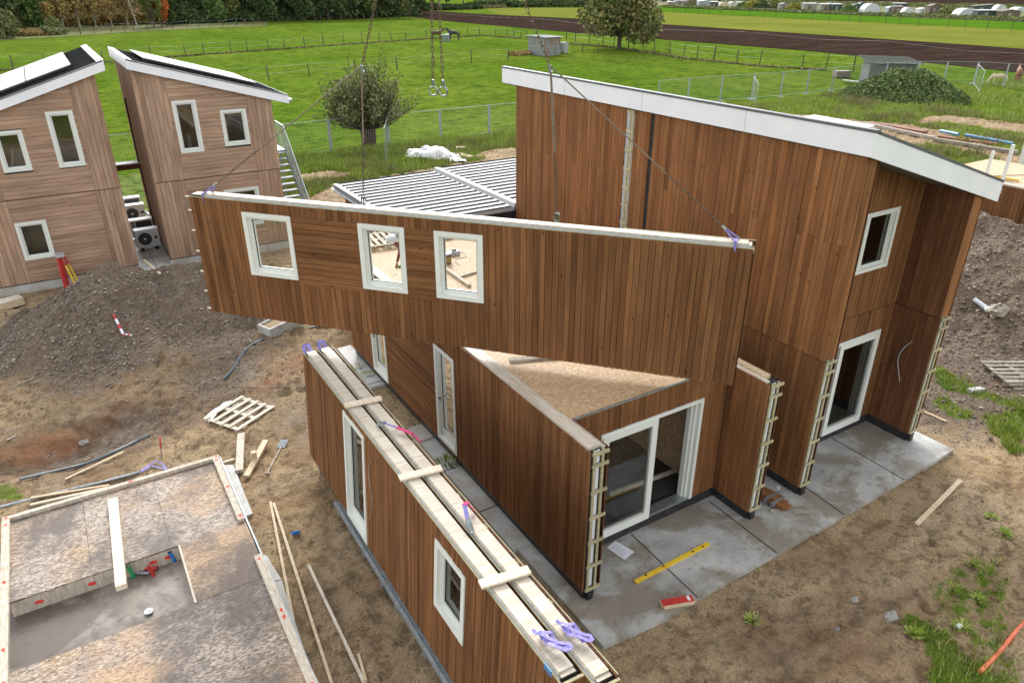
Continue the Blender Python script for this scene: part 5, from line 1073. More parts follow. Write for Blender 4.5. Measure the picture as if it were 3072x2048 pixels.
# mesh site fence panels
SF = MB(); HF = 2.0
SF.tube([(0, 0, 0), (0, 0, HF)], 0.021, 6); SF.tube([(1, 0, 0), (1, 0, HF)], 0.021, 6); SF.tube([(0, 0, HF), (1, 0, HF)], 0.018, 6); SF.tube([(0, 0, 0.12), (1, 0, 0.12)], 0.018, 6)
fr_me = SF.build('frame', M['zincdull']).data; bpy.data.objects.remove(bpy.data.objects['frame'])
SM = MB()
for i in range(1, 24): SM.bar((i / 24, 0, 0.12), (i / 24, 0, HF), 0.0006, 0.002)
for i in range(1, 9): z = 0.12 + i * 0.21; SM.bar((0, 0, z), (1, 0, z), 0.003, 0.003)
ms_me = SM.build('mesh_infill', M['zincdull']).data; bpy.data.objects.remove(bpy.data.objects['mesh_infill'])
FT = MB(); FT.box(-0.05, 0.05, -0.3, 0.3, -0.05, 0.1); ft_me = FT.build('foot', M['conc2']).data; bpy.data.objects.remove(bpy.data.objects['foot'])
def site_panel(a, b, label, group=None, vscale=1.0):
    L = (b - a).length; t = thing('site_fence_panel', label, 'fence panel', a, math.atan2((b - a).y, (b - a).x), group)
    for nm, me, sc in (('frame', fr_me, (L - 0.05, 1, vscale)), ('mesh_infill', ms_me, (L - 0.05, 1, vscale))): o = bpy.data.objects.new(nm, me); COL.objects.link(o); o.parent = t; o.scale = sc
    o = bpy.data.objects.new('foot', ft_me); COL.objects.link(o); o.parent = t
la = [(800, 480), (996, 457), (1166, 438), (1324, 420), (1469, 403), (1610, 388)]
lab = ['mesh fence panel behind the steel steps, left of the willow shrub', 'mesh fence panel in front of the willow shrub trunk', 'mesh fence panel just right of the willow shrub', 'mesh fence panel second right of the willow shrub', 'mesh fence panel half hidden by the tall brown house']
for (a, b), l in zip(zip(la, la[1:]), lab): site_panel(px(*a, -0.08), px(*b, -0.08), l)
site_panel(px(240, 520, -0.08), px(520, 500, -0.08), 'mesh fence panel seen through the alley between the grey houses')
site_panel(px(1172, 442, -0.08), px(1159, 488, -0.08), 'mesh fence panel turned towards the viewer beside the willow shrub')
lb2 = [(1972, 322), (2062, 314), (2160, 305), (2258, 297), (2341, 291), (2418, 282), (2494, 273), (2575, 264), (2650, 257), (2746, 250), (2830, 250), (2922, 252), (3010, 258), (3110, 266)]
for i, (a, b) in enumerate(zip(lb2, lb2[1:])): site_panel(px(*a, -0.08), px(*b, -0.08), 'mesh fence panel in the long run left of and behind the bramble mound', 'mesh fence panels behind the tall house', 1.1)
site_panel(px(2252, 298, -0.08), px(2266, 326, -0.08), 'mesh fence panel standing crosswise in the run behind the tall house roof')
site_panel(px(2918, 252, -0.08), px(2938, 278, -0.08), 'mesh fence panel standing crosswise left of the pale pony')
# ================================================================ lifting gear
def one(name, mb, mat, label, cat, group=None, smooth=False):
    return tag(mb.build(name, mat, None, smooth), label, cat, group)
def torus_link(mb, c, d, side, L, W, r, seg=8, n=5):
    """one chain link: a stadium ring in the plane of d and side"""
    pts = []
    for k in range(seg + 1): a = -math.pi / 2 + math.pi * k / seg; pts.append(c + d * ((L - W) / 2 + math.cos(a) * W / 2) + side * (math.sin(a) * W / 2))
    for k in range(seg + 1): a = math.pi / 2 + math.pi * k / seg; pts.append(c + d * (-(L - W) / 2 + math.cos(a) * W / 2) + side * (math.sin(a) * W / 2))
    pts.append(pts[0]); mb.tube(pts, r, n, caps=False)
def chain(parent, a, b, pitch=0.075, W=0.042, r=0.0068, name='chain'):
    a, b = Vector(a), Vector(b); d = (b - a).normalized(); n = max(2, int((b - a).length / pitch)); p = (b - a).length / n
    s1 = d.cross(PNB).normalized(); s2 = d.cross(s1).normalized(); mb = MB()
    for i in range(n): torus_link(mb, a + d * (p * (i + 0.5)), d, s1 if i % 2 else (s1 * 0.35 + s2 * 0.94).normalized(), p * 1.42, W, r, 4, 4)
    return mb.build(name, M['rust'], parent, smooth=True)
def hook(parent, c, R_=0.072):
    mb = MB(); u = Vector((0, 0, 1)); s = PA; pts = []
    for k in range(15): a = R(78) - R(330) * k / 14; pts.append(c + s * (math.cos(a) * R_) + u * (math.sin(a) * R_ - 0.02))
    mb.tube(pts, 0.02, 8, r2=0.012); mb.tube([c + u * 0.07, c + u * 0.16], 0.03, 8); mb.tube([c + u * 0.10 + s * 0.045, c + u * 0.02 - s * 0.06], 0.008, 5)
    return mb.build('hook', M['chrome'], parent, smooth=True)
RG = pp(5.42, 9.0)
rt = MB(); torus_link(rt, RG + Vector((0, 0, 0.12)), Vector((0, 0, 1)), PA, 0.34, 0.2, 0.022, 8, 8); one('lifting_ring', rt, M['rust'], 'master ring above the frame from which the four crane chains fan out', 'lifting ring')
for s0, s1, t1, lab in ((5.34, 5.28, 4.80, 'left one of the two free hanging crane chains ending in an empty hook'), (5.50, 5.46, 4.80, 'right one of the two free hanging crane chains ending in an empty hook')):
    t = thing('crane_chain', lab, 'chain', pp(s1, t1)); chain(t, RG, pp(s1, t1)); hook(t, pp(s1, t1 - 0.14))
def sling(nd, down, end, lab, side):
    t = thing('crane_sling', lab, 'sling', pp(*nd)); chain(t, RG, pp(*nd))
    mb = MB(); mb.tube([pp(*nd), pp(nd[0], nd[1] - 0.12)], 0.03, 6); mb.tube([pp(nd[0] - .03, nd[1] + .02), pp(nd[0] + .03, nd[1] - .10)], 0.018, 6); mb.build('connector', M['chrome'], t, smooth=True)
    k = 0.55; mid = pp(nd[0] + (down[0] - nd[0]) * k, nd[1] + (down[1] + 0.1 - nd[1]) * k); mb = MB(); mb.tube([pp(*nd), mid], 0.011, 5); q = pp(nd[0] + side * 0.02, nd[1] - .05); mb.tube([q, mid + PA * 0.02], 0.011, 5)
    e = pp(*end); f = pp(nd[0] + (end[0] - nd[0]) * 0.62, nd[1] + (end[1] - nd[1]) * 0.62); mb.tube([pp(*nd), f], 0.012, 5); mb.build('wire_rope', M['rope'], t)
    chain(t, mid, pp(down[0], down[1] + 0.14), 0.05, 0.035, 0.006); h = f.lerp(e, 0.80); chain(t, f, h, 0.05, 0.035, 0.006)
    mb = MB(); p0 = pp(down[0], down[1] + 0.15); mb.tube([p0, pp(down[0], down[1])], 0.016, 6); torus_link(mb, pp(down[0], down[1] + .09), Vector((0, 0, 1)), PA, 0.16, 0.09, 0.013, 5, 6); mb.tube([h, h.lerp(e, 0.3)], 0.025, 6); mb.build('shackle', M['chrome'], t, smooth=True)
    mb = MB(); g = h.lerp(e, 0.28)
    for o in (-0.03, 0.05): mb.bar(g + PA * o * 0.3, e + PA * o + Vector((0, 0, -0.02)) + PNB * o * 2, 0.05, 0.012, up=(0, 0.3, 1), tint=(0.4, 0, 0)); 
    mb.bar(e + PNB * -0.15, e + PNB * -0.15 + Vector((0, 0, -0.16)), 0.05, 0.01, tint=(0.2, 0, 0)); mb.bar(e + PNB * -0.15, e, 0.05, 0.012, tint=(0.5, 0, 0)); mb.build('webbing', M['violet'], t)
sling((3.99, 5.0), (3.79, 2.58), (0.33, 2.56), 'left crane chain and wire ropes holding the left half of the hanging wall panel', -1)
sling((7.28, 5.1), (7.46, 2.58), (10.42, 2.58), 'right crane chain and wire ropes holding the right half of the hanging wall panel', 1)

# ---- things on the two stored panels
ZT = 0.42 + 2.48 * math.cos(ln)
for i, (y, dx, lab) in enumerate(((10.86, .02, 'short plank across the stored panels, farthest of three'), (8.42, 0.0, 'short plank across the stored panels, middle of three'), (5.9, -.02, 'short plank across the stored panels, nearest of three'))):
    mb = MB(); mb.bar((3.20 + dx, y + 0.05, ZT + 0.03), (3.86 + dx, y - 0.05, ZT + 0.03), 0.14, 0.035, tint=(0.5, 0, 0)); one('cross_plank', mb, M['pine'], lab, 'plank', 'planks across the stored panels')
def ribbon(mb, pts, w, up=(0, 0, 1), tint=(0.5, 0, 0), th=0.006):
    for a, b in zip(pts, pts[1:]): mb.bar(Vector(a) + (Vector(a) - Vector(b)).normalized() * 0.008, b, w, th, up=up, tint=(random.random(), 0, 0))
def strap_heap(c, seed, label):
    rr = random.Random(seed); mb = MB(); cx, cy = c
    for k in range(3):
        pts = []
        for i in range(9):
            a = i * 0.75 + k * 1.9; pts.append((cx + math.cos(a) * (0.05 + 0.03 * k) + rr.uniform(-.02, .02), cy + math.sin(a * 0.8) * (0.16 + 0.03 * k), ZT + 0.03 + 0.02 * k + 0.05 * abs(math.sin(i * 1.3))))
        ribbon(mb, pts, 0.042)
    one('lifting_strap', mb, M['violet'], label, 'strap')
strap_heap((3.44, 4.75), 1, 'loose violet webbing strap on the near end of the left stored panel'); strap_heap((3.73, 4.72), 2, 'loose violet webbing strap on the near end of the right stored panel')
for x, y, lab in ((3.31, 13.35, 'small violet strap loop at the far end of the left stored panel'), (3.62, 13.35, 'small violet strap loop at the far end of the right stored panel')):
    mb = MB(); ribbon(mb, [(x - .04, y, ZT), (x - .05, y + .03, ZT + .14), (x + .05, y + .02, ZT + .15), (x + .07, y - .04, ZT + 0.02)], 0.07, up=(0, 1, 0)); one('strap_loop', mb, M['violet'], lab, 'strap')
for c, pts, lab in (((3.52, 9.95), [(3.50, 10.05, ZT + .02), (3.57, 9.9, ZT + .10), (3.70, 9.7, ZT + .08), (3.86, 9.45, ZT + .05), (3.95, 9.33, ZT - .08)], 'red strap with steel ratchet hanging over the far part of the stored panels'),
                    ((3.6, 7.1), [(3.56, 6.85, ZT + .02), (3.58, 7.0, ZT + .12), (3.64, 7.2, ZT + .22), (3.72, 7.28, ZT + .18), (3.80, 7.22, ZT + .03)], 'red strap with steel ratchet standing up between two cross planks')):
    t = thing('ratchet_strap', lab, 'ratchet strap', pts[1]); mb = MB(); ribbon(mb, pts[2:], 0.09, up=(0, 0.4, 1)); mb.build('red_webbing', M['pink'], t)
    mb = MB(); ribbon(mb, pts[1:3], 0.06, up=(0, 0.4, 1)); mb.build('violet_webbing', M['violet'], t)
    mb = MB(); p = Vector(pts[0]); q = Vector(pts[1]); s_ = (q - p).normalized().cross(Vector((0, 0, 1))).normalized() * 0.03; mb.bar(p + s_, q + s_, 0.008, 0.05); mb.bar(p - s_, q - s_, 0.008, 0.05); mb.tube([p + s_ * 1.2, p - s_ * 1.2], 0.018, 6); mb.bar(p.lerp(q, .3), q + Vector((0, 0, .03)), 0.05, 0.01); mb.build('ratchet', M['zincdull'], t)
mb = MB(); mb.box(3.20, 3.215, 4.42, 4.56, ZT - 0.02, ZT + 0.06); one('blue_tag', mb, M['bluepipe'], 'small blue tag at the violet strap on the left stored panel', 'tag')
# steel rack below
t = thing('steel_rack', 'low galvanised steel rack carrying the two stored wall panels', 'rack', (3.3, 8.6, 0)); mb = MB()
for x in (3.02, 3.10): mb.box(x, x + 0.045, 4.2, 11.75, 0.26, 0.31)
mb.box(3.02, 3.145, 4.2, 11.75, 0.235, 0.258); mb.build('rail', M['zincdull'], t)
for y in (11.6, 10.95, 10.25, 9.4, 8.75, 7.6, 6.6, 5.2):
    mb = MB(); mb.box(3.06, 3.85, y, y + 0.10, 0.0, 0.234); mb.box(3.15, 3.85, y, y + 0.10, 0.236, 0.40); mb.build('cross_beam', M['zincdull'], t)
mb = MB(); mb.box(3.19, 3.8, 13.2, 13.3, 0, 0.40); mb.build('cross_beam', M['zincdull'], t)
# cables dangling on faces
def cable(name, pts, r, mat, label, n=5):
    P = [Vector(p) for p in pts]; out = []
    for i in range(len(P) - 1):
        p0, p1, p2, p3 = P[max(i - 1, 0)], P[i], P[i + 1], P[min(i + 2, len(P) - 1)]
        for k in range(6):
            u = k / 6; out.append(0.5 * ((2 * p1) + (p2 - p0) * u + (2 * p0 - 5 * p1 + 4 * p2 - p3) * u * u + (3 * p1 - p0 - 3 * p2 + p3) * u ** 3))
    out.append(P[-1]); mb = MB(); mb.tube(out, r, n); return one(name, mb, mat, label, 'cable' if 'cable' in name else name.replace('_', ' '))
cable('cable', [(3.22, 9.72, 2.5), (3.17, 9.82, 2.2), (3.11, 9.6, 1.8), (3.09, 9.72, 1.35), (3.08, 10.1, 1.05)], 0.006, M['zincdull'], 'thin grey cable dangling from the stored panel beside its glazed door')
cable('cable', [(15.2, 7.72, 2.45), (15.16, 7.86, 2.2), (15.18, 7.92, 1.9), (15.17, 7.8, 1.55), (15.19, 7.76, 1.4)], 0.009, M['foil'], 'thin pale cable dangling on the dark inner side of the tall house')
tag((lambda m: (m.box(10.265, 10.33, 7.33, 7.40, 1.42, 1.48), m.build('bracket', M['whitestrip']))[1])(MB()), 'small white bracket on the wall end by the brown board bundle', 'bracket')

# ================================================================ platform at the lower left
pf = thing('floor_platform', 'raised particle board floor platform framed by timber with red paint marks', 'platform', (-0.6, 11, 0)); ZP = 0.30
XL, XR, YT, YN = -2.60, 1.40, 14.55, 2.6; hx0, hx1, hy0, hy1 = -2.5, 0.16, 10.42, 12.05
mb = MB(); mb.box(XL, XR - .02, hy1, YT, ZP - 0.03, ZP); mb.box(XL, XR - .02, YN, hy0, ZP - 0.03, ZP); mb.build('deck', M['osbold'], pf)
mb = MB(); mb.box(hx1, XR - .02, hy0 + .004, hy1 - .004, ZP - 0.03, ZP + 0.004); mb.build('deck', M['osbnew'], pf)
mb = MB(); mb.box(-2.6, 0.16, 10.3, 12.15, -0.06, -0.02); mb.build('pit_floor', M['pitfloor'], pf)
mb = MB(); mb.box(XL + .1, hx1, hy1 - 0.0, hy1 + 0.04, -0.02, ZP - 0.032, (.3, 0, 0)); mb.box(hx1, hx1 + 0.035, hy0, hy1 - .004, -0.02, ZP + 0.012, (.9, 0, 0)); mb.build('rim_board', M['oldwood'], pf)
mb = MB(); mb.box(XR, XR + 0.03, YN, YT, -0.05, ZP + 0.01); mb.box(XL, XR, YT, YT + 0.03, -0.05, ZP - 0.02); mb.build('steel_edge', M['zincdull'], pf)
def beam(a, b, w_, h_, sp=(), name='rail_beam', tint=.4):
    mb = MB(); mb.bar(a, b, w_, h_, off=0, tint=(tint, 0, 0)); o = mb.build(name, M['oldwood'], pf); d = (Vector(b) - Vector(a)); n = d.normalized(); s_ = n.cross(Vector((0, 0, 1)))
    for f in sp:
        mb = MB(); c = Vector(a) + d * f + Vector((0, 0, h_ + 0.0015)); r = random.Random(int(f * 100)); pts = []
        for k in range(9): q = c + n * math.cos(k * .698) * r.uniform(.02, .07) + s_ * math.sin(k * .698) * r.uniform(.015, .04); pts.append(q)
        mb.quad(pts); mb.build('paint_mark', M['redpaint'], o)
for a, b in (((-1.25, hy1 + .02), (-1.25, YT - .12)), ((0.05, hy1 + .02), (0.05, YT - .12)), ((-2.5, 7.9), (XR - .15, 7.9)), ((-1.25, YN), (-1.25, 7.88)), ((0.1, YN), (0.1, 7.88))):
    mb = MB(); mb.bar((*a, ZP + .0015), (*b, ZP + .0015), .008, .002); mb.build('board_joint', M['black'], pf)
beam((XL, YT - .05, ZP + .001), (XR, YT - .05, ZP + .001), 0.1, 0.075, (.015, .56, .985))
beam((XL + .06, YN, ZP + .001), (XL + .06, YT - .11, ZP + .001), 0.13, 0.075, (.985, .84, .70, .64), tint=.6)
beam((XR - .08, 12.1, ZP + .006), (XR - .08, YT - .11, ZP + .006), 0.12, 0.075, (.96, .5, .05))
beam((XR - .06, YN, ZP + .006), (XR - .06, 10.95, ZP + .006), 0.13, 0.075, (.985, .82, .80, .62), tint=.7)
for x, y in ((-0.30, hy1 - .003), (-1.3, hy1 - .003), (-2.1, hy1 - .003), (-.05, hy1 - .003)):
    mb = MB(); mb.quad([(x - .05, y, .09), (x + .04, y, .07), (x + .08, y, .11), (x + .05, y, .15), (x - .02, y, .16), (x - .07, y, .13)]); mb.build('paint_mark', M['redpaint'], pf)
mb = MB(); mb.bar((-0.72, 14.05, ZP + .004), (-0.84, 11.38, ZP + .004), 0.17, 0.11, off=0, tint=(.9, 0, 0)); one('loose_beam', mb, M['pine'], 'thick pale beam lying across the platform and jutting over the pit', 'beam')
def pipe(name, a, b, r, mat, label, cat='pipe', inner=0.8):
    mb = MB(); mb.tube([a, b], r, 14); o = one(name, mb, mat, label, cat, smooth=False)
    d = (Vector(b) - Vector(a)).normalized(); mb = MB(); mb.tube([Vector(b) + d * 0.0, Vector(b) + d * 0.003], r * inner, 14); mb.build('opening', M['black'], o); return o  # pipe is solid; black end disc paints in the shade of its bore
zq = -0.02
def pv(x, y, z=zq): v = px(x, y, z); return Vector((v.x, v.y, z))
pipe('blue_pipe', pv(525, 1683), pv(525, 1683) + Vector((-.05, -.02, .26)), 0.032, M['blue'], 'blue pipe stub standing in the far right corner of the pit')
pipe('green_pipe', pv(402, 1731), pv(402, 1731) + Vector((-.04, 0, .28)), 0.034, M['green'], 'green pipe stub standing in the pit')
pipe('red_pipe', pv(462, 1725), pv(462, 1725) + Vector((-.05, 0, .27)), 0.034, M['red'], 'red pipe stub standing in the pit')
pipe('red_pipe', pv(420, 1712) + Vector((0, 0, .04)), pv(474, 1708) + Vector((0, 0, .04)), 0.032, M['red'], 'red pipe piece lying on the pit floor behind the standing red stub')
pipe('grey_pipe', pv(408, 1721) + Vector((0, 0, .03)), pv(450, 1721) + Vector((0, 0, .03)), 0.03, M['zincdull'], 'grey pipe piece lying on the pit floor between the green and red stubs')
pipe('grey_pipe', pv(392, 1700), pv(392, 1700) + Vector((0, 0, .12)), 0.028, M['zincdull'], 'short grey pipe stub at the back edge of the pit')
mb = MB(); c = px(449, 1847, 0.0); mb.tube([(c.x, c.y + .1, 0.0), (c.x, c.y + .1, 0.03)], 0.07, 18); o = one('floor_drain', mb, M['zinc'], 'round steel drain in the pit floor', 'drain'); mb = MB(); mb.tube([(c.x, c.y + .1, 0.031), (c.x, c.y + .1, 0.034)], 0.052, 18); mb.build('opening', M['foil'], o)
cable('cable', [pv(415, 1715) + Vector((0, 0, .02)), pv(430, 1700) + Vector((0, 0, .1)), pv(442, 1690) + Vector((0, 0, .12)), pv(445, 1705) + Vector((0, 0, .02))], 0.005, M['whitestrip'], 'thin pale wire looping between the pipe stubs in the pit')

# ================================================================ loose things on the left ground
def plank(a, b, w_, h_, mat, label, name='plank', za=0.0, zb_=0.0, cat='plank', group=None):
    p, q = pg(*a), pg(*b); p.z += za + h_ * .5; q.z += zb_ + h_ * .5
    # rest on the highest ground below
    m_ = max(gz(*(p.lerp(q, k / 6)).xy) - p.lerp(q, k / 6).z + h_ * .5 for k in range(7)); p.z += max(0, m_) * 0.8; q.z += max(0, m_) * 0.8
    mb = MB(); mb.bar(p, q, w_, h_, tint=(random.random(), 0, 0)); return one(name, mb, mat, label, cat, group)
plank((726, 1312), (720, 1424), 0.16, 0.09, M['oldwood'], 'weathered thick plank with a pointed end beside the bent spade', 'timber')
o = plank((800, 1334), (742, 1442), 0.13, 0.07, M['board'], 'yellowish beam with a small block standing on it', 'timber')
mb = MB(); c = pg(765, 1385); mb.hexa([(c.x - .06, c.y - .05, c.z + .07), (c.x + .06, c.y - .05, c.z + .07), (c.x + .06, c.y + .05, c.z + .07), (c.x - .06, c.y + .05, c.z + .07), (c.x - .05, c.y - .05, c.z + .27), (c.x + .06, c.y - .05, c.z + .27), (c.x + .06, c.y + .05, c.z + .27), (c.x - .05, c.y + .05, c.z + .27)], (.2, 0, 0))
one('wood_block', mb, M['board'], 'small wooden block standing upright on the yellowish beam', 'block')
t = thing('spade', 'spade lying on the sand with its dark blade to the back', 'spade', pg(830, 1380)); a, b = pg(843, 1345, .03), pg(803, 1422, .04)
mb = MB(); mb.tube([a, b], 0.017, 7); d = (b - a).normalized(); s_ = d.cross(Vector((0, 0, 1))); mb.tube([b - s_ * .08, b + s_ * .08], 0.017, 7); mb.build('handle', M['oldwood'], t)
mb = MB()
for k in range(4): u = (k - 1.5) * .048; v = (k - .5) * .048; mb.hexa([a + s_ * (u - .022) - d * .0 + Vector((0, 0, -.01)), a + s_ * (u + .022) + Vector((0, 0, -.01)), a + s_ * (u + .02) - d * .27 + Vector((0, 0, .02)), a + s_ * (u - .02) - d * .27 + Vector((0, 0, .02)), a + s_ * (u - .022), a + s_ * (u + .022), a + s_ * (u + .02) - d * .27 + Vector((0, 0, .03)), a + s_ * (u - .02) - d * .27 + Vector((0, 0, .03))])
mb.build('blade', M['hose'], t)
mb = MB(); c = pg(486, 1377); mb.tube([c, c + Vector((.03, .05, .25))], 0.012, 6); o = one('marker_stake', mb, M['greywood'], 'small stake with a red top stuck in the sand behind the platform', 'stake'); mb = MB(); mb.tube([c + Vector((.03, .05, .25)), c + Vector((.07, .09, .52))], 0.02, 6); mb.build('red_top', M['red'], o)
plank((198, 1443), (372, 1361), 0.055, 0.02, M['board'], 'thin lath on the sand behind the platform below the dark hose', 'lath')
plank((812, 1508), (900, 1963), 0.05, 0.03, M['board'], 'left one of the two long laths meeting in a point beside the platform', 'lath')
plank((822, 1512), (1003, 2075), 0.05, 0.035, M['board'], 'right one of the two long laths meeting in a point beside the platform', 'lath')
plank((926, 1698), (1120, 2110), 0.05, 0.04, M['oldwood'], 'single long grey lath between the platform and the stored panels', 'lath')
plank((1076, 1968), (1100, 2060), 0.045, 0.05, M['board'], 'short lath crossing the lower end of the single grey lath', 'lath', zb_=.08)
plank((92, 1517), (395, 1450), 0.06, 0.04, M['pine'], 'pale batten along the back edge of the platform', 'lath')
plank((95, 1500), (330, 1462), 0.05, 0.03, M['board'], 'thin lath behind the pale batten at the platform edge', 'lath')
plank((672, 1390), (704, 1381), 0.05, 0.05, M['pine'], 'pale batten end sticking out behind the platform corner', 'lath')
plank((440, 812), (489, 860), 0.07, 0.03, M['board'], 'reddish lath lying on the slope of the soil heap', 'lath', za=.06, zb_=.06)
plank((20, 1322), (48, 1309), 0.03, 0.02, M['oldwood'], 'short stick on the soil near the left edge', 'stick'); plank((28, 1165), (110, 1131), 0.025, 0.02, M['greywood'], 'thin dark stick on the soil left of the mound', 'stick')
plank((256, 1186), (252, 1215), 0.02, 0.02, M['oldwood'], 'tiny stick left of the mound', 'stick') if 0 else None
mb = MB(); a, b = pg(878, 1602, .03), pg(902, 1597, .03); mb.tube([a, a.lerp(b, .7)], 0.035, 10); mb.tube([a.lerp(b, .7), b], 0.033, 10, r2=0.012); one('blue_cartridge', mb, M['blue'], 'small blue plastic cartridge on the sand', 'cartridge')
def hose(pts, r, mat, label): return cable('hose', [pg(*p, r * .8) for p in pts], r, mat, label, 7)
hose([(60, 1440), (115, 1427), (250, 1392), (330, 1363), (400, 1330), (450, 1305)], 0.035, M['hose'], 'dark thick hose on the sand behind the platform')
hose([(-60, 1533), (0, 1523), (190, 1476), (300, 1450), (385, 1428), (420, 1418)], 0.033, M['zincdull'], 'grey conduit along the back of the platform')
hose([(790, 1018), (745, 1045), (715, 1085), (695, 1115), (670, 1140)], 0.035, M['hose'], 'curved grey hose running from the concrete trough into the soil')
hose([(930, 986), (960, 980), (985, 974)], 0.04, M['hose'], 'short grey pipe end in the soil right of the concrete trough')
hose([(690, 1157), (760, 1160), (860, 1159), (915, 1157)], 0.012, M['greywood'], 'thin dark cable across the sand left of the stored panels')
hose([(910, 1160), (918, 1152), (926, 1162)], 0.015, M['foil'], 'thin grey wire end at the left edge of the stored panels') 
mb = MB(); P_ = [pg(425, 1413, .03), pg(450, 1398, .05), pg(470, 1390, .08), pg(490, 1398, .06), pg(500, 1410, .03), pg(480, 1408, .05), pg(455, 1400, .04), pg(440, 1412, .05), pg(420, 1420, .03)]; ribbon(mb, P_, 0.035); one('webbing_sling', mb, M['violet'], 'faded violet sling loop on the sand behind the platform', 'sling')
# barrier tape on the heap
mb = MB(); a, b, c = pg(341, 945, .03), pg(365, 985, .03), pg(398, 1008, .03); P_ = [a.lerp(b, k / 4) for k in range(4)] + [b.lerp(c, k / 4) for k in range(5)]
mb.m = 0
for k, (u, v) in enumerate(zip(P_, P_[1:])): mb.m = k % 2; mb.bar(u, v, 0.07, 0.004)
tag(mb.build('barrier_tape', [M['red'], M['paper']]), 'strip of red and white barrier tape on the soil heap', 'barrier tape')
# broken pallet with film
def pallet(label, c, rz, L=1.2, W=0.8, n=5, tilt=(0, 0), mat='oldwood', name='pallet', sc=1.0):
    t = thing(name, label, 'pallet'); 
    for i in range(3):
        y = -W / 2 + 0.07 + i * (W - .14) / 2; mb = MB(); mb.box(-L / 2, L / 2, y - .05, y + .05, 0, 0.02, (.2, 0, 0)); mb.build('bottom_board', M[mat], t, local=True)
        for x in (-L / 2 + .07, 0, L / 2 - .07): mb = MB(); mb.box(x - .06, x + .06, y - .05, y + .05, 0.021, 0.10, (.1, 0, 0)); mb.build('block', M[mat], t, local=True)
    for x in (-L / 2 + .07, 0, L / 2 - .07): mb = MB(); mb.box(x - .05, x + .05, -W / 2, W / 2, 0.101, 0.12, (.5, 0, 0)); mb.build('stringer', M[mat], t, local=True)
    for i in range(n): y = -W / 2 + .05 + i * (W - .1) / (n - 1); mb = MB(); mb.box(-L / 2, L / 2, y - .05, y + .05, 0.121, 0.142, (random.random(), 0, 0)); mb.build('top_board', M[mat], t, local=True)
    t.location = c; t.rotation_euler = (tilt[0], tilt[1], rz); t.scale = (sc,) * 3; return t
e1, e2 = px(605, 1275), px(725, 1202); ang = math.atan2(e2.y - e1.y, e2.x - e1.x); c = pg(722, 1250)
pallet('pale wooden pallet with wide gaps half sunk in sand with plastic film on its left', (c.x, c.y, c.z + 0.0), ang, 1.25, 1.15, 5)
def film(name, pts, h, label, seed):
    r = random.Random(seed); n = 26; mb = MB(); a, b, c, d = [Vector(p) for p in pts]; g = []
    for i in range(n + 1):
        for j in range(n + 1):
            u, v = i / n, j / n; p = a.lerp(b, u).lerp(d.lerp(c, u), v); f = float(fbm(np.array([p.x]), np.array([p.y]), 1.6, 3, seed)[0]); f2 = float(fbm(np.array([p.x]), np.array([p.y]), 5, 3, seed + 3)[0])
            e = min(u, 1 - u, v, 1 - v); g.append((p.x + (f2 - .5) * .5 * (e < .1), p.y + (f - .5) * .5 * (e < .1), p.z + 0.03 + h * f * min(1, e * 5) + 0.25 * h * f2))
    mb.v = g; 
    for i in range(n):
        for j in range(n): q = i * (n + 1) + j; mb.f.append((q, q + 1, q + n + 2, q + n + 1)); mb.t.append((.5, .5, .5)); mb.uv.append(None); mb.mi.append(0)
    o = mb.build(name, M['film'], None, True); return tag(o, label, 'plastic film')
film('plastic_film', [pg(596, 1268), pg(640, 1275), pg(690, 1215), pg(690, 1204)], 0.12, 'crumpled clear film draped over the left edge of the pale pallet', 5)
film('plastic_film', [pg(1215, 462), pg(1225, 478), pg(1400, 490), pg(1330, 452)], 0.7, 'big white crumpled plastic sheet on the grass behind the low roof', 6)
for a, b, lab in (((1308, 452), (1342, 460), 'left rear reddish board pack beside the white plastic sheet'), ((1345, 472), (1378, 474), 'front reddish board pack beside the white plastic sheet'), ((1374, 466), (1412, 476), 'right reddish board pack beside the white plastic sheet'), ((1370, 449), (1398, 446), 'rear right pale board pack behind the white plastic sheet')):
    plank(a, b, 0.45, 0.12, M['board'], lab, 'board_pack', cat='board pack')
# concrete trough full of soil
c = pg(848, 985); t = thing('concrete_trough', 'open concrete trough filled with sand at the soil heap', 'trough', (c.x, c.y, c.z + .02), 0.36); mb = MB()
for (x0, x1, y0, y1) in ((-.62, .62, -.3, -.24), (-.62, .62, .24, .3), (-.62, -.56, -.24, .24), (.56, .62, -.24, .24)): mb.box(x0, x1, y0, y1, 0, .3)
mb.box(-.62, .62, -.3, .3, -.05, -.001); mb.build('body', M['conc2'], t, local=True); mb = MB(); mb.hexa([(-.555, -.235, 0), (.555, -.235, 0), (.555, .235, 0), (-.555, .235, 0), (-.555, -.235, .22), (.555, -.235, .30), (.555, .235, .29), (-.555, .235, .24)]); mb.build('soil_fill', simple('dry_sand', (.30, .21, .125), (.40, .29, .18), 6, .9, bump=.5, bscale=12), t, local=True)
t.rotation_euler = (0, -0.06, 0.36)
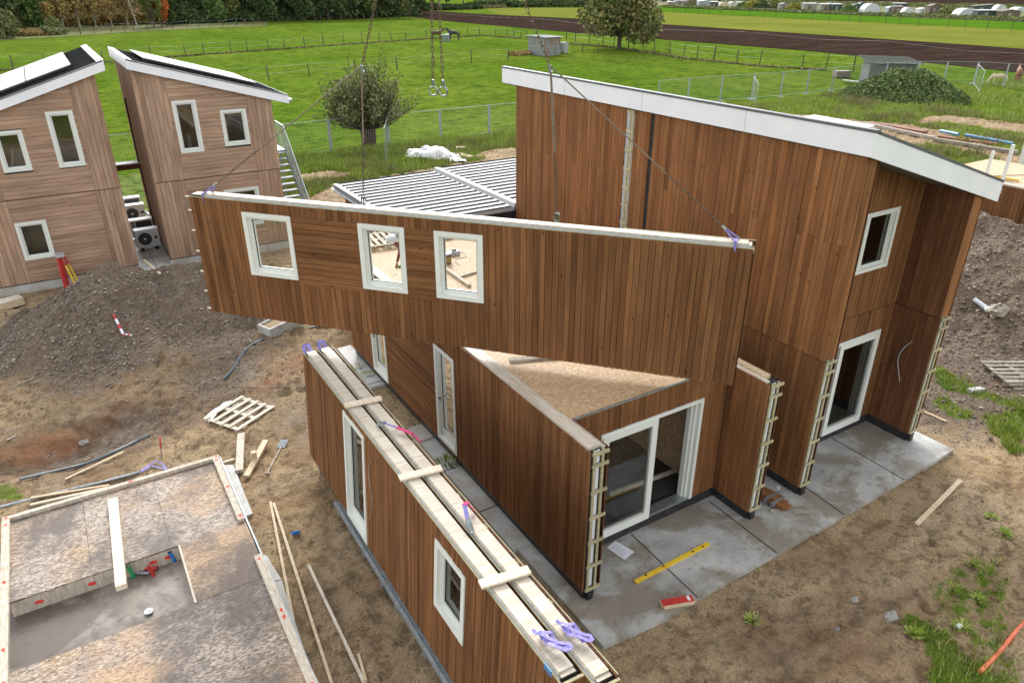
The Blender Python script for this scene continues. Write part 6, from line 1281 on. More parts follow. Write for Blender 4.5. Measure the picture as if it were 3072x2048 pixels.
# trestle by the left house and box
c = px(202, 862, 0.0); t = thing('trestle', 'small red and yellow trestle ladder before the left weathered house', 'ladder', (c.x, c.y, 0)); mb = MB()
hgt = 1.15; fd = Vector((math.sin(YAW), math.cos(YAW), 0)); rt_ = Vector((fd.y, -fd.x, 0)); tp = Vector((c.x + .05, c.y, hgt))
for s_ in (-.08, .08): mb.tube([Vector((c.x, c.y, -.05)) + fd * s_ * 1.2, tp + fd * s_ - rt_ * .04], 0.055, 6)
mb.build('front_leg', M['red'], t); mb = MB(); mb.tube([c + rt_ * .34, tp.lerp(c + rt_ * .34, .3) + rt_ * .02], 0.035, 6); mb.tube([c + rt_ * .34 + fd * .2, tp.lerp(c + rt_ * .34, .3) + fd * .2], 0.035, 6); mb.build('rear_leg', M['yellow'], t)
mb = MB(); mb.tube([tp, tp.lerp(c + rt_ * .34, .3)], 0.04, 6); mb.tube([tp + fd * .2, tp.lerp(c + rt_ * .34, .3) + fd * .2], 0.04, 6); mb.build('upper_leg', M['red'], t); mb = MB(); mb.box(tp.x - .14, tp.x + .14, tp.y - .16, tp.y + .22, hgt, hgt + .06); mb.build('top_step', M['foil'], t)
c = px(35, 912, 0); t = thing('timber_box', 'low timber box at the left edge in front of the weathered house', 'box', (c.x, c.y, gz(c.x, c.y))); mb = MB(); a, b = px(-30, 935), px(68, 908); mb.bar((a.x, a.y, .0), (b.x, b.y, .0), 0.42, 0.22, off=0, tint=(.1, 0, 0)); mb.build('side', M['board'], t); mb = MB(); mb.bar((a.x, a.y, .222), (b.x, b.y, .222), 0.45, 0.025, off=0, tint=(.8, 0, 0)); mb.build('lid', M['oldwood'], t)

# ---- heat pumps in the alley
def pump(y, front, label):
    t = thing('heat_pump', label, 'heat pump', (2.14, y, 0.02), group='heat pumps in the alley'); x0, x1 = 1.72, 2.56; mb = MB(); mb.box(x0, x1, y, y + .36, .14, .84); mb.build('casing', M['pumpcase'], t)
    mb = MB(); mb.box(x0 - .01, x1 + .01, y - .01, y + .37, .842, .865); mb.build('lid', M['white'], t)
    for x in (x0 + .1, x1 - .22): mb = MB(); mb.box(x, x + .12, y - .08, y + .44, .0, .13); mb.build('foot', M['black'], t)
    if front:
        mb = MB(); mb.tube([(x0 + .32, y - .001, .49), (x0 + .32, y - .02, .49)], .25, 28); g = mb.build('fan_grille', M['pumpdark'], t); mb = MB(); mb.tube([(x0 + .32, y - .021, .49), (x0 + .32, y - .03, .49)], .045, 12); mb.build('hub', M['pumpcase'], g)
        mb = MB(); mb.box(x0 + .66, x0 + .78, y - .012, y - .002, .46, .56); mb.build('handle', M['pumpdark'], t)
    else:
        mb = MB(); mb.box(x0 + .2, x1 - .05, y - .012, y - .002, .2, .8); mb.build('fin_grille', M['pumpdark'], t); mb = MB()
        for k in range(6): mb.box(x0 + .04, x0 + .15, y - .012, y - .002, .22 + k * .1, .28 + k * .1)
        mb.build('vent', M['pumpdark'], t)
    return t
pump(31.2, True, 'nearest heat pump in the alley showing its round fan'); pump(32.75, False, 'second heat pump in the alley showing its dark finned back'); pump(35.3, True, 'third heat pump in the alley showing its round fan'); pump(36.7, False, 'farthest heat pump in the alley showing its dark finned back')
cable('drain_pipe', [(2.58, 33.0, 5.6), (2.57, 33.0, 3.2), (2.57, 32.6, 1.6), (2.55, 32.2, .5)], 0.03, M['black'], 'black pipe running down the alley side of the right weathered house')
cable('hose', [(2.55, 35.3, .5), (2.75 - .12, 35.0, .45), (2.6, 34.6, .2), (2.58, 33.6, .1)], 0.05, M['foil'], 'pale insulated hose on the alley floor beside the pumps')

# ---- outside steel steps
t = thing('steel_stairs', 'outside galvanised steel stairs with mesh rail beside the right weathered house', 'stairs', (8, 31, 0)); mb = MB()
for x in (7.42, 8.46): mb.bar((x, 33.0, 2.95), (x, 30.0, -0.02), 0.04, 0.2)
mb.build('stringer', M['zincdull'], t)
for k in range(13): z = 0.2 + k * 0.225; y = 30.2 + k * 0.228; mb = MB(); mb.box(7.45, 8.43, y - .13, y + .13, z - .02, z + .02); mb.build('tread', M['zincdull'], t)
mb = MB(); mb.box(7.3, 8.48, 33.0, 34.2, 2.93, 2.99); mb.build('landing', M['zinc'], t)
mb = MB(); mb.tube([(8.5, 34.2, 4.05), (8.5, 33.0, 4.02), (8.5, 30.1, 1.05)], 0.03, 7); mb.tube([(8.5, 33.0, 3.35), (8.5, 30.1, .4)], 0.02, 6)
for k in range(5): y = 34.2 - k * 1.0; z0 = min(2.98, 2.98 - (33.0 - y) * .99) if y < 33 else 2.98; mb.tube([(8.5, y, z0 - .1), (8.5, y, z0 + 1.05)], 0.022, 6)
mb.build('handrail', M['zinc'], t); mb = MB()
for k in range(60): y = 34.2 - k * .068; z0 = 2.98 - max(0, 33.0 - y) * .99; mb.bar((8.5, y, z0), (8.5, y, z0 + 1.0), 0.004, 0.004)
for k in range(1, 10): mb.bar((8.5, 33.0, 2.98 + .1 * k), (8.5, 30.1, .1 + .1 * k), 0.004, 0.004); mb.bar((8.5, 34.2, 2.98 + .1 * k), (8.5, 33.0, 2.98 + .1 * k), 0.004, 0.004)
mb.build('mesh_infill', M['zinc'], t)
for x in (7.5, 8.4): mb = MB(); mb.box(x - .03, x + .03, 33.6, 33.66, -.1, 2.92); mb.build('support_leg', M['zincdull'], t)
pallet('pale pallet leaning on the ground behind the steel stairs', (9.0, 33.2, .0), .4, mat='pine')

# ================================================================ things on and around the new ground floor
def lay(a, b, z, w_, h_, mat, label, name, cat):
    p, q = px(*a, z), px(*b, z); mb = MB(); mb.bar(p + Vector((0, 0, .008)), q + Vector((0, 0, .008)), w_, h_, off=0, tint=(random.random(), 0, 0)); return one(name, mb, mat, label, cat)
lay((1528, 1085), (1730, 1070), ZW, .13, .05, M['greywood'], 'grey plank on the bare deck under the hanging wall panel', 'grey_plank', 'plank')
lay((1336, 810), (1409, 862), ZW, .09, .07, M['oldwood'], 'old beam on the deck seen through the right window of the hanging panel', 'deck_beam', 'beam')
lay((1376, 834), (1440, 815), ZW, .09, .05, M['oldwood'], 'short old lath on the deck seen through the right window of the hanging panel', 'deck_lath', 'lath')
lay((1328, 722), (1400, 706), ZW, .10, .09, M['oldwood'], 'beam along the far deck edge seen through the right window', 'deck_beam', 'beam')
c = px(1342, 790, ZW); t = thing('paint_can', 'white can with a dark and yellow label on the deck', 'can', (c.x, c.y, ZW)); mb = MB(); mb.tube([(c.x, c.y, ZW + .01), (c.x, c.y, ZW + .26)], .11, 16); mb.build('body', M['pumpdark'], t); mb = MB(); mb.tube([(c.x, c.y, ZW + .262), (c.x, c.y, ZW + .285)], .115, 16); mb.build('lid', M['white'], t)
mb = MB()
for k in range(5): a = -2.2 + k * .3; mb.hexa([(c.x + math.cos(a) * .112, c.y + math.sin(a) * .112, ZW + .05), (c.x + math.cos(a + .12) * .112, c.y + math.sin(a + .12) * .112, ZW + .05), (c.x + math.cos(a + .12) * .115, c.y + math.sin(a + .12) * .115, ZW + .05), (c.x + math.cos(a) * .115, c.y + math.sin(a) * .115, ZW + .05)] + [(c.x + math.cos(a + .1) * .112, c.y + math.sin(a + .1) * .112, ZW + .2), (c.x + math.cos(a + .22) * .112, c.y + math.sin(a + .22) * .112, ZW + .2), (c.x + math.cos(a + .22) * .115, c.y + math.sin(a + .22) * .115, ZW + .2), (c.x + math.cos(a + .1) * .115, c.y + math.sin(a + .1) * .115, ZW + .2)])
mb.build('label_print', M['yellow'], t)
c = px(1362, 765, ZW); t = thing('power_tool_case', 'small grey tool box with cords on the deck behind the can', 'tool box', (c.x, c.y, ZW)); mb = MB(); mb.box(c.x - .14, c.x + .14, c.y - .1, c.y + .1, ZW + .01, ZW + .12); mb.build('body', M['foil'], t); mb = MB(); mb.box(c.x - .06, c.x + .06, c.y - .03, c.y + .03, ZW + .121, ZW + .16); mb.build('handle', M['black'], t)
cable('cable', [px(1370, 765, ZW + .01), px(1385, 757, ZW + .01), px(1400, 770, ZW + .01), px(1375, 775, ZW + .01), px(1365, 785, ZW + .01), px(1378, 795, ZW + .01)], 0.012, M['foil'], 'coiled pale cord on the deck beside the tool box')
e1, e2 = px(1145, 752, ZW + .14), px(1110, 715, ZW + .14); pc = px(1150, 718, ZW + .1)
pallet('weathered pallet on the deck seen through the middle window of the hanging panel', (pc.x, pc.y, ZW + .01), math.atan2(e2.y - e1.y, e2.x - e1.x), 1.2, 1.0, 6)
c = px(1200, 803, ZW); mb = MB(); mb.tube([(c.x - .05, c.y, ZW + .03), (c.x + .12, c.y + .05, ZW + .035)], .035, 8); one('green_bottle', mb, M['green'], 'green bottle on the deck by the worker hand', 'bottle')
# worker bending over the wall
SKIN = simple('skin', (.42, .22, .15), (.48, .27, .19), 4, .55); MAROON = simple('maroon_jacket', (.20, .02, .03), (.27, .035, .045), 5, .8); DARKT = simple('dark_trousers', (.03, .03, .035), (.05, .05, .055), 5, .8); GREYJ = simple('grey_shoulder_cloth', (.30, .30, .34), (.36, .36, .40), 5, .8)
def skin_obj(name, pts, edges, mat, parent, sub=1, root=0, off=Vector((0, 0, 0))):
    me = bpy.data.meshes.new(name); me.from_pydata([(p[0] - off.x, p[1] - off.y, p[2] - off.z) for p in pts], edges, []); me.materials.append(mat); o = bpy.data.objects.new(name, me); COL.objects.link(o)
    o.modifiers.new('skin', 'SKIN').use_smooth_shade = True
    bm = bmesh.new(); bm.from_mesh(me); sk = bm.verts.layers.skin.verify(); bm.verts.ensure_lookup_table()
    for i, p in enumerate(pts): bm.verts[i][sk].radius = (p[3], p[4] if len(p) > 4 else p[3]); bm.verts[i][sk].use_root = (i == root)
    bm.to_mesh(me); bm.free()
    s_ = o.modifiers.new('sub', 'SUBSURF'); s_.levels = sub; s_.render_levels = sub
    if parent is not None: o.parent = parent
    return o
hd = px(1180, 722, 4.12); hh = px(1190, 795, 3.50); sh = px(1203, 716, 4.16); W0 = Vector((hd.x + .75, hd.y + .25, ZW)); wk = thing('person', 'worker in maroon sleeves and white helmet bending behind the middle panel window', 'person', W0)
hip = Vector((hd.x + .62, hd.y + .22, ZW + .86)); ch = Vector((hd.x + .22, hd.y + .09, ZW + 1.1)); el = sh.lerp(hh, .5) + Vector((.03, 0, 0)); wr = sh.lerp(hh, .9)
pts = [(*hip, .17, .13), (*(hip.lerp(ch, .5)), .15, .12), (*ch, .17, .12), (*(ch.lerp(hd, .7)), .06), (*hd, .10), (*sh, .075), (*el, .05), (*wr, .032), (*(ch + Vector((.05, .25, -.03))), .07), (*(ch + Vector((0, .36, -.3))), .05), (*(hip + Vector((-.12, .1, -.32))), .035),
       (*(hip + Vector((.0, -.10, -.08))), .10), (*(hip + Vector((-.06, -.12, -.46))), .07), (*(W0 + Vector((.0, -.12, .08))), .045), (*(W0 + Vector((-.14, -.13, .03))), .04), (*(hip + Vector((.0, .12, -.08))), .10), (*(hip + Vector((-.04, .14, -.46))), .07), (*(W0 + Vector((.02, .15, .08))), .045), (*(W0 + Vector((-.12, .16, .03))), .04)]
body = skin_obj('body', pts, [(0, 1), (1, 2), (2, 3), (3, 4), (2, 5), (5, 6), (6, 7), (2, 8), (8, 9), (9, 10), (0, 11), (11, 12), (12, 13), (13, 14), (0, 15), (15, 16), (16, 17), (17, 18)], MAROON, wk, 2, 0, W0)
hp = [(*wr, .028), (*hh, .032)]; he = [(0, 1)]; dn = (hh - wr).normalized(); sx = dn.cross(Vector((0, 1, 0))).normalized()
for k in range(4): b0 = hh + sx * (k - 1.5) * .017 + dn * .02; b1 = b0 + dn * .035 + Vector((-.01, -.012, 0)); b2 = b1 + dn * (.025 + .006 * (k in (1, 2))) + Vector((.01, .016, 0)); n_ = len(hp); hp += [(*b0, .010), (*b1, .0095), (*b2, .008)]; he += [(1, n_), (n_, n_ + 1), (n_ + 1, n_ + 2)]
n_ = len(hp); hp += [(*(hh + sx * .03 - dn * .005), .011), (*(hh + sx * .035 + dn * .03 + Vector((0, -.02, 0))), .009)]; he += [(1, n_), (n_, n_ + 1)]
skin_obj('hand', hp, he, SKIN, wk, 1, 0, W0)
mb = MB(); R0 = .145
for i in range(8):
    for j in range(18):
        f = lambda i, j: hd + Vector((-.03, -.02, .03)) + Vector((math.cos(j * math.pi / 9) * math.cos(i * math.pi / 16) * R0 * 1.12, math.sin(j * math.pi / 9) * math.cos(i * math.pi / 16) * R0, math.sin(i * math.pi / 16) * R0 * .95))
        mb.quad([f(i, j), f(i, (j + 1) % 18), f(i + 1, (j + 1) % 18), f(i + 1, j)])
hm = mb.build('helmet', M['white'], wk, True); mb = MB(); c = hd + Vector((-.03, -.02, .03)); mb.tube([c + Vector((math.cos(a * .349) * R0 * 1.15, math.sin(a * .349) * R0 * 1.04, -.005)) for a in range(19)], .012, 6); mb.build('helmet_rim', M['white'], wk)
mb = MB(); mb.tube([ch + Vector((-.1, -.2, .02)), ch + Vector((-.06, .2, .05))], .10, 10); mb.build('collar', GREYJ, wk, True)
cable('string', [hh + dn * .05, hh + dn * .2 + Vector((0, -.02, 0)), Vector((6.08, hh.y + .02, ZW + .05))], 0.006, M['pine'], 'thin cord held by the bending worker down to the wall plate')

# patio things
def tilt_box(name, a, b, w_, h_, mat, label, cat, z=0.002): mb = MB(); mb.bar(Vector((*a, z)), Vector((*b, z)), w_, h_, off=0, tint=(.5, 0, 0)); return one(name, mb, mat, label, cat)
sl_ = tilt_box('spirit_level', (6.96, 7.15), (8.80, 7.19), .075, .035, M['yellow'], 'long yellow spirit level lying on the patio', 'spirit level'); mb = MB()
for x in (7.2, 7.62, 8.35, 8.6): mb.box(x, x + .05, 7.155, 7.185, .0375, .041)
mb.build('vial', M['black'], sl_)
mb = MB(); a = [px(1821, 1642), px(1846, 1621), px(1903, 1655), px(1874, 1679)]; mb.quad([(p.x, p.y, .006) for p in reversed(a)]); pa = one('paper_sheet', mb, M['paper'], 'white printed sheet lying on the patio by the sliding door', 'paper'); mb = MB(); P_ = [Vector((p.x, p.y, .0085)) for p in a]
for k in range(9): f = .18 + k * .075; u, v = P_[0].lerp(P_[3], f), P_[1].lerp(P_[2], f); mb.bar(u.lerp(v, .12), u.lerp(v, .5 + .3 * random.Random(k).random()), .008, .0005)
mb.build('print', M['ink'], pa)
for k, (y, z, lab) in enumerate(((6.46, 0, 'red wrapped board bundle on the patio corner'),)):
    t = thing('red_bundle', lab, 'bundle', (7.25, 6.4, 0)); mb = MB(); mb.bar((6.98, 6.49, .004), (7.52, 6.30, .004), .13, .09, off=0); mb.build('wrapping', M['red'], t); mb = MB(); mb.bar((6.975, 6.42, .004), (7.515, 6.232, .004), .02, .07, off=0); mb.bar((6.97, 6.492, .006), (6.979, 6.489, .006), .13, .085, off=0); mb.build('board_edge', M['board'], t); mb = MB(); mb.bar((7.42, 6.335, .096), (7.47, 6.317, .096), .10, .002, off=0); mb.build('sticker', M['paper'], t)
t = thing('cladding_board_bundle', 'bundle of brown cladding boards tied with silver tape on the patio', 'bundle', (10.85, 7.4, 0)); rr = random.Random(6)
for i in range(9):
    x = 10.62 + .085 * (i % 3) + .02 * (i // 3); y1 = 8.15 + rr.uniform(-.1, .1); y0 = 6.98 + rr.uniform(-.08, .12) + .12 * (i // 3); mb = MB(); mb.bar((x - .02, y1, .06 + .03 * (i // 3)), (x + .16, y0, .08 + .03 * (i // 3)), .10, .022, tint=(rr.random(), rr.random(), 0)); mb.build('board', M['redbrown'], t)
for y in (7.25, 7.42): mb = MB(); mb.box(10.64, 11.02, y, y + .06, .045, .16); mb.build('tape', M['zinc'], t)
tilt_box('patio_plank', (10.55, 7.22), (11.35, 6.72), .09, .04, M['greywood'], 'short old plank sticking out from under the brown board bundle', 'plank')
mb = MB(); mb.box(11.25, 11.33, 7.62, 7.68, .002, .05); one('white_scrap', mb, M['whitestrip'], 'small white scrap on the patio beside the black plinth', 'scrap')
# right ground
plank((2748, 1578), (2880, 1445), .09, .03, M['board'], 'single pale plank on the sand right of the patio', 'plank'); plank((2772, 1237), (2836, 1265), .04, .03, M['board'], 'short lath on the sand beside the far wall end', 'lath')
cable('orange_pipe', [pg(2938, 2018, .03), pg(3000, 1955, .03), pg(3040, 1905, .03), pg(3120, 1820, .03)], .035, M['orange'], 'orange pipe lying in the grass at the lower right corner', 9)
def stone(x, y, s, label, mat='stone', seed=0):
    r = random.Random(seed); c = pg(x, y); mb = MB(); n, m_ = 9, 5; P_ = []
    for i in range(m_ + 1):
        for j in range(n): a = j * 2 * math.pi / n; b = -math.pi / 2 + math.pi * i / m_; k = s * (0.8 + .4 * (math.sin(j * 2.1 + i * 1.7 + seed) * .5 + .5)); P_.append((c.x + math.cos(a) * math.cos(b) * k, c.y + math.sin(a) * math.cos(b) * k * .75, c.z + s * .25 + math.sin(b) * k * .6))
    for i in range(m_):
        for j in range(n): mb.quad([P_[i * n + j], P_[i * n + (j + 1) % n], P_[(i + 1) * n + (j + 1) % n], P_[(i + 1) * n + j]])
    one('stone', mb, M[mat], label, 'stone')
stone(2672, 1852, .14, 'biggest grey stone at the edge of the grass patch', seed=1); stone(2563, 1800, .08, 'smaller grey stone left of the biggest stone', seed=2); stone(2510, 1888, .06, 'grey stone lower left of the two larger stones', seed=3); stone(2877, 1880, .07, 'white crumpled scrap in the sparse grass', 'paper', seed=4)
stone(2995, 940, .35, 'brown lump of soil at the foot of the gravel heap', 'greywood', 5); stone(254, 1330, .12, 'pale stone above the dark hose', seed=6)
# grey pipe with a branch by the gravel heap
a, b = pg(2922, 905, .1), pg(2968, 938, .08); t = thing('pipe_branch', 'grey plastic pipe with a forked end at the foot of the gravel heap', 'pipe', b); mb = MB(); mb.tube([a, b], .075, 8); mb.build('pipe', M['foil'], t, True); mb = MB(); mb.tube([b + Vector((-.1, .1, 0)), pg(2985, 930, .12)], .07, 8); mb.tube([b + Vector((-.05, -.05, 0)), pg(2978, 957, .08)], .07, 8); mb.build('fork', M['white'], t, True)
c = pg(3045, 1130); pallet('weathered slatted pallet on the gravel at the right edge', (c.x, c.y, c.z + .04), -.55, 1.3, 1.2, 6, mat='greywood'); pallet('lower pallet of the pair on the gravel at the right edge', (c.x + .1, c.y - .15, c.z - .12), -.50, 1.3, 1.2, 6, mat='greywood')
mb = MB(); a, b = pg(2905, 1177, .05), pg(2945, 1172, .05); mb.bar(a, b, .14, .1); one('pale_block', mb, M['conc2'], 'pale slab fragment lying in the weeds right of the house', 'slab')
# far right things
mb = MB(); q = [px(2392, 365), px(2440, 356), px(2620, 388), px(2580, 402)]; mb.prism([(p.x, p.y) for p in reversed(q)][::-1], 0.02, 0.30); one('sheet_stack', mb, M['white'], 'flat stack of white sheets on the sand behind the tall roof', 'sheet stack')
plank((2340, 357), (2392, 352), .3, .1, M['pine'], 'short pale board beside the stack of white sheets', 'board')
plank((2606, 373), (2775, 402), .5, .18, simple('rusty_beam', (.20, .08, .05), (.27, .11, .07), 3, .7), 'long rust red beam lying on the sand behind the tall roof', 'rust_beam', cat='beam')
plank((2586, 374), (2800, 420), .35, .2, M['greywood'], 'long grey beam beside the rust red beam, rear half', 'grey_beam', cat='beam'); plank((2800, 424), (3050, 464), .35, .2, M['greywood'], 'long grey beam in the grass below the blue pipes', 'grey_beam', cat='beam')
plank((2818, 412), (2990, 436), .5, .14, bpy.data.materials['rusty_beam'], 'rust red beam under the blue pipes', 'rust_beam', cat='beam')
for a, b, l in (((2818, 403), (2873, 414), 'short light blue pipe in the rough grass, left one'), ((2893, 416), (3035, 443), 'long light blue pipe in the rough grass, right one')): mb = MB(); mb.tube([pg(*a, .25), pg(*b, .25)], .10, 10); one('light_blue_pipe', mb, M['bluepipe'], l, 'pipe')
tag(hedge('twig_heap', (2873, 424), (2900, 430), .5, .5, 'brown', 500, .15, 91), 'small heap of brown twigs between the blue pipes', 'twig heap')
for a, b, l in (((2958, 530), (2968, 493), 'left white post on the deck edge of the far right brown building'), ((3008, 542), (3020, 487), 'right white post on the deck edge of the far right brown building')): p = px(*a, 3.12); mb = MB(); mb.box(p.x - .05, p.x + .05, p.y - .05, p.y + .05, 3.16, 3.16 + (.9 if a[0] < 3000 else 1.25)); one('white_post', mb, M['frame'], l, 'post')
p = px(2950, 530, 3.12); mb = MB(); mb.bar((p.x, p.y - .1, 3.18), (p.x + .3, p.y - 1.1, 3.18), .12, .06); one('yellow_tool', mb, M['yellow'], 'yellow tool lying on the plate between the two white posts', 'tool')
mb = MB(); mb.bar((p.x + .1, p.y - .3, 3.2), (p.x + .2, p.y - 1.6, 3.5), .08, .05, tint=(.5, 0, 0)); one('brace_lath', mb, M['board'], 'thin sloping lath fixed to the right white post', 'lath')
# site cabin with ribbed sheet walls
c = px(3036, 548, 0); t = thing('site_cabin', 'pale ribbed site cabin cut by the right edge of the picture', 'cabin', (c.x, c.y, 0)); mb = MB(); mb.box(c.x, c.x + 6, c.y - 2.4, c.y, .1, 2.9); mb.build('wall', M['cabin'], t); mb = MB()
for k in range(9): y = c.y - .1 - k * .28; mb.box(c.x - .03, c.x - .001, y - .14, y, .1, 2.9)
mb.build('wall_rib', M['cabin'], t)
for k in range(20): pass
mb = MB(); mb.box(c.x - .05, c.x + 6.05, c.y - 2.45, c.y + .05, 2.902, 3.0); mb.build('roof', M['roofdark'], t)

# ================================================================ pasture: shacks, horses, car, allotments
TIN = simple('tin_sheet', (.17, .185, .185), (.28, .30, .30), 1.2, .5, .4, stretch=(6, 6, .4)); RUSTT = simple('rusty_tin', (.20, .09, .045), (.33, .18, .10), 2, .7, .2, stretch=(6, 6, .5)); DKG = simple('dark_green_paint', (.02, .045, .035), (.035, .065, .05), 4, .6); BRW = simple('brown_shed_wood', (.09, .065, .045), (.16, .12, .085), 4, .7, stretch=(6, 6, .6)); GRW = simple('grey_shed_wood', (.20, .185, .16), (.30, .28, .25), 4, .7, stretch=(6, 6, .6)); POLY = simple('pale_polytunnel', (.42, .45, .44), (.54, .56, .55), 1.5, .5); BLG = simple('blue_grey_wood', (.24, .30, .33), (.32, .38, .41), 4, .6); MET = simple('pale_sheet_roof', (.26, .27, .28), (.36, .37, .38), 2, .4, .3)
def lean_shed(name, label, A_, B_, C_, hl, hr, wm, rm, over=.3, bands=False):
    """A_ left rear, B_ nearest corner, C_ right corner; height hl along the left side, hr at the right"""
    A_, B_, C_ = Vector(A_), Vector(B_), Vector(C_); D_ = A_ + (C_ - B_); t = thing(name, label, 'shed', B_); z0 = -.3
    P = lambda p, z: Vector((p.x, p.y, z)); mb = MB(); mb.hexa([P(A_, z0), P(B_, z0), P(C_, z0), P(D_, z0), P(A_, hl), P(B_, hl), P(C_, hr), P(D_, hr)]); mb.build('wall', wm, t)
    cx = (A_ + B_ + C_ + D_) / 4; e = [cx + (q - cx) * (1 + over / (q - cx).length) for q in (A_, B_, C_, D_)]; mb = MB(); mb.hexa([P(e[0], hl + .02), P(e[1], hl + .02), P(e[2], hr + .02), P(e[3], hr + .02), P(e[0], hl + .08), P(e[1], hl + .08), P(e[2], hr + .08), P(e[3], hr + .08)])
    rf = mb.build('roof', rm, t); mb = MB()
    for k in range(1, 14): f = k / 14; u, v = e[0].lerp(e[1], f), e[3].lerp(e[2], f); mb.bar(P(u, hl + .08), P(v, hr + .08), .06, .03, off=0)
    mb.build('roof_rib', rm, rf)
    if bands:
        rr = random.Random(3); nrm = (A_ - D_).normalized(); f = (C_ - B_); nf = (B_ - A_).normalized()
        for k in range(22):
            if rr.random() < .6: a = B_ + f * (k / 22) + nf * .012; b = B_ + f * ((k + .75) / 22) + nf * .012; z1, z2 = (-.1, .95) if rr.random() < .45 else (1.1, hr - .05); mb = MB(); mb.bar(P(a.lerp(b, .5), z1), P(a.lerp(b, .5), z2), .16, .02, up=(nf.x, nf.y, 0)); mb.build('rusty_sheet', RUSTT, t) if k % 3 != 1 else None
        mb = MB(); mb.bar(P(B_ + nf * .02, 1.0), P(C_ + nf * .02, 1.0), .03, .1); mb.bar(P(A_ + f.normalized() * -.02, 1.0), P(B_ + f.normalized() * -.02, 1.0), .03, .1); mb.build('band', MET, t)
    return t
a0, b0, c0 = px(1584, 162, -.2), px(1632, 169, -.2), px(1680, 164, -.2)
lean_shed('tin_shack', 'square shack of grey and rusty tin sheets in the horse pasture', a0, b0, c0, 2.35, 2.25, TIN, MET, .5, True)
q = px(1690, 160, -.2); t = thing('water_tank', 'white caged water tank on a pallet beside the tin shack', 'water tank', q, .3); mb = MB(); mb.box(-.5, .5, -.5, .5, .35, 1.55); mb.build('tank', POLY, t, local=True); mb = MB()
for k in range(6):
    x = -.53 + k * .212; mb.box(x - .012, x + .012, -.54, -.52, .3, 1.6); mb.box(-.54, -.52, x - .012, x + .012, .3, 1.6)
for k in range(6): z = .35 + k * .24; mb.box(-.54, .54, -.545, -.52, z, z + .024); mb.box(-.545, -.52, -.52, .54, z, z + .024)
mb.build('cage', M['zinc'], t, local=True); mb = MB(); mb.box(-.55, .55, -.55, .55, 0, .12); mb.box(-.5, .5, -.5, .5, .2, .3); mb.build('pallet_base', M['greywood'], t, local=True)
a0, b0, c0 = px(2580, 236, -.2), px(2598, 262, -.2), px(2740, 246, -.2); lean_shed('lean_to_shed', 'long grey lean-to shed behind the bramble mound', a0, b0, c0, 2.2, 1.6, simple('lean_to_sheet', (.10, .112, .105), (.16, .175, .165), 2, .8, spec=.1), simple('felt_roof', (.095, .10, .09), (.14, .15, .13), 2, .9, spec=.1), .7)
q = px(2502, 232, -.2); mb = MB(); mb.bar(q, q + Vector((1.6, -.7, 0)), 1.0, .7, off=0, tint=(.3, 0, 0)); one('wood_stack', mb, M['greywood'], 'grey heap of stacked boards beside the lean-to shed', 'wood stack')
plank((2530, 243), (2580, 248), .5, .08, M['conc2'], 'pale flat slabs on the grass beside the lean-to shed', 'slab', cat='slab')
def horse(label, loc, yaw_, col, mane, graze=False, k=1.0, belt=False):
    t = thing('horse', label, 'horse', loc, yaw_); t.scale = (k,) * 3
    P = [(-.62, 0, 1.22, .23, .27), (-.2, 0, 1.16, .26, .29), (.3, 0, 1.18, .25, .30), (.62, 0, 1.25, .20, .27)]
    if graze: P += [(.95, 0, 1.1, .13, .18), (1.25, 0, .68, .10, .13), (1.38, 0, .42, .09, .12), (1.5, 0, .15, .055, .07)]
    else: P += [(.92, 0, 1.48, .13, .2), (1.12, 0, 1.75, .10, .14), (1.28, 0, 1.74, .09, .12), (1.55, 0, 1.56, .055, .07)]
    E_ = [(0, 1), (1, 2), (2, 3), (3, 4), (4, 5), (5, 6), (6, 7)]
    for sy in (-.16, .16):
        n = len(P); d = .05 * (1 if sy > 0 else -1); P += [(.58 + d, sy, .98, .12, .13), (.60 + d, sy, .60, .075, .085), (.60 + d, sy, .22, .058), (.64 + d, sy, .04, .065)]; E_ += [(3, n), (n, n + 1), (n + 1, n + 2), (n + 2, n + 3)]
        n = len(P); P += [(-.68 + d, sy, .96, .15, .17), (-.60 + d, sy, .72, .10, .11), (-.80 + d, sy, .46, .075, .075), (-.76 + d, sy, .2, .058), (-.72 + d, sy, .04, .065)]; E_ += [(0, n), (n, n + 1), (n + 1, n + 2), (n + 2, n + 3), (n + 3, n + 4)]
    skin_obj('body', P, E_, simple('coat_' + col[0], col[1], col[2], 3, .6), t, 2, 1); mn = simple('mane_' + col[0], mane, tuple(x * 1.4 for x in mane), 5, .8); mb = MB()
    mb.tube([(-.86, 0, 1.28), (-1.0, 0, .95), (-1.02, 0, .45)], .075, 6, r2=.03); mb.build('tail', mn, t, True, True); mb = MB()
    if graze: mb.tube([(.72, 0, 1.5), (1.02, 0, 1.27), (1.32, 0, .8), (1.42, 0, .55)], .05, 6, r2=.03)
    else: mb.tube([(.7, 0, 1.5), (.88, 0, 1.70), (1.06, 0, 1.9), (1.15, 0, 1.9)], .05, 6, r2=.03)
    mb.build('mane', mn, t, True, True); mb = MB(); hx, hz = (1.33, .57) if graze else (1.14, 1.85)
    for sy in (-.06, .06): mb.tube([(hx, sy, hz), (hx - .01 + (.06 if graze else 0), sy * 1.3, hz + .13)], .03, 5, r2=.008)
    mb.build('ear', mn, t, True, True)
    if belt: mb = MB(); mb.box(.05, .35, -.3, .3, .86, .92); mb.build('girth_strap', M['yellow'], t, local=True)
ry = -YAW
q = px(1311, 121, -.25); horse('dark bay horse feeding at the left side of the green feed bin', q, ry, ('bay', (.075, .030, .018), (.11, .045, .025)), (.02, .012, .01), k=1.12)
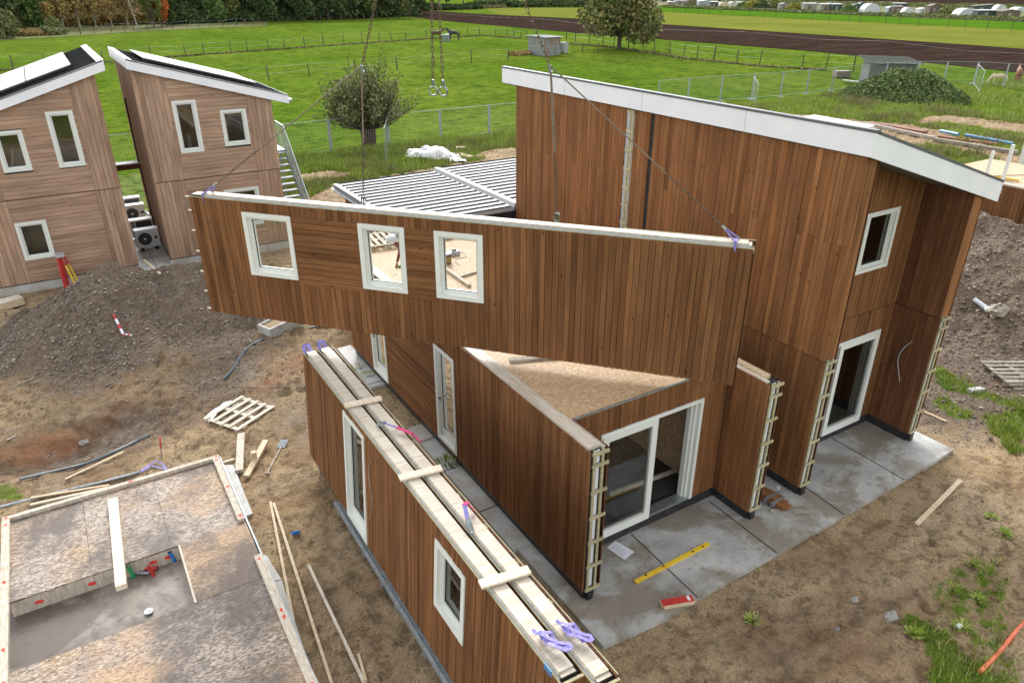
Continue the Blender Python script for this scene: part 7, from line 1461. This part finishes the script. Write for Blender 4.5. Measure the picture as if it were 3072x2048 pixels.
q = px(1362, 122, -.25); horse('black horse feeding at the right side of the green feed bin', q, ry + math.pi, ('black', (.018, .018, .022), (.032, .032, .036)), (.01, .01, .01), k=1.18)
q = px(2992, 255, -.25); horse('pale cream pony grazing at the right edge', q, ry + math.pi - .15, ('cream', (.50, .38, .25), (.62, .49, .34)), (.66, .58, .46), True, .78)
q = px(3050, 247, -.25); horse('chestnut horse behind the mesh fence at the right edge', q, ry + math.pi * .35, ('chestnut', (.20, .065, .03), (.27, .09, .04)), (.07, .03, .02), False, 1.0, True)
q = px(1337, 125, -.25); t = thing('feed_bin', 'pale green feed bin between the two dark horses', 'feed bin', q, ry); mb = MB(); mb.box(-.7, .7, -.5, .5, 0, 1.15); mb.build('bin', simple('bin_green', (.12, .20, .15), (.16, .25, .19), 3, .6), t, local=True); mb = MB(); mb.hexa([(-.2, -.4, 1.152), (.65, -.4, 1.152), (.65, .4, 1.152), (-.2, .4, 1.152), (.1, -.3, 1.3), (.6, -.3, 1.35), (.6, .3, 1.35), (.1, .3, 1.3)]); mb.build('fodder', M['paper'], t, local=True)
# red car by the wood
q = px(1393, 27, -.25); t = thing('parked_car', 'small red car parked before the far dark wood', 'car', q, ry); CR = simple('car_red', (.33, .02, .05), (.36, .025, .055), 3, .3)
mb = MB(); pr = [(-2.1, .35), (-2.15, .75), (-1.95, 1.0), (-1.4, 1.08), (1.0, 1.05), (1.9, .95), (2.2, .75), (2.2, .35)]
for y0, y1 in ((-.85, .85),):
    mb.quad([(x, y0, z) for x, z in pr][::-1]); mb.quad([(x, y1, z) for x, z in pr])
    for (a, b) in zip(pr, pr[1:] + pr[:1]): mb.quad([(a[0], y0, a[1]), (b[0], y0, b[1]), (b[0], y1, b[1]), (a[0], y1, a[1])])
mb.build('body', CR, t, local=True); mb = MB(); mb.hexa([(-1.7, -.75, 1.06), (1.1, -.75, 1.06), (1.1, .75, 1.06), (-1.7, .75, 1.06), (-1.3, -.62, 1.5), (.4, -.62, 1.5), (.4, .62, 1.5), (-1.3, .62, 1.5)]); mb.build('window', M['pumpdark'], t, local=True); mb = MB(); mb.box(-1.25, .35, -.6, .6, 1.502, 1.54); mb.build('roof', CR, t, local=True)
for x in (-1.3, 1.35):
    for y in (-.86, .86): mb = MB(); mb.tube([(x, y - .1, .34), (x, y + .1, .34)], .34, 14); mb.build('wheel', M['black'], t, local=True)
tag(hedge('straw_heap', (1432, 25), (1512, 22), 1.5, 2.0, 'dry', 5000, .35, 92), 'long heap of straw beside the far red car', 'straw heap')
q = px(1695, 22, -.2); t = thing('field_gate', 'grey field gate at the hedge left of the round tree', 'gate', q, ry); mb = MB()
for z in (.3, .6, .9, 1.2): mb.box(-2.2, 2.2, -.03, .03, z, z + .05)
for x in (-2.2, -.7, .7, 2.15): mb.box(x, x + .06, -.035, .035, 0, 1.3)
mb.build('bar', M['zinc'], t, local=True)
def hut(x0, x1, yt, yb, kind, wm, rm, label, dep=3.0):
    c = px((x0 + x1) / 2, yb, -.2); dd = Vector((c.x * math.sin(YAW) + c.y * math.cos(YAW), 0, 0)).x * math.cos(PITCH) + (CAMH + .2) * math.sin(PITCH); k = dd / FPX; W_ = (x1 - x0) * k; Hh = (yb - yt) * k / math.cos(PITCH) * 0.93
    t = thing({'tunnel': 'polytunnel', 'dome': 'greenhouse'}.get(kind, 'garden_shed'), label, 'greenhouse' if kind in ('tunnel', 'dome') else 'shed', c, ry); w = W_ / 2; y1 = dep
    if kind in ('flat', 'slant', 'gable'):
        h1 = Hh * (.82 if kind == 'gable' else .93); mb = MB(); hl = h1 * (.75 if kind == 'slant' else 1); mb.hexa([(-w * .94, 0, -.1), (w * .94, 0, -.1), (w * .94, y1, -.1), (-w * .94, y1, -.1), (-w * .94, 0, hl), (w * .94, 0, h1), (w * .94, y1, h1), (-w * .94, y1, hl)])
        if kind == 'gable': mb.quad([(-w * .94, 0, hl), (w * .94, 0, hl), (0, 0, Hh)]); 
        mb.build('wall', wm, t, local=True); mb = MB()
        if kind == 'gable':
            for s_ in (-1, 1): mb.hexa([(0, -.2, Hh), (s_ * w, -.2, h1 - .1), (s_ * w, y1 + .2, h1 - .1), (0, y1 + .2, Hh), (0, -.2, Hh + .08), (s_ * w, -.2, h1), (s_ * w, y1 + .2, h1), (0, y1 + .2, Hh + .08)])
        else: mb.hexa([(-w, -.25, hl + .01), (w, -.25, h1 + .01), (w, y1 + .2, h1 + .01 + .1), (-w, y1 + .2, hl + .11), (-w, -.25, hl + .12), (w, -.25, h1 + .12), (w, y1 + .2, h1 + .25), (-w, y1 + .2, hl + .25)])
        mb.build('roof', rm, t, local=True); mb = MB(); mb.box(-w * .3, w * .05, -.03, -.002, 0, hl * .75); mb.build('door', M['greywood'] if wm is not GRW else BRW, t, local=True)
    else:
        mb = MB(); n = 12; y0, y1 = 0, (dep if kind == 'dome' else dep * 1.6); A = [(math.cos(math.pi * i / n) * w * (1 if 0 < i < n else 1), math.sin(math.pi * i / n) ** .8 * Hh) for i in range(n + 1)]
        for a, b in zip(A, A[1:]): mb.quad([(a[0], y0, a[1]), (b[0], y0, b[1]), (b[0], y1, b[1]), (a[0], y1, a[1])]); 
        mb.quad([(a[0], y0, a[1]) for a in A]); mb.quad([(a[0], y1, a[1]) for a in A][::-1]); mb.build('cover', wm, t, local=True); mb = MB()
        for y in (y0 - .03, (y0 + y1) / 2, y1): mb.tube([(a[0] * 1.01, y, a[1] * 1.01) for a in A], .05, 4)
        mb.box(-w * .3, -w * .26, -.05, -.01, 0, Hh * .85); mb.box(w * .26, w * .3, -.05, -.01, 0, Hh * .85); mb.build('rib', M['zinc'], t, local=True)
HL = [(2002, 2024, 7, 17, 'flat', GRW, MET, 'low grey shed just right of the round tree'), (2024, 2060, 3, 14, 'flat', GRW, MET, 'pale grey shed second right of the round tree'), (2061, 2090, 1, 16, 'gable', BRW, BRW, 'dark gabled shed left of the white roofed greenhouse'),
      (2093, 2133, 1, 23, 'slant', BLG, POLY, 'blue grey shed with a sloping white slatted roof'), (2131, 2155, 8, 25, 'flat', DKG, MET, 'dark green flat roofed shed right of the white slatted roof'), (2157, 2187, 9, 19, 'tunnel', M['board'], None, 'brown hooped bed among the allotment plots'),
      (2189, 2209, 8, 18, 'gable', POLY, POLY, 'small white tent shaped shed right of the brown hoops'), (2211, 2231, 9, 21, 'flat', GRW, MET, 'small grey shed beside the yellow bush'), (2297, 2312, 13, 21, 'dome', POLY, None, 'tiny white cloche right of the yellow bush'), (2338, 2367, 12, 29, 'gable', GRW, GRW, 'grey gabled shed before the long overgrown stretch'),
      (2409, 2450, 13, 33, 'flat', GRW, POLY, 'grey shed with a bright white roof left of the long shed'), (2460, 2494, 15, 35, 'flat', GRW, POLY, 'brown grey left half of the long allotment shed'), (2495, 2526, 15, 36, 'flat', DKG, POLY, 'dark green right half of the long allotment shed'), (2482, 2518, 7, 15, 'tunnel', POLY, None, 'white tunnel standing behind the long allotment shed'),
      (2556, 2582, 15, 30, 'gable', DKG, DKG, 'dark green gabled shed left of the long white greenhouse'), (2592, 2640, 15, 40, 'tunnel', POLY, None, 'long white greenhouse with rounded top'), (2577, 2598, 9, 20, 'dome', DKG, None, 'small dark round hut behind the dark green gabled shed'),
      (2663, 2679, 23, 40, 'gable', BLG, BLG, 'narrow light blue shed'), (2679, 2710, 22, 41, 'flat', BRW, GRW, 'brown flat shed right of the narrow light blue one'), (2640, 2682, 9, 17, 'flat', BRW, M['pine'], 'long low shed with a pale roof behind the narrow blue one'), (2683, 2721, 12, 22, 'flat', DKG, MET, 'dark long shed behind the brown flat one'),
      (2709, 2741, 26, 47, 'dome', POLY, None, 'white dome greenhouse nearest the green strip'), (2756, 2784, 27, 42, 'gable', POLY, POLY, 'cream glasshouse left of the brown cabin'), (2785, 2819, 17, 45, 'gable', BRW, BRW, 'brown gabled cabin with a pointed roof'),
      (2876, 2933, 29, 52, 'tunnel', POLY, None, 'large white polytunnel with a visible rounded end'), (2917, 2976, 16, 34, 'slant', DKG, BRW, 'big dark shed with a slanting roof behind the polytunnel'), (2928, 2992, 34, 56, 'flat', DKG, MET, 'dark green shed with a grey flat roof right of the polytunnel'),
      (2984, 3019, 18, 40, 'dome', POLY, None, 'white dome behind the dark green flat roofed shed'), (3001, 3058, 33, 58, 'gable', BRW, BRW, 'wide dark brown gabled shed nearest the right edge'), (3046, 3090, 24, 38, 'tunnel', POLY, None, 'white tunnel cut by the right edge of the picture')]
for h in HL: hut(*h)
for x, y, rx, hh_, kd, lab in ((2258, 26, 6, 3.0, 'yellow', 'yellowish bush among the allotments'), (2285, 27, 5, 3.2, 'dark', 'dark bush right of the yellowish one'), (2325, 27, 4, 3.5, 'olive', 'tall olive bush left of the grey gabled shed'), (2382, 31, 5, 2.6, 'yellow', 'yellow green bush left of the bright white roof'), (2545, 38, 5, 2.4, 'fresh', 'green bush right of the long allotment shed'), (2840, 46, 7, 2.2, 'olive', 'low olive bush right of the brown cabin'), (2228, 24, 4, 2.4, 'fresh', 'green bush left of the yellowish one'), (2935, 50, 5, 1.6, 'dark', 'dark shrub before the flat roofed dark shed'), (2070, 18, 4, 2, 'olive', 'small olive bush below the dark gabled shed')):
    q = px(x, y, -.2); blob_bush('garden_bush', lab, 'bush', q, rx, rx * .6, hh_, kd, 900, .5, x)
# ---------------------------------------------------------------- end
